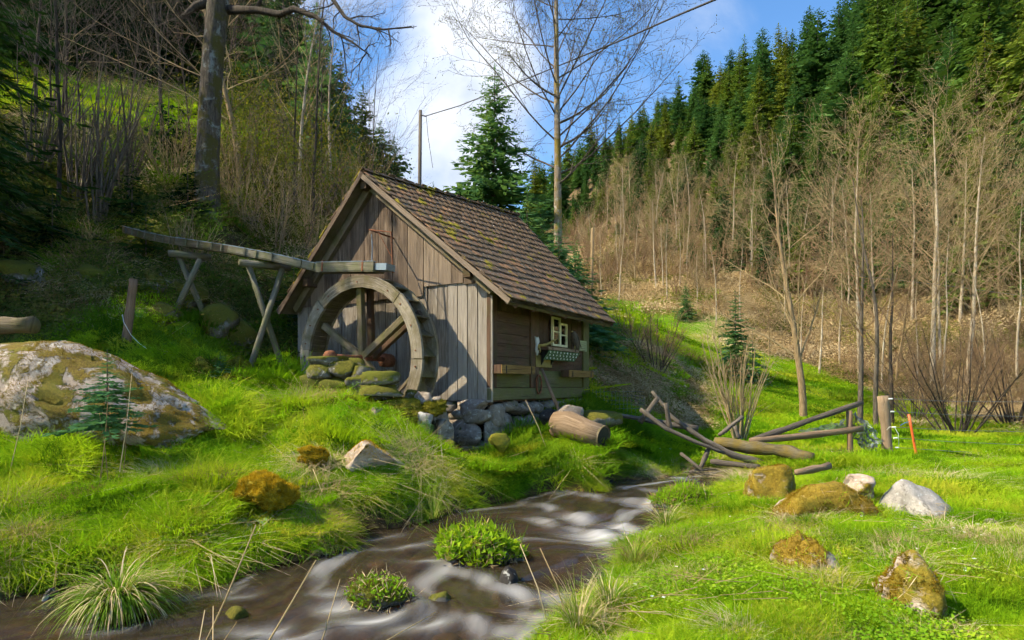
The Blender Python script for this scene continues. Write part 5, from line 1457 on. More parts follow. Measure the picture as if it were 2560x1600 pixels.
# ------------------------------------------------------------------ trees
def seg_mesh(name, P0, P1, R0, R1, mat, k=3):
    P0 = np.asarray(P0); P1 = np.asarray(P1); R0 = np.asarray(R0)[:, None]; R1 = np.asarray(R1)[:, None]
    d = P1 - P0; L = np.linalg.norm(d, axis=1)[:, None]; d = d / (L + 1e-9)
    ref = np.where(np.abs(d[:, 2:3]) < .9, np.array([[0, 0, 1.0]]), np.array([[1.0, 0, 0]]))
    a = np.cross(d, ref); a /= np.linalg.norm(a, axis=1)[:, None]; b = np.cross(d, a)
    n = len(P0); rings = []
    for P, R in ((P0, R0), (P1 + d * R1 * .5, R1)):
        for i in range(k):
            t = 2 * math.pi * i / k
            rings.append(P + (a * math.cos(t) + b * math.sin(t)) * R)
    V = np.stack(rings, 1).reshape(-1, 3)
    base = np.arange(n)[:, None] * 2 * k
    F = np.concatenate([np.stack([base[:, 0] + i, base[:, 0] + (i + 1) % k, base[:, 0] + k + (i + 1) % k, base[:, 0] + k + i], 1) for i in range(k)])
    return npmesh(name, V, F, mat, True)

def diamonds(name, P, D, L, Wd, mat, rg, side=None):
    """leaf-sized diamonds: base P, direction D, length L, half width Wd"""
    n = len(P)
    s = np.cross(D, rg.normal(size=(n, 3)) if side is None else side); s /= (np.linalg.norm(s, axis=1)[:, None] + 1e-9)
    L = L[:, None]; Wd = Wd[:, None]
    V = np.stack([P, P + D * L * .45 + s * Wd, P + D * L, P + D * L * .45 - s * Wd], 1).reshape(-1, 3)
    return npmesh(name, V, np.arange(4 * n).reshape(-1, 4), mat)

def conifer(seed, h, r, whorls, nb, steps, mat, base=.08, droop=.35, irr=.25, sprayw=.30, hang=0.0, top_pow=.9, sl=1.0, jit=.75):
    rg = np.random.default_rng(seed)
    P, D, L, Wd, S = [], [], [], [], []
    tp0, tp1, tr0, tr1 = [], [], [], []
    zs = h * (base + (1 - base) * (np.arange(whorls) + .5) / whorls)
    lean = rg.normal(size=2) * .012
    pr = None
    for z in zs:
        f = (z / h - base) / (1 - base)
        R = r * ((1 - f) ** top_pow) * rg.uniform(1 - irr, 1 + irr * .6) + .03 * h * .2
        n = max(4, int(nb * (.6 + .4 * (1 - f)) + rg.integers(-1, 2)))
        a0 = rg.uniform(0, 6.28)
        for k in range(n):
            if rg.random() < .06: continue
            a = a0 + 6.283 * k / n + rg.normal() * .22
            Lb = R * rg.uniform(.7, 1.12)
            el = .45 * (f - .35) - droop * .25 + rg.normal() * .09
            c = np.array([math.cos(a), math.sin(a), 0]); p0 = np.array([lean[0] * z, lean[1] * z, z + rg.normal() * h * .006])
            side = np.array([-math.sin(a), math.cos(a), 0])
            m = max(3, int(steps * (.35 + .65 * Lb / r)))
            prev = p0
            for j in range(m):
                t = (j + 1) / m
                p = p0 + c * (Lb * t) + np.array([0, 0, Lb * (math.tan(el) * t - droop * .55 * t * t + droop * .28 * t ** 4)])
                l = Lb * (.34 * (1 - .6 * t) + .10) * sl
                for sg in (-1, 1):
                    dd = c * .75 + side * sg * rg.uniform(.55, 1.0) + np.array([0, 0, -.18 * droop - hang * rg.uniform(.2, 1.0) + rg.normal() * .12])
                    P.append(p - c * (Lb / m) * rg.random()); D.append(dd / np.linalg.norm(dd)); L.append(l * rg.uniform(.7, 1.2)); Wd.append(l * sprayw * rg.uniform(.6, 1.1))
                    S.append(np.array([rg.normal() * jit, rg.normal() * jit, 1.0]))
                if j > 0 and Lb > .12 * h * .3 and j % 2 == 0:
                    tp0.append(prev); tp1.append(p); rr = .006 * h * .12 * (1.3 - t); tr0.append(rr); tr1.append(rr * .7); prev = p
            P.append(p); D.append(c); L.append(Lb * .16); Wd.append(Lb * .05); S.append(np.array([0, 0, 1.0]))
    P.append(np.array([lean[0] * h, lean[1] * h, h * .965])); D.append(np.array([0, 0, 1.0])); L.append(h * .05); Wd.append(h * .006); S.append(np.array([1.0, 0, 0]))
    crown = diamonds('crown', np.array(P), np.array(D), np.array(L), np.array(Wd), mat, rg, np.array(S))
    zz = np.linspace(0, h * .97, 9)
    pts = np.c_[lean[0] * zz, lean[1] * zz, zz]
    rad = np.interp(zz / h, [0, .05, 1], [.017 * h + .004, .012 * h + .003, .003])
    trunk = seg_mesh('trunk', np.concatenate([pts[:-1], np.array(tp0).reshape(-1, 3)]), np.concatenate([pts[1:], np.array(tp1).reshape(-1, 3)]), np.concatenate([rad[:-1], np.array(tr0)]), np.concatenate([rad[1:], np.array(tr1)]), M['bark_spruce'], 5 if len(tp0) < 1500 else 4)
    return [('trunk', trunk), ('crown', crown)]

class Grow:
    def __init__(self, seed):
        self.r = random.Random(seed); self.P0 = []; self.P1 = []; self.R0 = []; self.R1 = []; self.lev = []; self.tips = []
    def branch(self, p, d, L, r, lev, S):
        R = self.r
        sp = S[lev]
        n = sp['n']; st = L / n
        pts = [p]; dirs = [d]
        for i in range(n):
            d = (d + Vector((R.gauss(0, 1), R.gauss(0, 1), R.gauss(0, 1))) * sp['wob'] + Vector((0, 0, sp['up']))).normalized()
            q = p + d * st
            r0 = r * (1 - i / n * (1 - sp['tip'])); r1 = r * (1 - (i + 1) / n * (1 - sp['tip']))
            self.P0.append(p[:]); self.P1.append(q[:]); self.R0.append(r0); self.R1.append(r1); self.lev.append(lev)
            p = q; pts.append(p); dirs.append(d)
        if lev + 1 >= len(S):
            self.tips.append((p[:], d[:])); return
        nx = S[lev + 1]
        k = nx['k'] if not isinstance(nx['k'], tuple) else R.randint(*nx['k'])
        for j in range(k):
            f = sp['from'] + (1 - sp['from']) * ((j + R.random() * .9) / k)
            f = min(f, .995)
            x = f * n; i = int(x); q = pts[i].lerp(pts[i + 1], x - i); dd = dirs[i + 1]
            ang = math.radians(R.gauss(nx['ang'], nx['ang'] * .22))
            perp = dd.cross(Vector((R.gauss(0, 1), R.gauss(0, 1), R.gauss(0, 1))))
            if perp.length < 1e-3: continue
            perp.normalize()
            if 'az' in nx:
                a = j * 2.4 + R.gauss(0, .3); u = Vector((math.cos(a), math.sin(a), 0)); u = u - dd * u.dot(dd)
                if u.length > 1e-3: perp = u.normalized()
            nd = (dd * math.cos(ang) + perp * math.sin(ang)).normalized()
            shape = 1 - nx.get('taper', .55) * f if not nx.get('round') else (.45 + .75 * math.sin(math.pi * min(1, .18 + f * .80)))
            rr = max(r * (1 - f * (1 - sp['tip'])) * nx['rr'], nx.get('rmin', .004))
            self.branch(q, nd, L * nx['lr'] * shape * R.uniform(.75, 1.2), rr, lev + 1, S)
    def mesh(self, mat_t, mat_c, split=1, k0=7):
        lv = np.array(self.lev); A = [np.array(x) for x in (self.P0, self.P1, self.R0, self.R1)]
        t = lv < split
        return [('trunk', seg_mesh('trunk', *[x[t] for x in A], mat_t, k0)), ('crown', seg_mesh('crown', *[x[~t] for x in A], mat_c, 3))]

def bare_tree(seed, h, r, dens=1.0, mat_t='bark_pale', mat_c='twig_tan', ang=42, frm=.3, rnd_=True, twig=.0045, lr1=.42):
    g = Grow(seed)
    S = [dict(n=14, wob=.035, up=.02, tip=.12, **{'from': frm}),
         dict(k=int(24 * dens), ang=ang, lr=lr1, rr=.32, n=7, wob=.09, up=.05, tip=.25, az=1, taper=.62, round=rnd_, rmin=twig * 1.5, **{'from': .2}),
         dict(k=int(7 * dens) + 1, ang=38, lr=.42, rr=.5, n=4, wob=.12, up=.05, tip=.4, taper=.5, rmin=twig, **{'from': .15}),
         dict(k=3, ang=36, lr=.5, rr=.6, n=1, wob=.12, up=.06, tip=.5, taper=.4, rmin=twig * .8)]
    g.branch(Vector((0, 0, 0)), Vector((g.r.gauss(0, .03), g.r.gauss(0, .03), 1)).normalized(), h, r, 0, S)
    return g.mesh(M[mat_t], M[mat_c], 1)
def clump(seed, h, stems, spread, mat_t, mat_c, dens=1.0, twig=.005, lr=.35):
    g = Grow(seed)
    S = [dict(n=8, wob=.05, up=.015, tip=.2, **{'from': .25}),
         dict(k=int(9 * dens), ang=32, lr=lr, rr=.5, n=4, wob=.1, up=.05, tip=.4, taper=.4, rmin=twig, **{'from': .1}),
         dict(k=int(4 * dens), ang=34, lr=.45, rr=.6, n=1, wob=.12, up=.05, tip=.5, rmin=twig * .8)]
    for i in range(stems):
        a = g.r.uniform(0, 6.28); q = g.r.uniform(0, .12 * spread * h)
        d = Vector((math.cos(a) * spread * g.r.uniform(.1, 1), math.sin(a) * spread * g.r.uniform(.1, 1), 1)).normalized()
        g.branch(Vector((math.cos(a) * q, math.sin(a) * q, -.05)), d, h * g.r.uniform(.6, 1.05), h * .006 + .006, 0, S)
    return [('stems', seg_mesh('stems', *[np.array(x)[np.array(g.lev) == 0] for x in (g.P0, g.P1, g.R0, g.R1)], M[mat_t], 5)), ('twigs', seg_mesh('twigs', *[np.array(x)[np.array(g.lev) > 0] for x in (g.P0, g.P1, g.R0, g.R1)], M[mat_c], 3))]

def plant(parts, loc, name, label, cat, group=None, rotz=None, sc=1.0, szx=None):
    e = empty(name, loc, label, cat, group)
    e.rotation_euler = (0, 0, rnd.uniform(0, 6.28) if rotz is None else rotz)
    e.scale = (sc * (szx or 1), sc * (szx or 1), sc)
    for nm, me in parts:
        q_ = link(nm, me, e)
        if nm in ('twigs', 'stems', 'leaves', 'buds', 'green_blades', 'straw_blades'): q_['kind'] = 'stuff'
    return e

# --- prototypes for the far forest
CON = [conifer(500 + i, 24, 4.3 + .5 * (i % 3), 38, 10, 7, M['spruce_far'] if i not in (2, 5) else M['spruce_blue'], base=.10, droop=(.35, .6, .25, .7, .45, .3)[i], irr=.35, sprayw=.40, hang=(.1, .5, .0, .6, .2, .1)[i], top_pow=(.65, .75, .6, .7, .85, .62)[i]) for i in range(6)]
CON_D = [conifer(520 + i, 20, 3.4, 34, 8, 7, M['spruce_dark'], base=.06, droop=.5, irr=.3, sprayw=.30, hang=.3) for i in range(2)]
BARE = [bare_tree(540, 13, .11, .9), bare_tree(541, 14, .105, .8, 'bark_pale', 'twig_tan', 36), bare_tree(542, 12, .12, 1.1, 'bark_tan', 'twig_tan', 45, .25), bare_tree(543, 11, .09, .8, 'bark_pale', 'twig_brown', 38, .35),
        bare_tree(544, 15, .15, 1.3, 'bark_pale', 'twig_tan', 46, .3, twig=.009), bare_tree(545, 10, .10, .8, 'bark_tan', 'twig_brown', 32, .3)]
BARE_D = [bare_tree(550 + i, 12, .07, 1.0, 'bark_dark', ('bark_grey', 'twig_brown', 'bark_dark')[i], 44, .2) for i in range(3)]
BUSH = [clump(560 + i, 3.2, 9, .55, ('twig_brown', 'twig_tan', 'twig_brown', 'bark_grey')[i], ('twig_brown', 'twig_tan', 'twig_brown', 'twig_brown')[i], 1.0, .006, .4) for i in range(4)]

def Yof(tab, px): return float(np.interp(px, [a for a, b in tab], [b for a, b in tab]))
fr = np.random.default_rng(91)
# right hillside spruces: individuals, nearest rows first
EDGE = [(1340, 130), (1420, 90), (1500, 68), (1700, 54), (1900, 45), (2100, 42), (2300, 38), (2560, 34), (2900, 32)]
CREST = [(1340, 290), (1420, 275), (1523, 235), (1735, 172), (1915, 142), (2116, 114), (2300, 92), (2560, 84), (2900, 80)]
APP = [(1380, 80), (1523, 95), (1735, 125), (1915, 185), (2116, 290), (2300, 390), (2560, 440), (2900, 450)]
cand = []
NROW = 12
for row in range(NROW):
    px = 1400 + fr.uniform(0, 40)
    while px < 2740:
        f_ = row / (NROW - 1.0) + fr.uniform(-.04, .04)
        Y = math.exp(math.log(Yof(EDGE, px)) * (1 - f_) + math.log(Yof(CREST, px)) * f_)
        ap = Yof(APP, px) * fr.uniform(.5, 1.25) * (.75 if row == 0 else 1.0)
        cand.append((px, Y, row, ap))
        px += ap * .30 * fr.uniform(.75, 1.3) + 3
nplant = 0
REST = []
def zone(px):
    return ('near the valley head' if px < 1600 else 'above the little meadow spruce' if px < 1860 else 'above the lone tan tree' if px < 2110 else 'above the stout fence post' if px < 2330 else 'above the round dark shrub' if px < 2480 else 'at the right edge')
fr.shuffle(cand)
cand.sort(key=lambda c_: -c_[3] + 25 * c_[2] - (140 if c_[2] >= NROW - 2 else 0))
for px, Y, row, ap in cand:
    px = float(px); row = int(row)
    x = (px - 1280) / FPX * Y
    gzv = G(x, Y)
    ht = ap * Y / FPX / 24.0
    topy = HOR - (gzv + 24 * ht - CAM_Z) / Y * FPX
    i = int(fr.integers(0, 6))
    if px > 2640 and row > 5: continue
    if nplant >= 296:
        REST.append((x, Y, gzv - .3, ht, i)); continue
    size = 'small ' if ap < Yof(APP, px) * .85 else ('tall ' if ap > Yof(APP, px) * 1.1 else '')
    lab = size + ('dark green spruce', 'spruce with hanging branches', 'blue-green fir', 'heavily drooping spruce', 'slender spruce', 'stout blue-green fir')[i] + ' ' + zone(px) + ' ' + ('at the lower forest edge' if row < 2 else ('in the middle of the forest' if row < 6 else 'high towards the skyline'))
    plant(CON[i], (x, Y, gzv - .3), 'spruce_tree', lab, 'tree',
          'spruces of the right hillside' if i not in (2, 5) else 'firs of the right hillside', fr.uniform(0, 6.28), ht, fr.uniform(1.0, 1.4))
    nplant += 1
print('conifers', nplant, len(cand))
# far head of the valley
for k in range(46):
    px = fr.uniform(880, 1480); Y = fr.uniform(130, 300)
    if px < 1000: Y = fr.uniform(90, 200)
    x = (px - 1280) / FPX * Y
    plant(CON[k % 6], (x, Y, G(x, Y) - .5), 'spruce_tree', 'distant spruce on the valley head between the mill roof and tall bare tree', 'tree', 'spruces of the valley head', fr.uniform(0, 6.28), fr.uniform(.55, .95), 1.15)
# bare trees along the foot of the right hillside
BT = [(1502, 44, .85, 1), (1548, 42, 1.0, 0), (1588, 50, .9, 1), (1640, 46, 1.0, 4), (1668, 42, .95, 0), (1700, 44, .9, 1), (1742, 40, .75, 3), (1790, 36, .85, 0), (1850, 36, .85, 1), (1921, 32, .80, 2), (1962, 38, 1.0, 0), (2000, 34, .9, 3),
      (2048, 30, .85, 4), (2100, 33, .9, 1), (2150, 30, .95, 4), (2205, 28, .8, 0), (2240, 29, .9, 2), (2292, 27, .8, 3), (2330, 27, 1.0, 4), (2362, 25, .85, 1), (2420, 26, .85, 4), (2462, 24, .75, 0), (2545, 24, .95, 1), (2600, 25, .9, 4),
      (1760, 56, .9, 5), (1880, 46, .9, 4), (2020, 43, 1.0, 5), (2120, 40, 1.05, 1), (2280, 36, 1.1, 4), (2400, 34, 1.1, 4), (2500, 33, 1.0, 5), (1620, 60, .9, 5), (1450, 70, .9, 3), (1480, 58, .9, 0), (1530, 66, .9, 5), (2440, 30, .9, 5), (2350, 31, 1.0, 4), (2190, 36, 1.0, 4), (1690, 66, .9, 4), (1575, 78, .9, 4)]
BT += [(float(fr.uniform(1470, 2120)), float(fr.uniform(44, 72)), float(fr.uniform(.8, 1.3)), int(fr.integers(0, 6))) for _ in range(34)]
for px, Y, s, i in BT:
    x = (px - 1280) / FPX * Y
    plant(BARE[i], (x, Y, G(x, Y) - .15), 'bare_tree', ('tall ' if s >= 1.0 else 'low ' if s < .84 else '') + ('pale grey', 'slim pale', 'tan', 'brown-twigged', 'broad-crowned', 'thin brown')[i] + ' bare tree ' + zone(px) + (' at the meadow edge' if Y < 34 else ' on the lower slope' if Y < 45 else ' against the spruces'), 'tree', 'bare trees of the right hillside', fr.uniform(0, 6.28), s * (.46 if px < 2060 else .82 if px in (2330, 2150, 2420) else .56), 1.0)
# brown thicket along the meadow edge
nb_ = 0
for k in range(460):
    px = fr.uniform(1420, 2700) if k % 5 else fr.uniform(1400, 1640)
    Y0 = float(np.interp(px, MEADOW_PX, MEADOW_Y)); Y0 = max(Y0, 20 if px > 2250 else 0)
    if px < 1500: Y0 = 46
    Y = Y0 * (fr.uniform(1.03, 2.1) if k % 5 else fr.uniform(1.1, 2.2))
    x = (px - 1280) / FPX * Y
    s = fr.uniform(.32, .72) * (1.0 if Y < 40 else 1.75) * (.8 if Y < 24 else 1)
    i = int(fr.integers(0, 3))
    plant(BUSH[i], (x, Y, G(x, Y) - .1), 'leafless_bush', ('low ' if s < .55 else 'tall ' if s > .8 else '') + ('red-brown', 'tan', 'brown')[i] + ' leafless bush ' + zone(px) + (' close to the meadow' if Y < Y0 * 1.3 else ' up the slope'), 'bush', ('red-brown thicket bushes', 'tan thicket bushes', 'brown thicket bushes')[i], fr.uniform(0, 6.28), s, fr.uniform(1, 1.4))
    nb_ += 1
    if nb_ > 285: break
# --- named individuals on the right
yt = bare_tree(601, 8.2, .115, .85, 'bark_tan', 'twig_tan', 40, .18, False, .006, .5)
plant(yt, GP(2008, 18.5, -.1), 'young_tree', 'slender forked tan tree standing alone in the far meadow', 'tree', None, .6)
plant(bare_tree(602, 6.8, .085, .8, 'bark_grey', 'twig_brown', 45, .35), GP(2150, 18.0, -.1), 'alder_tree', 'dark-stemmed alder behind the thin fence post', 'tree', None, 1.0)
plant(bare_tree(603, 7.2, .075, .8, 'bark_grey', 'twig_brown', 42, .3), GP(2190, 17.5, -.1), 'alder_tree', 'dark-stemmed alder just left of the stout fence post', 'tree', None, 2.0)
plant(bare_tree(604, 6.0, .07, .9, 'bark_dark', 'twig_brown', 50, .15), GP(2232, 18.5, -.1), 'alder_tree', 'spreading dark alder behind the stout fence post', 'tree', None, 3.0)
plant(clump(605, 3.0, 26, .42, 'twig_tan', 'twig_tan', .8, .0035, .3), GP(1848, 15.0, -.05), 'hazel_clump', 'fan of tan hazel stems behind the fallen rails', 'shrub')
plant(clump(606, 3.4, 22, .9, 'bark_dark', 'twig_brown', 1.3, .005, .42), GP(2395, 17.0, -.05), 'round_shrub', 'round dark twiggy shrub behind the wire fence', 'shrub')
plant(clump(607, 3.2, 20, .9, 'bark_dark', 'twig_brown', 1.3, .005, .42), GP(2540, 18.0, -.05), 'round_shrub', 'dark twiggy shrub at the right picture edge', 'shrub')
plant(clump(608, 2.4, 20, 1.0, 'bark_grey', 'twig_brown', 1.2, .005, .42), GP(2290, 20.0, -.05), 'round_shrub', 'low twiggy shrub beyond the orange stake', 'shrub')
plant(clump(609, 2.2, 14, .8, 'bark_dark', 'twig_brown', 1.0, .006, .4), GP(1640, 19.5, -.05), 'round_shrub', 'dark thorny shrub on the earth bank', 'shrub')
plant(clump(610, 1.8, 14, .9, 'bark_dark', 'twig_brown', 1.0, .006, .4), GP(1585, 21.0, -.05), 'round_shrub', 'small dark shrub at the top of the earth bank', 'shrub')
if 0: plant(clump(611, 2.2, 12, .9, 'bark_grey', 'twig_tan', 1.0, .006, .4), GP(1770, 22.0, -.05), 'round_shrub', 'loose tan shrub below the little meadow spruce', 'shrub')
ms = conifer(620, 3.6, 1.0, 24, 9, 10, M['spruce_near'], .05, .2, .3, .30, 0, .8, 1.0, 1.5)
plant(ms, GP(1838, 25, -.05), 'meadow_spruce', 'little green spruce standing at the edge of the far meadow', 'tree')
plant(conifer(621, 2.2, 1.0, 14, 8, 7, M['spruce_near'], .03, .3, .35, .22), GP(1882, 24, -.1), 'meadow_spruce', 'low bushy spruce right of the little meadow spruce', 'tree')
plant(ms, GP(1715, 37, -.1), 'meadow_spruce', 'small spruce beyond the brown thicket', 'tree', None, 1.0, .7)

# --- the spruce and the tall bare tree behind the mill
hs_ = conifer(640, 9.6, 2.4, 44, 12, 15, M['spruce_near'], .04, .22, .30, .20, .05, .72)
plant(hs_, GP(1228, 22, -.2), 'hero_spruce', 'blue-green spruce rising behind the middle of the tiled roof', 'tree', None, .4, (PX(1228, 165, 22).z - G((1228 - 1280) / FPX * 22, 22) + .2) / 9.6, 1.15)
sb_ = conifer(641, 5.0, 1.9, 26, 10, 12, M['spruce_near'], .03, .35, .35, .18, .1, .6)
for px, Y, top, lab in ((1398, 18.0, 560, 'bushy fir at the foot of the tall bare tree'), (1318, 19.5, 470, 'small fir between the big spruce and the bare tree'), (1440, 19.0, 590, 'low fir by the rear corner of the roof'), (1350, 21.0, 500, 'dark fir tucked behind the rear gable')):
    g_ = GP(px, Y, -.1)
    plant(sb_, g_, 'small_fir', lab, 'tree', None, fr.uniform(0, 6), (PX(px, top, Y).z - g_.z) / 5.0, 1.0)
def tall_tree():
    g = Grow(650)
    b = GP(1396, 20.5, -.2)
    S = [dict(n=20, wob=.010, up=.02, tip=.12, **{'from': .33}),
         dict(k=44, ang=54, lr=.46, rr=.34, n=9, wob=.055, up=.055, tip=.2, az=1, taper=.58, rmin=.016, **{'from': .16}),
         dict(k=11, ang=42, lr=.44, rr=.42, n=5, wob=.10, up=.02, tip=.35, taper=.5, rmin=.007, **{'from': .15}),
         dict(k=6, ang=42, lr=.42, rr=.55, n=3, wob=.14, up=.01, tip=.5, taper=.4, rmin=.005, **{'from': .2}),
         dict(k=3, ang=40, lr=.42, rr=.7, n=2, wob=.16, up=.0, tip=.6, taper=.3, rmin=.004)]
    g.branch(Vector((0, 0, 0)), Vector((.005, 0, 1)).normalized(), 16.5, .17, 0, S)
    # low limbs
    for z, d, L in ((7.2, Vector((1, -.2, .35)), 3.0), (6.4, Vector((.9, -.5, .25)), 2.2), (8.0, Vector((-.9, -.3, .2)), 2.4), (5.2, Vector((1, -.4, .5)), 2.8)):
        g.branch(Vector((0.02 * z * .3, 0, z)), d.normalized(), L, .05, 1, S)
    parts = g.mesh(M['bark_alder'], M['bark_grey'], 1, 10)
    T = g.tips
    rg = np.random.default_rng(5)
    P = np.array([t[0] for t in T]); D = np.array([t[1] for t in T])
    n = len(P)
    parts.append(('buds', diamonds('buds', P, D, rg.uniform(.05, .09, n), rg.uniform(.010, .018, n), M['bud'], rg)))
    e = plant(parts, b, 'tall_bare_tree', 'tall bare alder with mossy trunk behind the mill', 'tree', None, 0.0)
tall_tree()

# --- left side: the big lichened trunk with its overhanging bough
def big_tree():
    b = GP(518, 17, -.35)
    e = empty('old_tree', b, 'big old tree with lichened trunk and a bough reaching over the mill', 'tree')
    tp = [b, PX(517, 520, 17), PX(519, 400, 17), PX(526, 250, 17), PX(533, 130, 17), PX(545, 20, 17), PX(550, -120, 17), PX(535, -300, 17)]
    rad = [.50, .36, .31, .29, .28, .29, .23, .18]
    m = MB().tube(tp, rad, 18, True, .05, 9)
    m.build('trunk', M['bark_big'], e, True)
    def limb(pts, rad, nm='bough', n=8): return MB().tube(pts, rad, n, True, .08, 3).build(nm, M['bark_dark'], e, True)
    l1 = [PX(560, 25, 17), PX(640, 25, 16.8), PX(700, 36, 16.5), PX(735, 22, 16.2), PX(790, 42, 16), PX(835, 80, 15.8), PX(880, 105, 15.6), PX(925, 138, 15.4)]
    limb(l1, [.12, .095, .085, .075, .06, .042, .028, .010])
    l2 = [PX(640, -90, 17), PX(760, -50, 16.5), PX(830, -5, 16), PX(862, 42, 15.8), PX(900, 64, 15.6), PX(960, 74, 15.4), PX(1030, 66, 15.2)]
    limb(l2, [.09, .075, .055, .042, .032, .024, .008])
    l3 = [PX(530, 5, 17), PX(490, 15, 16.9), PX(470, 30, 16.8), PX(455, 46, 16.6)]
    limb(l3, [.14, .11, .07, .03])
    l4 = [PX(553, -110, 17), PX(600, -160, 16.8), PX(640, -90, 16.9)]
    limb(l4, [.16, .13, .12])
    l5 = [PX(640, 28, 16.8), PX(655, -10, 16.8), PX(660, -60, 16.7)]
    limb(l5, [.07, .05, .03])
    g = Grow(77)
    S = [dict(n=5, wob=.16, up=-.02, tip=.3, **{'from': .1}), dict(k=4, ang=45, lr=.5, rr=.6, n=4, wob=.2, up=-.02, tip=.4, rmin=.007, **{'from': .2}), dict(k=3, ang=45, lr=.5, rr=.7, n=3, wob=.2, up=.0, tip=.5, rmin=.005)]
    for ln, lo in ((l1, 2), (l2, 2), (l3, 1)):
        for k in range(lo, len(ln) - 1):
            for _ in range(2):
                q = ln[k].lerp(ln[k + 1], g.r.random()); d = (ln[k + 1] - ln[k]).normalized()
                nd = (d + Vector((g.r.gauss(0, .7), g.r.gauss(0, .7), g.r.gauss(0, .6)))).normalized()
                g.branch(q - b, nd, g.r.uniform(.5, 1.1), .022, 0, S)
    link('twigs', seg_mesh('twigs', g.P0, g.P1, g.R0, g.R1, M['bark_dark'], 4), e)
big_tree()
# dark spruce hanging in at the left edge, and unseen spruces added to shade gable and slope
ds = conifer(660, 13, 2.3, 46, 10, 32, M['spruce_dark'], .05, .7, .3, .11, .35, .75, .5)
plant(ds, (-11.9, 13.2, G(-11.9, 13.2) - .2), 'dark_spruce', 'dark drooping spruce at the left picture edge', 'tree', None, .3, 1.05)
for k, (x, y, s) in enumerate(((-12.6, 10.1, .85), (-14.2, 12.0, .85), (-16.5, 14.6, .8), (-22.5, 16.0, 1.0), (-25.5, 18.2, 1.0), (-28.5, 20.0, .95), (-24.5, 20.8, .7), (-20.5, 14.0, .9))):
    plant(CON_D[k % 2], (x, y, G(x, y) - .2), 'dark_spruce', 'unseen dark spruce added beyond the left picture edge to shade mill and slope', 'tree', 'added shade spruces beyond the left edge', k * 1.3, s * .75, 1.2)
for px, Y, top, i, lab in ((795, 32, 10, 0, 'tall blue-green spruce right of the old tree'), (700, 40, -120, 1, 'tall dark spruce behind the old tree'), (850, 46, 130, 0, 'spruce on the slope left of the utility pole'), (905, 60, 210, 1, 'spruce on the falling skyline left of the pole'),
                           (640, 44, -200, 0, 'dark spruce high on the slope right of the trunk'), (745, 48, 30, 1, 'spruce behind the tall blue-green spruce'), (950, 75, 300, 0, 'small spruce at the end of the left skyline'), (985, 85, 340, 1, 'last small spruce of the left skyline')):
    g_ = GP(px, Y, -.3)
    plant(hs_ if i == 0 and Y < 40 else CON[(px + i) % 6], g_, 'slope_spruce', lab, 'tree', None, fr.uniform(0, 6), (PX(px, top, Y).z - g_.z) / (9.6 if i == 0 and Y < 40 else 24), 1.0 if Y < 40 else 1.15)
def zoneL(px):
    return ('beyond the left edge' if px < 0 else 'by the dark drooping spruce' if px < 150 else 'above the multi-stemmed hazel' if px < 300 else 'above the sunlit clearing' if px < 450 else 'behind the old trunk' if px < 600 else 'above the flume' if px < 750 else 'above the gable peak' if px < 900 else 'near the utility pole')
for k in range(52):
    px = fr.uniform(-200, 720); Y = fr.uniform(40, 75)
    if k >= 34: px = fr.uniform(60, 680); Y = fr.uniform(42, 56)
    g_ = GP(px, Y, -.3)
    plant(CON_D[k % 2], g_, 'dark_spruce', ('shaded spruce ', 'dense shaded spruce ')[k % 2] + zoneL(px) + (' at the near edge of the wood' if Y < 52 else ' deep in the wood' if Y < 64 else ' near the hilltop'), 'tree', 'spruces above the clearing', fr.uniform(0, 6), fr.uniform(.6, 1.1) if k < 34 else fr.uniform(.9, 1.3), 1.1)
for k in range(44):
    px = fr.uniform(20, 1000); Y = fr.uniform(20, 24) if k % 3 == 0 else fr.uniform(37, 60)
    if px > 820: Y = fr.uniform(35, 70)
    g_ = GP(px, Y, -.2)
    plant(BARE_D[k % 3], g_, 'thin_tree', ('grey', 'brown-twigged', 'thin brown')[k % 3] + ' leafless tree ' + zoneL(px) + (' low on the slope' if Y < 30 else ' high on the slope' if Y > 48 else ' halfway up the slope'), 'tree', 'thin trees of the left slope', fr.uniform(0, 6), fr.uniform(.55, 1.05), 1.0)
for px, Y, s, i, lab in ((145, 16.5, .85, 0, 'straight grey sapling trunk near the left edge'), (325, 16.5, .5, 0, 'grey sapling beside the multi-stemmed hazel'), (600, 20, .85, 2, 'pale sunlit sapling close right of the old trunk'), (748, 23, .72, 0, 'pale slender tree above the flume'), (825, 26, .7, 1, 'pale leaning tree behind the gable peak')):
    plant(BARE[i] if i != 0 or px > 400 else BARE_D[0], GP(px, Y, -.1), 'sapling_tree', lab, 'tree', None, fr.uniform(0, 6), s)
hz = clump(670, 5.0, 13, .38, 'bark_grey', 'bark_grey', .7, .005, .3)
hz2 = clump(671, 3.6, 16, .6, 'bark_tan', 'twig_tan', .9, .004, .32)
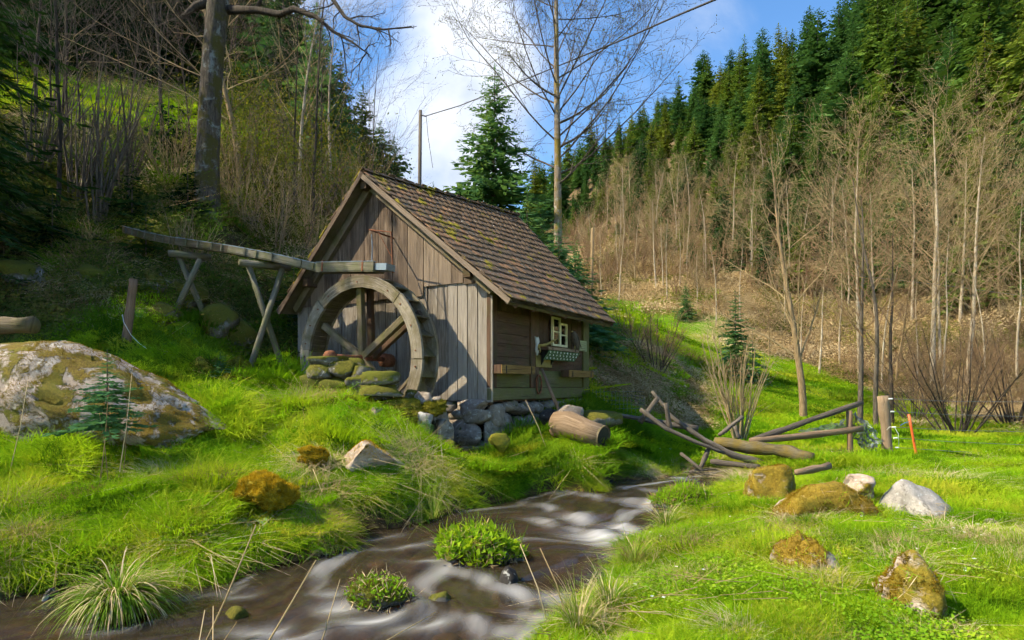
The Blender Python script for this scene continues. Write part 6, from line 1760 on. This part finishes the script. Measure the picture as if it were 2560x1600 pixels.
for px, Y, s, q, lab in ((240, 16.2, 1.0, hz, 'multi-stemmed grey hazel on the left slope'), (190, 17.2, .9, hz, 'leaning hazel stems left of the multi-stemmed hazel'), (300, 17.6, .85, hz, 'hazel stems at the lower edge of the sunlit clearing'), (90, 17.5, .9, hz, 'hazel stems in the shade by the dark spruce'),
                         (600, 18.0, .9, hz2, 'tan hazel fan right of the old trunk'), (690, 17.5, .8, hz2, 'tan hazel fan above the flume'), (790, 19.0, .9, hz2, 'sunlit tan stems beside the left roof edge'), (800, 17.5, .55, hz2, 'low tan stems against the left roof edge'), (430, 18.0, .8, hz2, 'bare hazel fan left of the old trunk'),
                         (470, 14.6, .5, hz2, 'thin bare stems above the upper trestle'), (900, 30, 1.2, hz2, 'bare bush behind the ridge left of the pole'), (980, 34, 1.2, hz2, 'bare bush behind the ridge near the pole'), (1090, 36, 1.3, hz2, 'bare bush behind the ridge right of the pole'), (860, 24, 1.1, hz2, 'bare bush behind the gable peak'), (1010, 27, 1.0, hz2, 'low bare bush behind the tiled ridge'), (1150, 30, .9, hz2, 'low bare bush left of the big spruce')):
    plant(q, GP(px, Y, -.05), 'hazel_clump', lab, 'shrub', None, fr.uniform(0, 6), s)
# green-flushed bushes on the slope right of the trunk
def leafy_bush(seed, h, n):
    rg = np.random.default_rng(seed)
    c = clump(seed, h, 10, .6, 'bark_grey', 'twig_brown', .7, .005, .35)
    P = rg.normal(size=(n, 3)) * np.array([.30, .30, .22]) * h + np.array([0, 0, h * .55]); P = P[P[:, 2] > .05]
    D = rg.normal(size=P.shape) + np.array([0, 0, .3]); D /= np.linalg.norm(D, axis=1)[:, None]
    P = P[:len(P) // 2]; D = D[:len(P)]
    c.append(('leaves', diamonds('leaves', P, D, rg.uniform(.05, .11, len(P)), rg.uniform(.016, .035, len(P)), M['young_green'], rg)))
    return c
LB = [leafy_bush(680, 3.0, 2600), leafy_bush(681, 2.6, 2400)]
for k, (px, Y, s) in enumerate(((575, 19.5, 1), (640, 21, 1.1), (700, 20, 1), (760, 21.5, 1.1), (720, 25, 1.3), (800, 24, 1.2), (650, 27, 1.4), (860, 28, 1.3), (560, 23, 1.1), (740, 18.2, .7), (620, 17.8, .6), (910, 33, 1.2), (780, 29, 1.4), (690, 31, 1.5), (830, 33, 1.4), (600, 30, 1.4))):
    plant(LB[k % 2], GP(px, Y, -.05), 'budding_bush', ('broad', 'ragged')[k % 2] + ' budding bush ' + zoneL(px) + (' low on the slope' if Y < 20.5 else ' on the middle slope' if Y < 26 else ' high on the slope'), 'bush', 'budding bushes above the flume', fr.uniform(0, 6), s)
dk_ = conifer(690, 1.6, .9, 12, 8, 9, M['spruce_dark'], .03, .4, .3, .2)
for px, Y, s, lab in ((365, 14.6, 1.0, 'low blue-green fir under the flume head'), (330, 16.0, 1.2, 'young fir on the dark slope left of the old trunk'), (735, 15.5, 1.2, 'round dark evergreen bush left of the roof'), (470, 16.6, 1.1, 'dark young fir at the foot of the old tree'), (130, 14.2, .9, 'small dark fir on the mossy slope'), (420, 21, 2.0, 'young spruce at the right end of the clearing')):
    plant(dk_, GP(px, Y, -.05), 'young_fir', lab, 'tree', None, fr.uniform(0, 6), s)
# seedlings in the foreground
sd1 = conifer(700, 1.05, .46, 17, 8, 12, M['spruce_near'], .08, .0, .35, .16, .1, .8, 1.0, 1.6)
plant(sd1, Vector((PX(268, 1060, 7.3).x, 7.3, PX(268, 1085, 7.3).z)), 'spruce_seedling', 'spruce seedling growing in front of the big boulder', 'tree', None, .5, (1085 - 868) / FPX * 7.3 / 1.05)
plant(sd1, GP(552, 11.2, -.02), 'spruce_seedling', 'small spruce seedling in the shade below the trestle', 'tree', None, 1.5, .62)
plant(sd1, PX(1066, 1092, 9.9), 'fir_sprout', 'tiny bright fir sprout below the corner stones', 'tree', None, 2.5, .36)

# ------------------------------------------------------------------ grass and ground cover (stuff)
def blades(seed, n, rad, h0, h1, w, lean, curl, mat, name, dome=0.0):
    """a sod of n blades, each a bent two-segment strip"""
    rg = np.random.default_rng(seed)
    a = rg.uniform(0, 6.283, n); q = rad * np.sqrt(rg.random(n))
    base = np.c_[np.cos(a) * q, np.sin(a) * q, np.full(n, -.02)]
    hh = rg.uniform(h0, h1, n) * (1 - dome * (q / rad) ** 2)
    la = np.where(rg.random(n) < .55, a + rg.normal(size=n) * .6, rg.uniform(0, 6.283, n)); lm = lean * np.abs(rg.normal(size=n)) * (1 + q / rad)
    ld = np.c_[np.cos(la), np.sin(la), np.zeros(n)]
    s = np.c_[-np.sin(la + rg.normal(size=n) * .8), np.cos(la + rg.normal(size=n) * .8), np.zeros(n)]
    mid = base + ld * (hh * lm * .35)[:, None] + np.array([0, 0, 1.0]) * (hh * .55)[:, None]
    tip = base + ld * (hh * lm * (1.0 + curl))[:, None] + np.array([0, 0, 1.0]) * (hh * (1 - .25 * lm * curl))[:, None]
    ww = (w * rg.uniform(.6, 1.2, n))[:, None]
    V = np.stack([base - s * ww, base + s * ww, mid + s * ww * .8, mid - s * ww * .8, tip], 1).reshape(-1, 3)
    k = np.arange(n)[:, None] * 5
    F = np.concatenate([k + np.array([[0, 1, 2]]), k + np.array([[0, 2, 3]]), k + np.array([[3, 2, 4]])])
    return npmesh(name, V, F, mat)
def leafpatch(seed, n, rad, h, ls, mat, name):
    rg = np.random.default_rng(seed)
    P = np.c_[rg.normal(size=(n, 2)) * rad * .5, rg.uniform(.0, 1, n) ** .7 * h]
    D = np.c_[rg.normal(size=(n, 2)), rg.uniform(-.2, .7, n)]; D /= np.linalg.norm(D, axis=1)[:, None]
    S = np.c_[rg.normal(size=(n, 2)) * .5, np.ones(n)]
    return diamonds(name, P, D, ls * rg.uniform(.5, 1.2, n), ls * .30 * rg.uniform(.6, 1.2, n), mat, rg, S)

def scatter(name, protos, P, rot, scl, var, label):
    """one object of many blades: every point carries a sod"""
    me = bpy.data.meshes.new(name)
    n = len(P)
    me.vertices.add(n); me.vertices.foreach_set('co', np.asarray(P, np.float32).ravel())
    for a, t, d, key in (('rot', 'FLOAT_VECTOR', rot, 'vector'), ('scl', 'FLOAT_VECTOR', scl, 'vector')):
        at = me.attributes.new(a, t, 'POINT'); at.data.foreach_set(key, np.asarray(d, np.float32).ravel())
    at = me.attributes.new('kindno', 'INT', 'POINT'); at.data.foreach_set('value', np.asarray(var, np.int32))
    o = link(name, me)
    tag(o, label, kind='stuff')
    ng = bpy.data.node_groups.new(name + '_nodes', 'GeometryNodeTree')
    ng.interface.new_socket('Geometry', in_out='INPUT', socket_type='NodeSocketGeometry')
    ng.interface.new_socket('Geometry', in_out='OUTPUT', socket_type='NodeSocketGeometry')
    gi = ng.nodes.new('NodeGroupInput'); go = ng.nodes.new('NodeGroupOutput'); jn = ng.nodes.new('GeometryNodeJoinGeometry')
    def na(nm, t):
        q = ng.nodes.new('GeometryNodeInputNamedAttribute'); q.data_type = t; q.inputs['Name'].default_value = nm
        return next(s for s in q.outputs if s.enabled and s.name == 'Attribute')
    e2r = ng.nodes.new('FunctionNodeEulerToRotation'); ng.links.new(na('rot', 'FLOAT_VECTOR'), e2r.inputs[0])
    sc_ = na('scl', 'FLOAT_VECTOR'); vr = na('kindno', 'INT')
    for k, pm in enumerate(protos):
        po = bpy.data.objects.new(name + '_sod', pm)
        oi = ng.nodes.new('GeometryNodeObjectInfo'); oi.inputs['Object'].default_value = po; oi.transform_space = 'ORIGINAL'
        cmp_ = ng.nodes.new('FunctionNodeCompare'); cmp_.data_type = 'INT'; cmp_.operation = 'EQUAL'
        ins = [s for s in cmp_.inputs if s.enabled]
        ng.links.new(vr, ins[0]); ins[1].default_value = k
        ip = ng.nodes.new('GeometryNodeInstanceOnPoints')
        ng.links.new(gi.outputs[0], ip.inputs['Points']); ng.links.new(cmp_.outputs[0], ip.inputs['Selection'])
        ng.links.new(oi.outputs['Geometry'], ip.inputs['Instance']); ng.links.new(e2r.outputs[0], ip.inputs['Rotation']); ng.links.new(sc_, ip.inputs['Scale'])
        ng.links.new(ip.outputs[0], jn.inputs[0])
    ng.links.new(jn.outputs[0], go.inputs[0])
    md_ = o.modifiers.new('blades', 'NODES'); md_.node_group = ng
    return o
def normals(x, y, e=.06):
    gx = (gz(x + e, y) - gz(x - e, y)) / (2 * e); gy = (gz(x, y + e) - gz(x, y - e)) / (2 * e)
    return gx, gy
def orient(x, y, amt, rg):
    """turn each sod at random, then tilt it with the ground"""
    gx, gy = normals(x, y, .12)
    n = np.c_[-gx * amt, -gy * amt, np.ones(len(x))]; n /= np.linalg.norm(n, axis=1)[:, None]
    a = rg.uniform(0, 6.283, len(x))
    t = np.c_[np.cos(a), np.sin(a), np.zeros(len(x))]
    t -= n * (t * n).sum(1)[:, None]; t /= np.linalg.norm(t, axis=1)[:, None]
    b = np.cross(n, t)
    return np.c_[np.arctan2(b[:, 2], n[:, 2]), np.arcsin(np.clip(-t[:, 2], -1, 1)), np.arctan2(t[:, 1], t[:, 0])]
def free(x, y):
    ok = np.ones(len(x), bool)
    for cx, cy_, rx, ry in KEEPOUT:
        ok &= ((x - cx) / rx) ** 2 + ((y - cy_) / ry) ** 2 > 1
    hs, ht = hut_st(x, y)
    ok &= ~((hs > -.05) & (hs < 4.6) & (ht > -.05) & (ht < 5.2))
    ok &= ~((hs > -1.3) & (hs <= 0) & (ht > .6) & (ht < 4.1))
    return ok
gr = np.random.default_rng(17)
def field(n, u0, u1, y0, y1):
    """points spread so that near and far ground get equal shares of the picture"""
    u = gr.uniform(u0, u1, n); y = np.exp(gr.uniform(math.log(y0), math.log(y1), n))
    return u * y, y
N_ = 7000
x_, y_ = field(N_, -1.3, 1.25, 2.0, 46)
sdv = stream_sdf(x_, y_); mdv = meadow_mask(x_, y_)
keep_ = (sdv > .05) & (mdv > gr.random(N_)) & free(x_, y_)
pxv = 1280 + FPX * x_ / y_
embv = (pxv > 1510) & (pxv < 1740) & (y_ > 16) & (y_ < 23) & (fbm(x_ * .8, y_ * .8, s=41, o=3) > -.1)
keep_ &= ~(embv & (gr.random(N_) < .45))
x_, y_, sdv, pxv = x_[keep_], y_[keep_], sdv[keep_], pxv[keep_]
z_ = gz(x_, y_)
rs_ = np.array(REST)
if len(rs_):
    sr = fr.uniform(1.0, 1.4, len(rs_)) * rs_[:, 3]
    scatter('hillside_forest', [p_[1][1] for p_ in CON], rs_[:, :3], np.c_[np.zeros((len(rs_), 2)), fr.uniform(0, 6.28, len(rs_))], np.c_[sr, sr, rs_[:, 3]], rs_[:, 4], 'distant spruces filling the forest on the right hillside')
GRASS = [blades(800 + i, 1150, .40, .05, .14, .0046, .45, .5, M['grass'], 'sod') for i in range(4)] + [blades(804, 900, .36, .07, .18, .0046, .55, .7, M['grass'], 'sod_long'), blades(805, 500, .30, .08, .24, .0030, .9, .9, M['dryleaf'], 'sod_dry'), blades(806, 1000, .40, .05, .14, .0050, .45, .5, M['grass_shade'], 'sod_deep_shade')]
GRASS += [blades(807 + i, 1300, .42, .03, .075, .0046, .10, .3, M['grass'], 'lawn') for i in range(2)]
tall = fbm(x_ * 1.2, y_ * 1.2, s=61, o=2)
n_p = len(x_)
var = gr.integers(0, 4, n_p)
var = np.where((tall > .12) & (gr.random(n_p) < .65), 4, var)
edge = (sdv < .25)
var = np.where(edge & (gr.random(n_p) < .4), 4, var)
drym = fbm(x_ * .9 + 40, y_ * .9, s=62, o=3)
var = np.where((gr.random(n_p) < np.where(x_ < 0, .06, .022)) | (edge & (gr.random(n_p) < .10)) | ((drym > .6) & (gr.random(n_p) < .25)), 5, var)
shade = ((pxv < 900) & (y_ > 9.9 + .002 * (pxv - 300))) | ((pxv > 1180) & (pxv < 1600) & (y_ > 9.4) & (y_ < 15))  # painted shade: darker sods laid beside the mill and below the left slope
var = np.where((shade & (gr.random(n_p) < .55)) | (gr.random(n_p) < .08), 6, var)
var = np.where((y_ > 12.5) & (var != 6) & (gr.random(n_p) < .93), 7 + gr.integers(0, 2, n_p), var)
scv = gr.uniform(.8, 1.2, n_p) * y_ / 7.0
# keep sods small enough beside the water that they do not hang over it
scv = np.where(sdv < .4, np.minimum(scv, .25 + sdv * 1.9), scv)
hgt = (1 + .6 * tall) * np.clip((y_ / 7.0), .45, 9) ** -.72
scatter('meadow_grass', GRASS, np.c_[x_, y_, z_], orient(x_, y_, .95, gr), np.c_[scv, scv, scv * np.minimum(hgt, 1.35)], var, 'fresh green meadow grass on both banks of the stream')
# fine edge sods along the banks
xe, ye = field(16000, -1.2, .7, 3.0, 14); se = stream_sdf(xe, ye)
ke = (se > .02) & (se < .34) & free(xe, ye) & ((se > .16) | (fbm(xe * 1.8, ye * 1.8, s=67, o=2) > -.15))
xe, ye, se = xe[ke], ye[ke], se[ke]
EDGE_S = [blades(870 + i, 130, .13, .05, .16, .0036, .6, .7, M['grass'], 'edge_sod') for i in range(3)] + [blades(874, 50, .10, .08, .2, .003, 1.3, 1.1, M['dryleaf'], 'edge_straw'), leafpatch(875, 50, .12, .09, .032, M['leafy'], 'edge_leaves')]
s_e = gr.uniform(.7, 1.2, len(xe)) * np.clip((ye / 6) ** .5, .8, 1.5)
scatter('bank_grass', EDGE_S, np.c_[xe, ye, gz(xe, ye)], orient(xe, ye, .7, gr), np.c_[s_e, s_e, s_e], gr.choice(5, len(xe), p=[.27, .26, .26, .09, .12]), 'longer grass and leaves along the stream banks')
# sunlit clearing on the left slope
u2 = gr.uniform(-.85, -.42, 700); y2 = gr.uniform(25, 34, 700); x2 = u2 * y2
k2 = meadow_mask(x2, y2) > .4
x2, y2 = x2[k2], y2[k2]
s2_ = gr.uniform(2.4, 3.6, len(x2))
scatter('clearing_grass', GRASS[:4], np.c_[x2, y2, gz(x2, y2)], orient(x2, y2, .95, gr), np.c_[s2_, s2_, s2_ * .4], gr.integers(0, 4, len(x2)), 'sunlit grass of the clearing on the left slope')
# leafy herbs among the grass
LEAFP = [leafpatch(820 + i, 260, .30, .12, .034, M['leafy'], 'herb') for i in range(3)]
x3, y3 = field(1500, -1.0, .95, 3.0, 11)
hm = fbm(x3 * .8 + 11, y3 * .8, s=63, o=3); sd3 = stream_sdf(x3, y3)
k3 = (sd3 > .2) & free(x3, y3) & (hm > .15) & (meadow_mask(x3, y3) > .5) & ((x3 < 0) | (hm > .5))
x3, y3 = x3[k3], y3[k3]; s3_ = gr.uniform(.6, 1.1, len(x3))
scatter('leafy_herbs', LEAFP, np.c_[x3, y3, gz(x3, y3)], orient(x3, y3, .9, gr), np.c_[s3_, s3_, s3_], gr.integers(0, 3, len(x3)), 'leafy yellow-green herbs among the grass')
# undergrowth on the dark slope
IVY = [leafpatch(840 + i, 420, .75, .30, .085, M['ivy'], 'undergrowth') for i in range(3)] + [blades(845, 420, .75, .12, .36, .007, .9, .9, M['grass_shade'], 'slope_grass'), blades(846, 260, .75, .12, .36, .005, 1.1, .9, M['dryleaf'], 'slope_straw')]
x4, y4 = field(2400, -1.35, -.10, 9.5, 45)
k4 = (meadow_mask(x4, y4) < .5) & free(x4, y4)
x4, y4 = x4[k4], y4[k4]; s4_ = gr.uniform(.6, 1.1, len(x4)) * np.clip((y4 / 13), .8, 3)
v4 = gr.choice(5, len(x4), p=[.23, .23, .2, .14, .20])
scatter('slope_undergrowth', IVY, np.c_[x4, y4, gz(x4, y4)], orient(x4, y4, .95, gr), np.c_[s4_, s4_, s4_ * np.clip(13 / y4, .4, 1)], v4, 'dark leafy undergrowth covering the left slope')
# straw and brambles on the right hill foot
SCR = [blades(850, 300, 1.1, .15, .55, .008, .9, .8, M['dryleaf'], 'hill_straw'), leafpatch(851, 420, 1.1, .30, .10, M['dryleaf'], 'leaf_litter'), leafpatch(852, 300, 1.0, .5, .12, M['young_green'], 'bramble')]
x5, y5 = field(1700, .08, .95, 16, 75)
xb, yb = field(320, .14, .30, 15, 23); x5 = np.r_[x5, xb]; y5 = np.r_[y5, yb]
p5_ = 1280 + FPX * x5 / y5
k5 = ((meadow_mask(x5, y5) < .4) | ((p5_ > 1520) & (p5_ < 1750) & (y5 > 16) & (y5 < 23))) & free(x5, y5)
x5, y5 = x5[k5], y5[k5]; s5_ = gr.uniform(.6, 1.2, len(x5)) * np.where((y5 < 23) & (x5 / y5 < .3), .7, np.clip((y5 / 24), .7, 2.4))
scatter('hillside_straw', SCR, np.c_[x5, y5, gz(x5, y5)], orient(x5, y5, .95, gr), np.c_[s5_, s5_, s5_ * .6], gr.choice(3, len(x5), p=[.4, .42, .18]), 'straw and dead leaves on the foot of the right hillside')

# ------------------------------------------------------------------ tussocks, rushes and other single plants
def fountain(seed, n, L0, L1, w, spread, mats, droop=.8, base_r=.06, upb=.6, bias=(0, 0)):
    """arching blades from one crown; returns list of (name, mesh) by material share"""
    rg = np.random.default_rng(seed)
    out = []
    for nm, mt, share in mats:
        m = int(n * share)
        a = rg.uniform(0, 6.283, m); el = upb + rg.normal(size=m) * .35
        L = rg.uniform(L0, L1, m)
        k = 6
        base = np.c_[np.cos(a) * base_r * rg.random(m), np.sin(a) * base_r * rg.random(m), np.zeros(m)]
        hd = np.c_[np.cos(a) + bias[0], np.sin(a) + bias[1], np.zeros(m)]; hd /= np.linalg.norm(hd, axis=1)[:, None]
        side = np.c_[-hd[:, 1], hd[:, 0], np.zeros(m)]
        V = []
        for j in range(k + 1):
            t = j / k
            e = el - droop * t * (1 + .6 * spread)
            if j == 0: p = base
            else: p = p + (hd * np.cos(e)[:, None] * spread + np.array([0, 0, 1.0]) * np.sin(e)[:, None]) * (L / k)[:, None]
            wd = w * (1 - t ** 2 * .95)
            V += [p - side * wd, p + side * wd]
        V = np.stack(V, 1).reshape(-1, 3)
        b = np.arange(m)[:, None] * (2 * k + 2)
        F = np.concatenate([b + np.array([[2 * j, 2 * j + 1, 2 * j + 3, 2 * j + 2]]) for j in range(k)])
        out.append((nm, npmesh(nm, V, F, M[mt])))
    return out
def wpos(px, py, dz=0.0):
    x0, y0 = on_water(px, py); return Vector((x0, y0, float(water_z(y0)) + dz))
big = fountain(901, 900, .32, .62, .0042, 1.0, (('green_blades', 'sedge', .78), ('straw_blades', 'dryleaf', .22)), 1.15, .13, 1.0, (.25, 0))
p_ = wpos(300, 1530, .10)
plant(big, p_, 'sedge_tussock', 'big arching sedge tussock at the lower left water edge', 'tussock', None, 0.0, 1.05)
rock('tussock_root', p_ - Vector((0, 0, .06)), (.24, .22, .16), M['rock_hill'], 905, None, 0, 3, 'mossy root mound under the big sedge tussock', 'mound', cuts=2, rough=.15)
# leafy islet in the middle of the stream
isl = [(1110, 1345), (1180, 1360), (1250, 1375), (1300, 1395), (1150, 1335), (1220, 1350)]
ic = wpos(1200, 1395)
ie = rock('islet', ic + Vector((0, 0, .10)), (.50, .36, .20), M['rock_hill'], 911, None, -.35, 4, 'leafy green islet in the middle of the stream', 'islet', cuts=6, rough=.42)
rg9 = np.random.default_rng(9)
def cover(o, n, ls, mat, name, seed, zmin=.0, wid=.32, up=.5):
    rg = np.random.default_rng(seed)
    me = o.data
    v = np.array([q.co[:] for q in me.vertices]); f = np.array([q.vertices[:] for q in me.polygons])
    a, b, c = v[f[:, 0]], v[f[:, 1]], v[f[:, 2]]
    nr = np.cross(b - a, c - a); ar = np.linalg.norm(nr, axis=1); nr /= ar[:, None] + 1e-9
    w = ar * (nr[:, 2] > zmin); k = rg.choice(len(f), n, p=w / w.sum())
    r1 = np.sqrt(rg.random(n))[:, None]; r2 = rg.random(n)[:, None]
    p = a[k] * (1 - r1) + b[k] * (r1 * (1 - r2)) + c[k] * (r1 * r2) + nr[k] * rg.uniform(0, .07, n)[:, None]
    d = nr[k] * .5 + rg.normal(size=(n, 3)) * .7 + np.array([0, 0, up]); d /= np.linalg.norm(d, axis=1)[:, None]
    S = np.c_[rg.normal(size=(n, 2)) * .6, np.ones(n)]
    q = link(name, diamonds(name, p, d, ls * rg.uniform(.5, 1.2, n), ls * wid * rg.uniform(.6, 1.2, n), mat, rg, S), o); q['kind'] = 'stuff'
cover(ie, 2000, .050, M['leafy'], 'leaves', 12, -.05)
cover(ie, 420, .095, M['leafy'], 'large_leaves', 22, -.1, .36, .9)
cover(ie, 700, .12, M['dryleaf'], 'straw', 13, -.9, .05, -.3)
cover(ie, 420, .18, M['grass'], 'grass', 14, -.2, .03, .7)
cover(ie, 90, .34, M['sedge'], 'sedge_blades', 24, -.3, .012, .35)
for px, py, lab, s_, sd_ in ((1085, 1318, 'fountain of tall rushes behind the leafy islet', .9, 921), (1700, 1262, 'tuft of tall rushes on the clump at the stream bend', .95, 922)):
    q = wpos(px, py, .12)
    plant(fountain(sd_, 60, .40, .85, .0026, .9, (('green_blades', 'sedge', .85), ('straw_blades', 'rush', .15)), .55, .12, 1.05), q, 'rush_tuft', lab, 'rushes', None, 0.0, s_)
cl = rock('bend_clump', wpos(1702, 1268, .06), (.42, .30, .20), M['rock_hill'], 925, None, 0, 3, 'leafy mossy clump at the stream bend under the rushes', 'clump', cuts=3, rough=.16)
for o_, q_ in ((R2, 90), (R4, 160), (R5, 120)): cover(o_, q_, .15, M['dryleaf'], 'straw', 30, -.3, .016, -.5); cover(o_, q_, .12, M['grass'], 'grass', 31, -.3, .025, .3)
cover(cl, 1500, .05, M['leafy'], 'leaves', 15, -.1); cover(cl, 900, .14, M['dryleaf'], 'straw', 16, -.9, .05, -.2); cover(cl, 700, .13, M['grass'], 'grass', 17, .1, .04, .8)
sod = rock('grass_sod', wpos(945, 1505, .05), (.26, .17, .13), M['rock_hill'], 931, None, .2, 3, 'straw-covered sod standing out of the water', 'sod', cuts=3, rough=.2)
cover(sod, 200, .12, M['dryleaf'], 'straw', 18, -.6, .03, -.3); cover(sod, 500, .035, M['leafy'], 'leaves', 19, -.2); fuzz(sod, 1800, .03, M['moss_blade_g'], 61, -.6)
# drooping sedge clumps along the near right bank
for k, (px, py, lab) in enumerate(((1560, 1430, 'drooping grass clump on the near right bank above the pool'), (1420, 1590, 'rush blades at the lower edge of the right bank'), (1500, 1540, 'rush clump leaning over the water on the right bank'), (1640, 1330, 'fine grass tuft on the right bank below the bend'))):
    q = wpos(px + 25, py, .06)
    plant(fountain(940 + k, 260, .25, .62, .003, .8, (('green_blades', 'sedge', .75), ('straw_blades', 'dryleaf', .25)), .8, .10, 1.1), q, 'bank_tuft', lab, 'tuft', None, k * 1.0, .95)
# dock plant with broad pale leaves
def dock():
    rg = np.random.default_rng(33)
    e = empty('dock_plant', GP(640, 6.75, .0) + Vector((0, 0, .02)), 'broad-leaved pale green dock plant below the golden moss', 'plant')
    for k in range(11):
        a = k * 2.4 + rg.normal() * .3; L = rg.uniform(.16, .32); W_ = L * .23; el = rg.uniform(.35, 1.1)
        n = 7; V = []; 
        hd = np.array([math.cos(a), math.sin(a), 0]); sd_ = np.array([-math.sin(a), math.cos(a), 0]); p = np.zeros(3)
        for j in range(n + 1):
            t = j / n
            if j: p = p + (hd * math.cos(el - .9 * t) + np.array([0, 0, 1]) * math.sin(el - .9 * t)) * L / n
            w_ = W_ * (math.sin(math.pi * min(1, .08 + t * .92)) ** .7) * (1 if t > .15 else .4) + .003
            V += [p - sd_ * w_ + np.array([0, 0, .3 * w_]), p, p + sd_ * w_ + np.array([0, 0, .3 * w_])]
        F = []
        for j in range(n):
            F += [(3 * j, 3 * j + 1, 3 * j + 4, 3 * j + 3), (3 * j + 1, 3 * j + 2, 3 * j + 5, 3 * j + 4)]
        link('leaf', npmesh('leaf', np.array(V), np.array(F), M['dockleaf'], True), e)
dock()
# tall dry stalks standing in the foreground
ST = [(515, 1600, 640, 1312, 4.4, 'tallest dry stalk at the bottom of the picture'), (670, 1600, 790, 1400, 4.2, 'slanting dry stalk left of the pool'), (800, 1600, 850, 1448, 4.3, 'thin pale stalk rising before the pool'), (495, 1600, 512, 1525, 4.1, 'short dry stalk right of the big tussock'),
      (528, 1600, 533, 1515, 4.1, 'blurred straw stalk beside the tallest stalk'), (970, 1600, 1090, 1530, 4.0, 'low slanting straw over the water'), (560, 1600, 592, 1555, 4.0, 'short bent straw at the bottom edge'), (28, 1160, 70, 950, 7.0, 'tall dry stalk left of the boulder seedling'),
      (255, 1140, 272, 960, 7.0, 'dry stalk in front of the boulder'), (262, 1150, 240, 985, 7.1, 'second dry stalk in front of the boulder leaning left'), (305, 1120, 330, 930, 7.1, 'dry stalk right of the spruce seedling'), (310, 1130, 318, 950, 7.2, 'thin dry stalk close right of the spruce seedling'),
      (758, 1075, 757, 1020, 9.2, 'upright straw in the sunny bank grass'), (1360, 1110, 1314, 1000, 10.6, 'thin stalk in front of the stone footing'), (1595, 1420, 1560, 1330, 6.3, 'straw stem on the right bank edge'), (1360, 1540, 1300, 1360, 4.9, 'leaning rush stem over the middle of the stream'), (1420, 1560, 1350, 1370, 4.9, 'second leaning rush stem over the stream'), (1764, 1270, 1757, 1208, 8.6, 'short broken stake in the grass by the bend')]
for k, (xa, ya, xb, yb, Y, lab) in enumerate(ST):
    a, b = PX(xa, ya, Y), PX(xb, yb, Y + .15)
    g_ = G(a.x, a.y)
    if a.z > g_: a = a + (a - b).normalized() * min(.8, (a.z - g_ + .02) / max(.3, abs((a - b).normalized().z)))
    mid_ = (a + b) / 2 + Vector((.02, 0, .015))
    o = MB().tube([a, mid_, b], [.0055, .0045, .0025] if k not in (0, 1, 17) else [.009, .007, .004], 5).build('dry_stalk', M['dryleaf'], None, True)
    tag(o, lab, 'stalk')
# straw lying across the left bank (uncountable)
rg7 = np.random.default_rng(71)
sp0, sp1 = [], []
for k in range(520):
    u0 = rg7.uniform(-.8, .75); y0 = math.exp(rg7.uniform(math.log(4.0), math.log(10.5))); x0 = u0 * y0
    if stream_sdf(np.array([x0]), np.array([y0]))[0] < .05: continue
    a = rg7.uniform(0, 6.28); L = rg7.uniform(.12, .5)
    z0 = G(x0, y0) + rg7.uniform(.06, .16); x1 = x0 + math.cos(a) * L; y1 = y0 + math.sin(a) * L * .6
    sp0.append((x0, y0, z0)); sp1.append((x1, y1, max(G(x1, y1) + .03, z0 + rg7.uniform(-.1, .12))))
o = link('dry_straw', seg_mesh('dry_straw', sp0, sp1, np.full(len(sp0), .0032), np.full(len(sp0), .002), M['dryleaf'], 3)); tag(o, 'scattered dry straw lying over the bank grass', kind='stuff')
# white and yellow spring flowers
fp0 = []
for k in range(240):
    if k % 2: px = rg7.uniform(100, 900); Y = rg7.uniform(8.6, 12)
    else: px = rg7.uniform(1500, 2500); Y = rg7.uniform(4.5, 13)
    x0 = (px - 1280) / FPX * Y
    if stream_sdf(np.array([x0]), np.array([Y]))[0] < .1 or not free(np.array([x0]), np.array([Y]))[0]: continue
    fp0.append((x0, Y, G(x0, Y) + rg7.uniform(.08, .14)))
fp0 = np.array(fp0); n = len(fp0)
M['petal'] = leaf_mat('white_petals', [(0.4, (0.7, 0.72, 0.7)), (0.6, (0.75, 0.72, 0.6))], .3, .6, 3.0, .2, (1, 1, 1))
Pn = np.repeat(fp0, 5, 0); an_ = np.tile(np.arange(5) * 1.2566, n) + np.repeat(rg7.uniform(0, 6, n), 5)
Dn = np.c_[np.cos(an_), np.sin(an_), np.full(len(an_), .35)]; Dn /= np.linalg.norm(Dn, axis=1)[:, None]
o = link('spring_flowers', diamonds('spring_flowers', Pn, Dn, np.full(len(Pn), .020), np.full(len(Pn), .006), M['petal'], rg7, np.tile([[0, 0, 1.0]], (len(Pn), 1)))); tag(o, 'tiny white spring flowers dotted in the grass', kind='stuff')
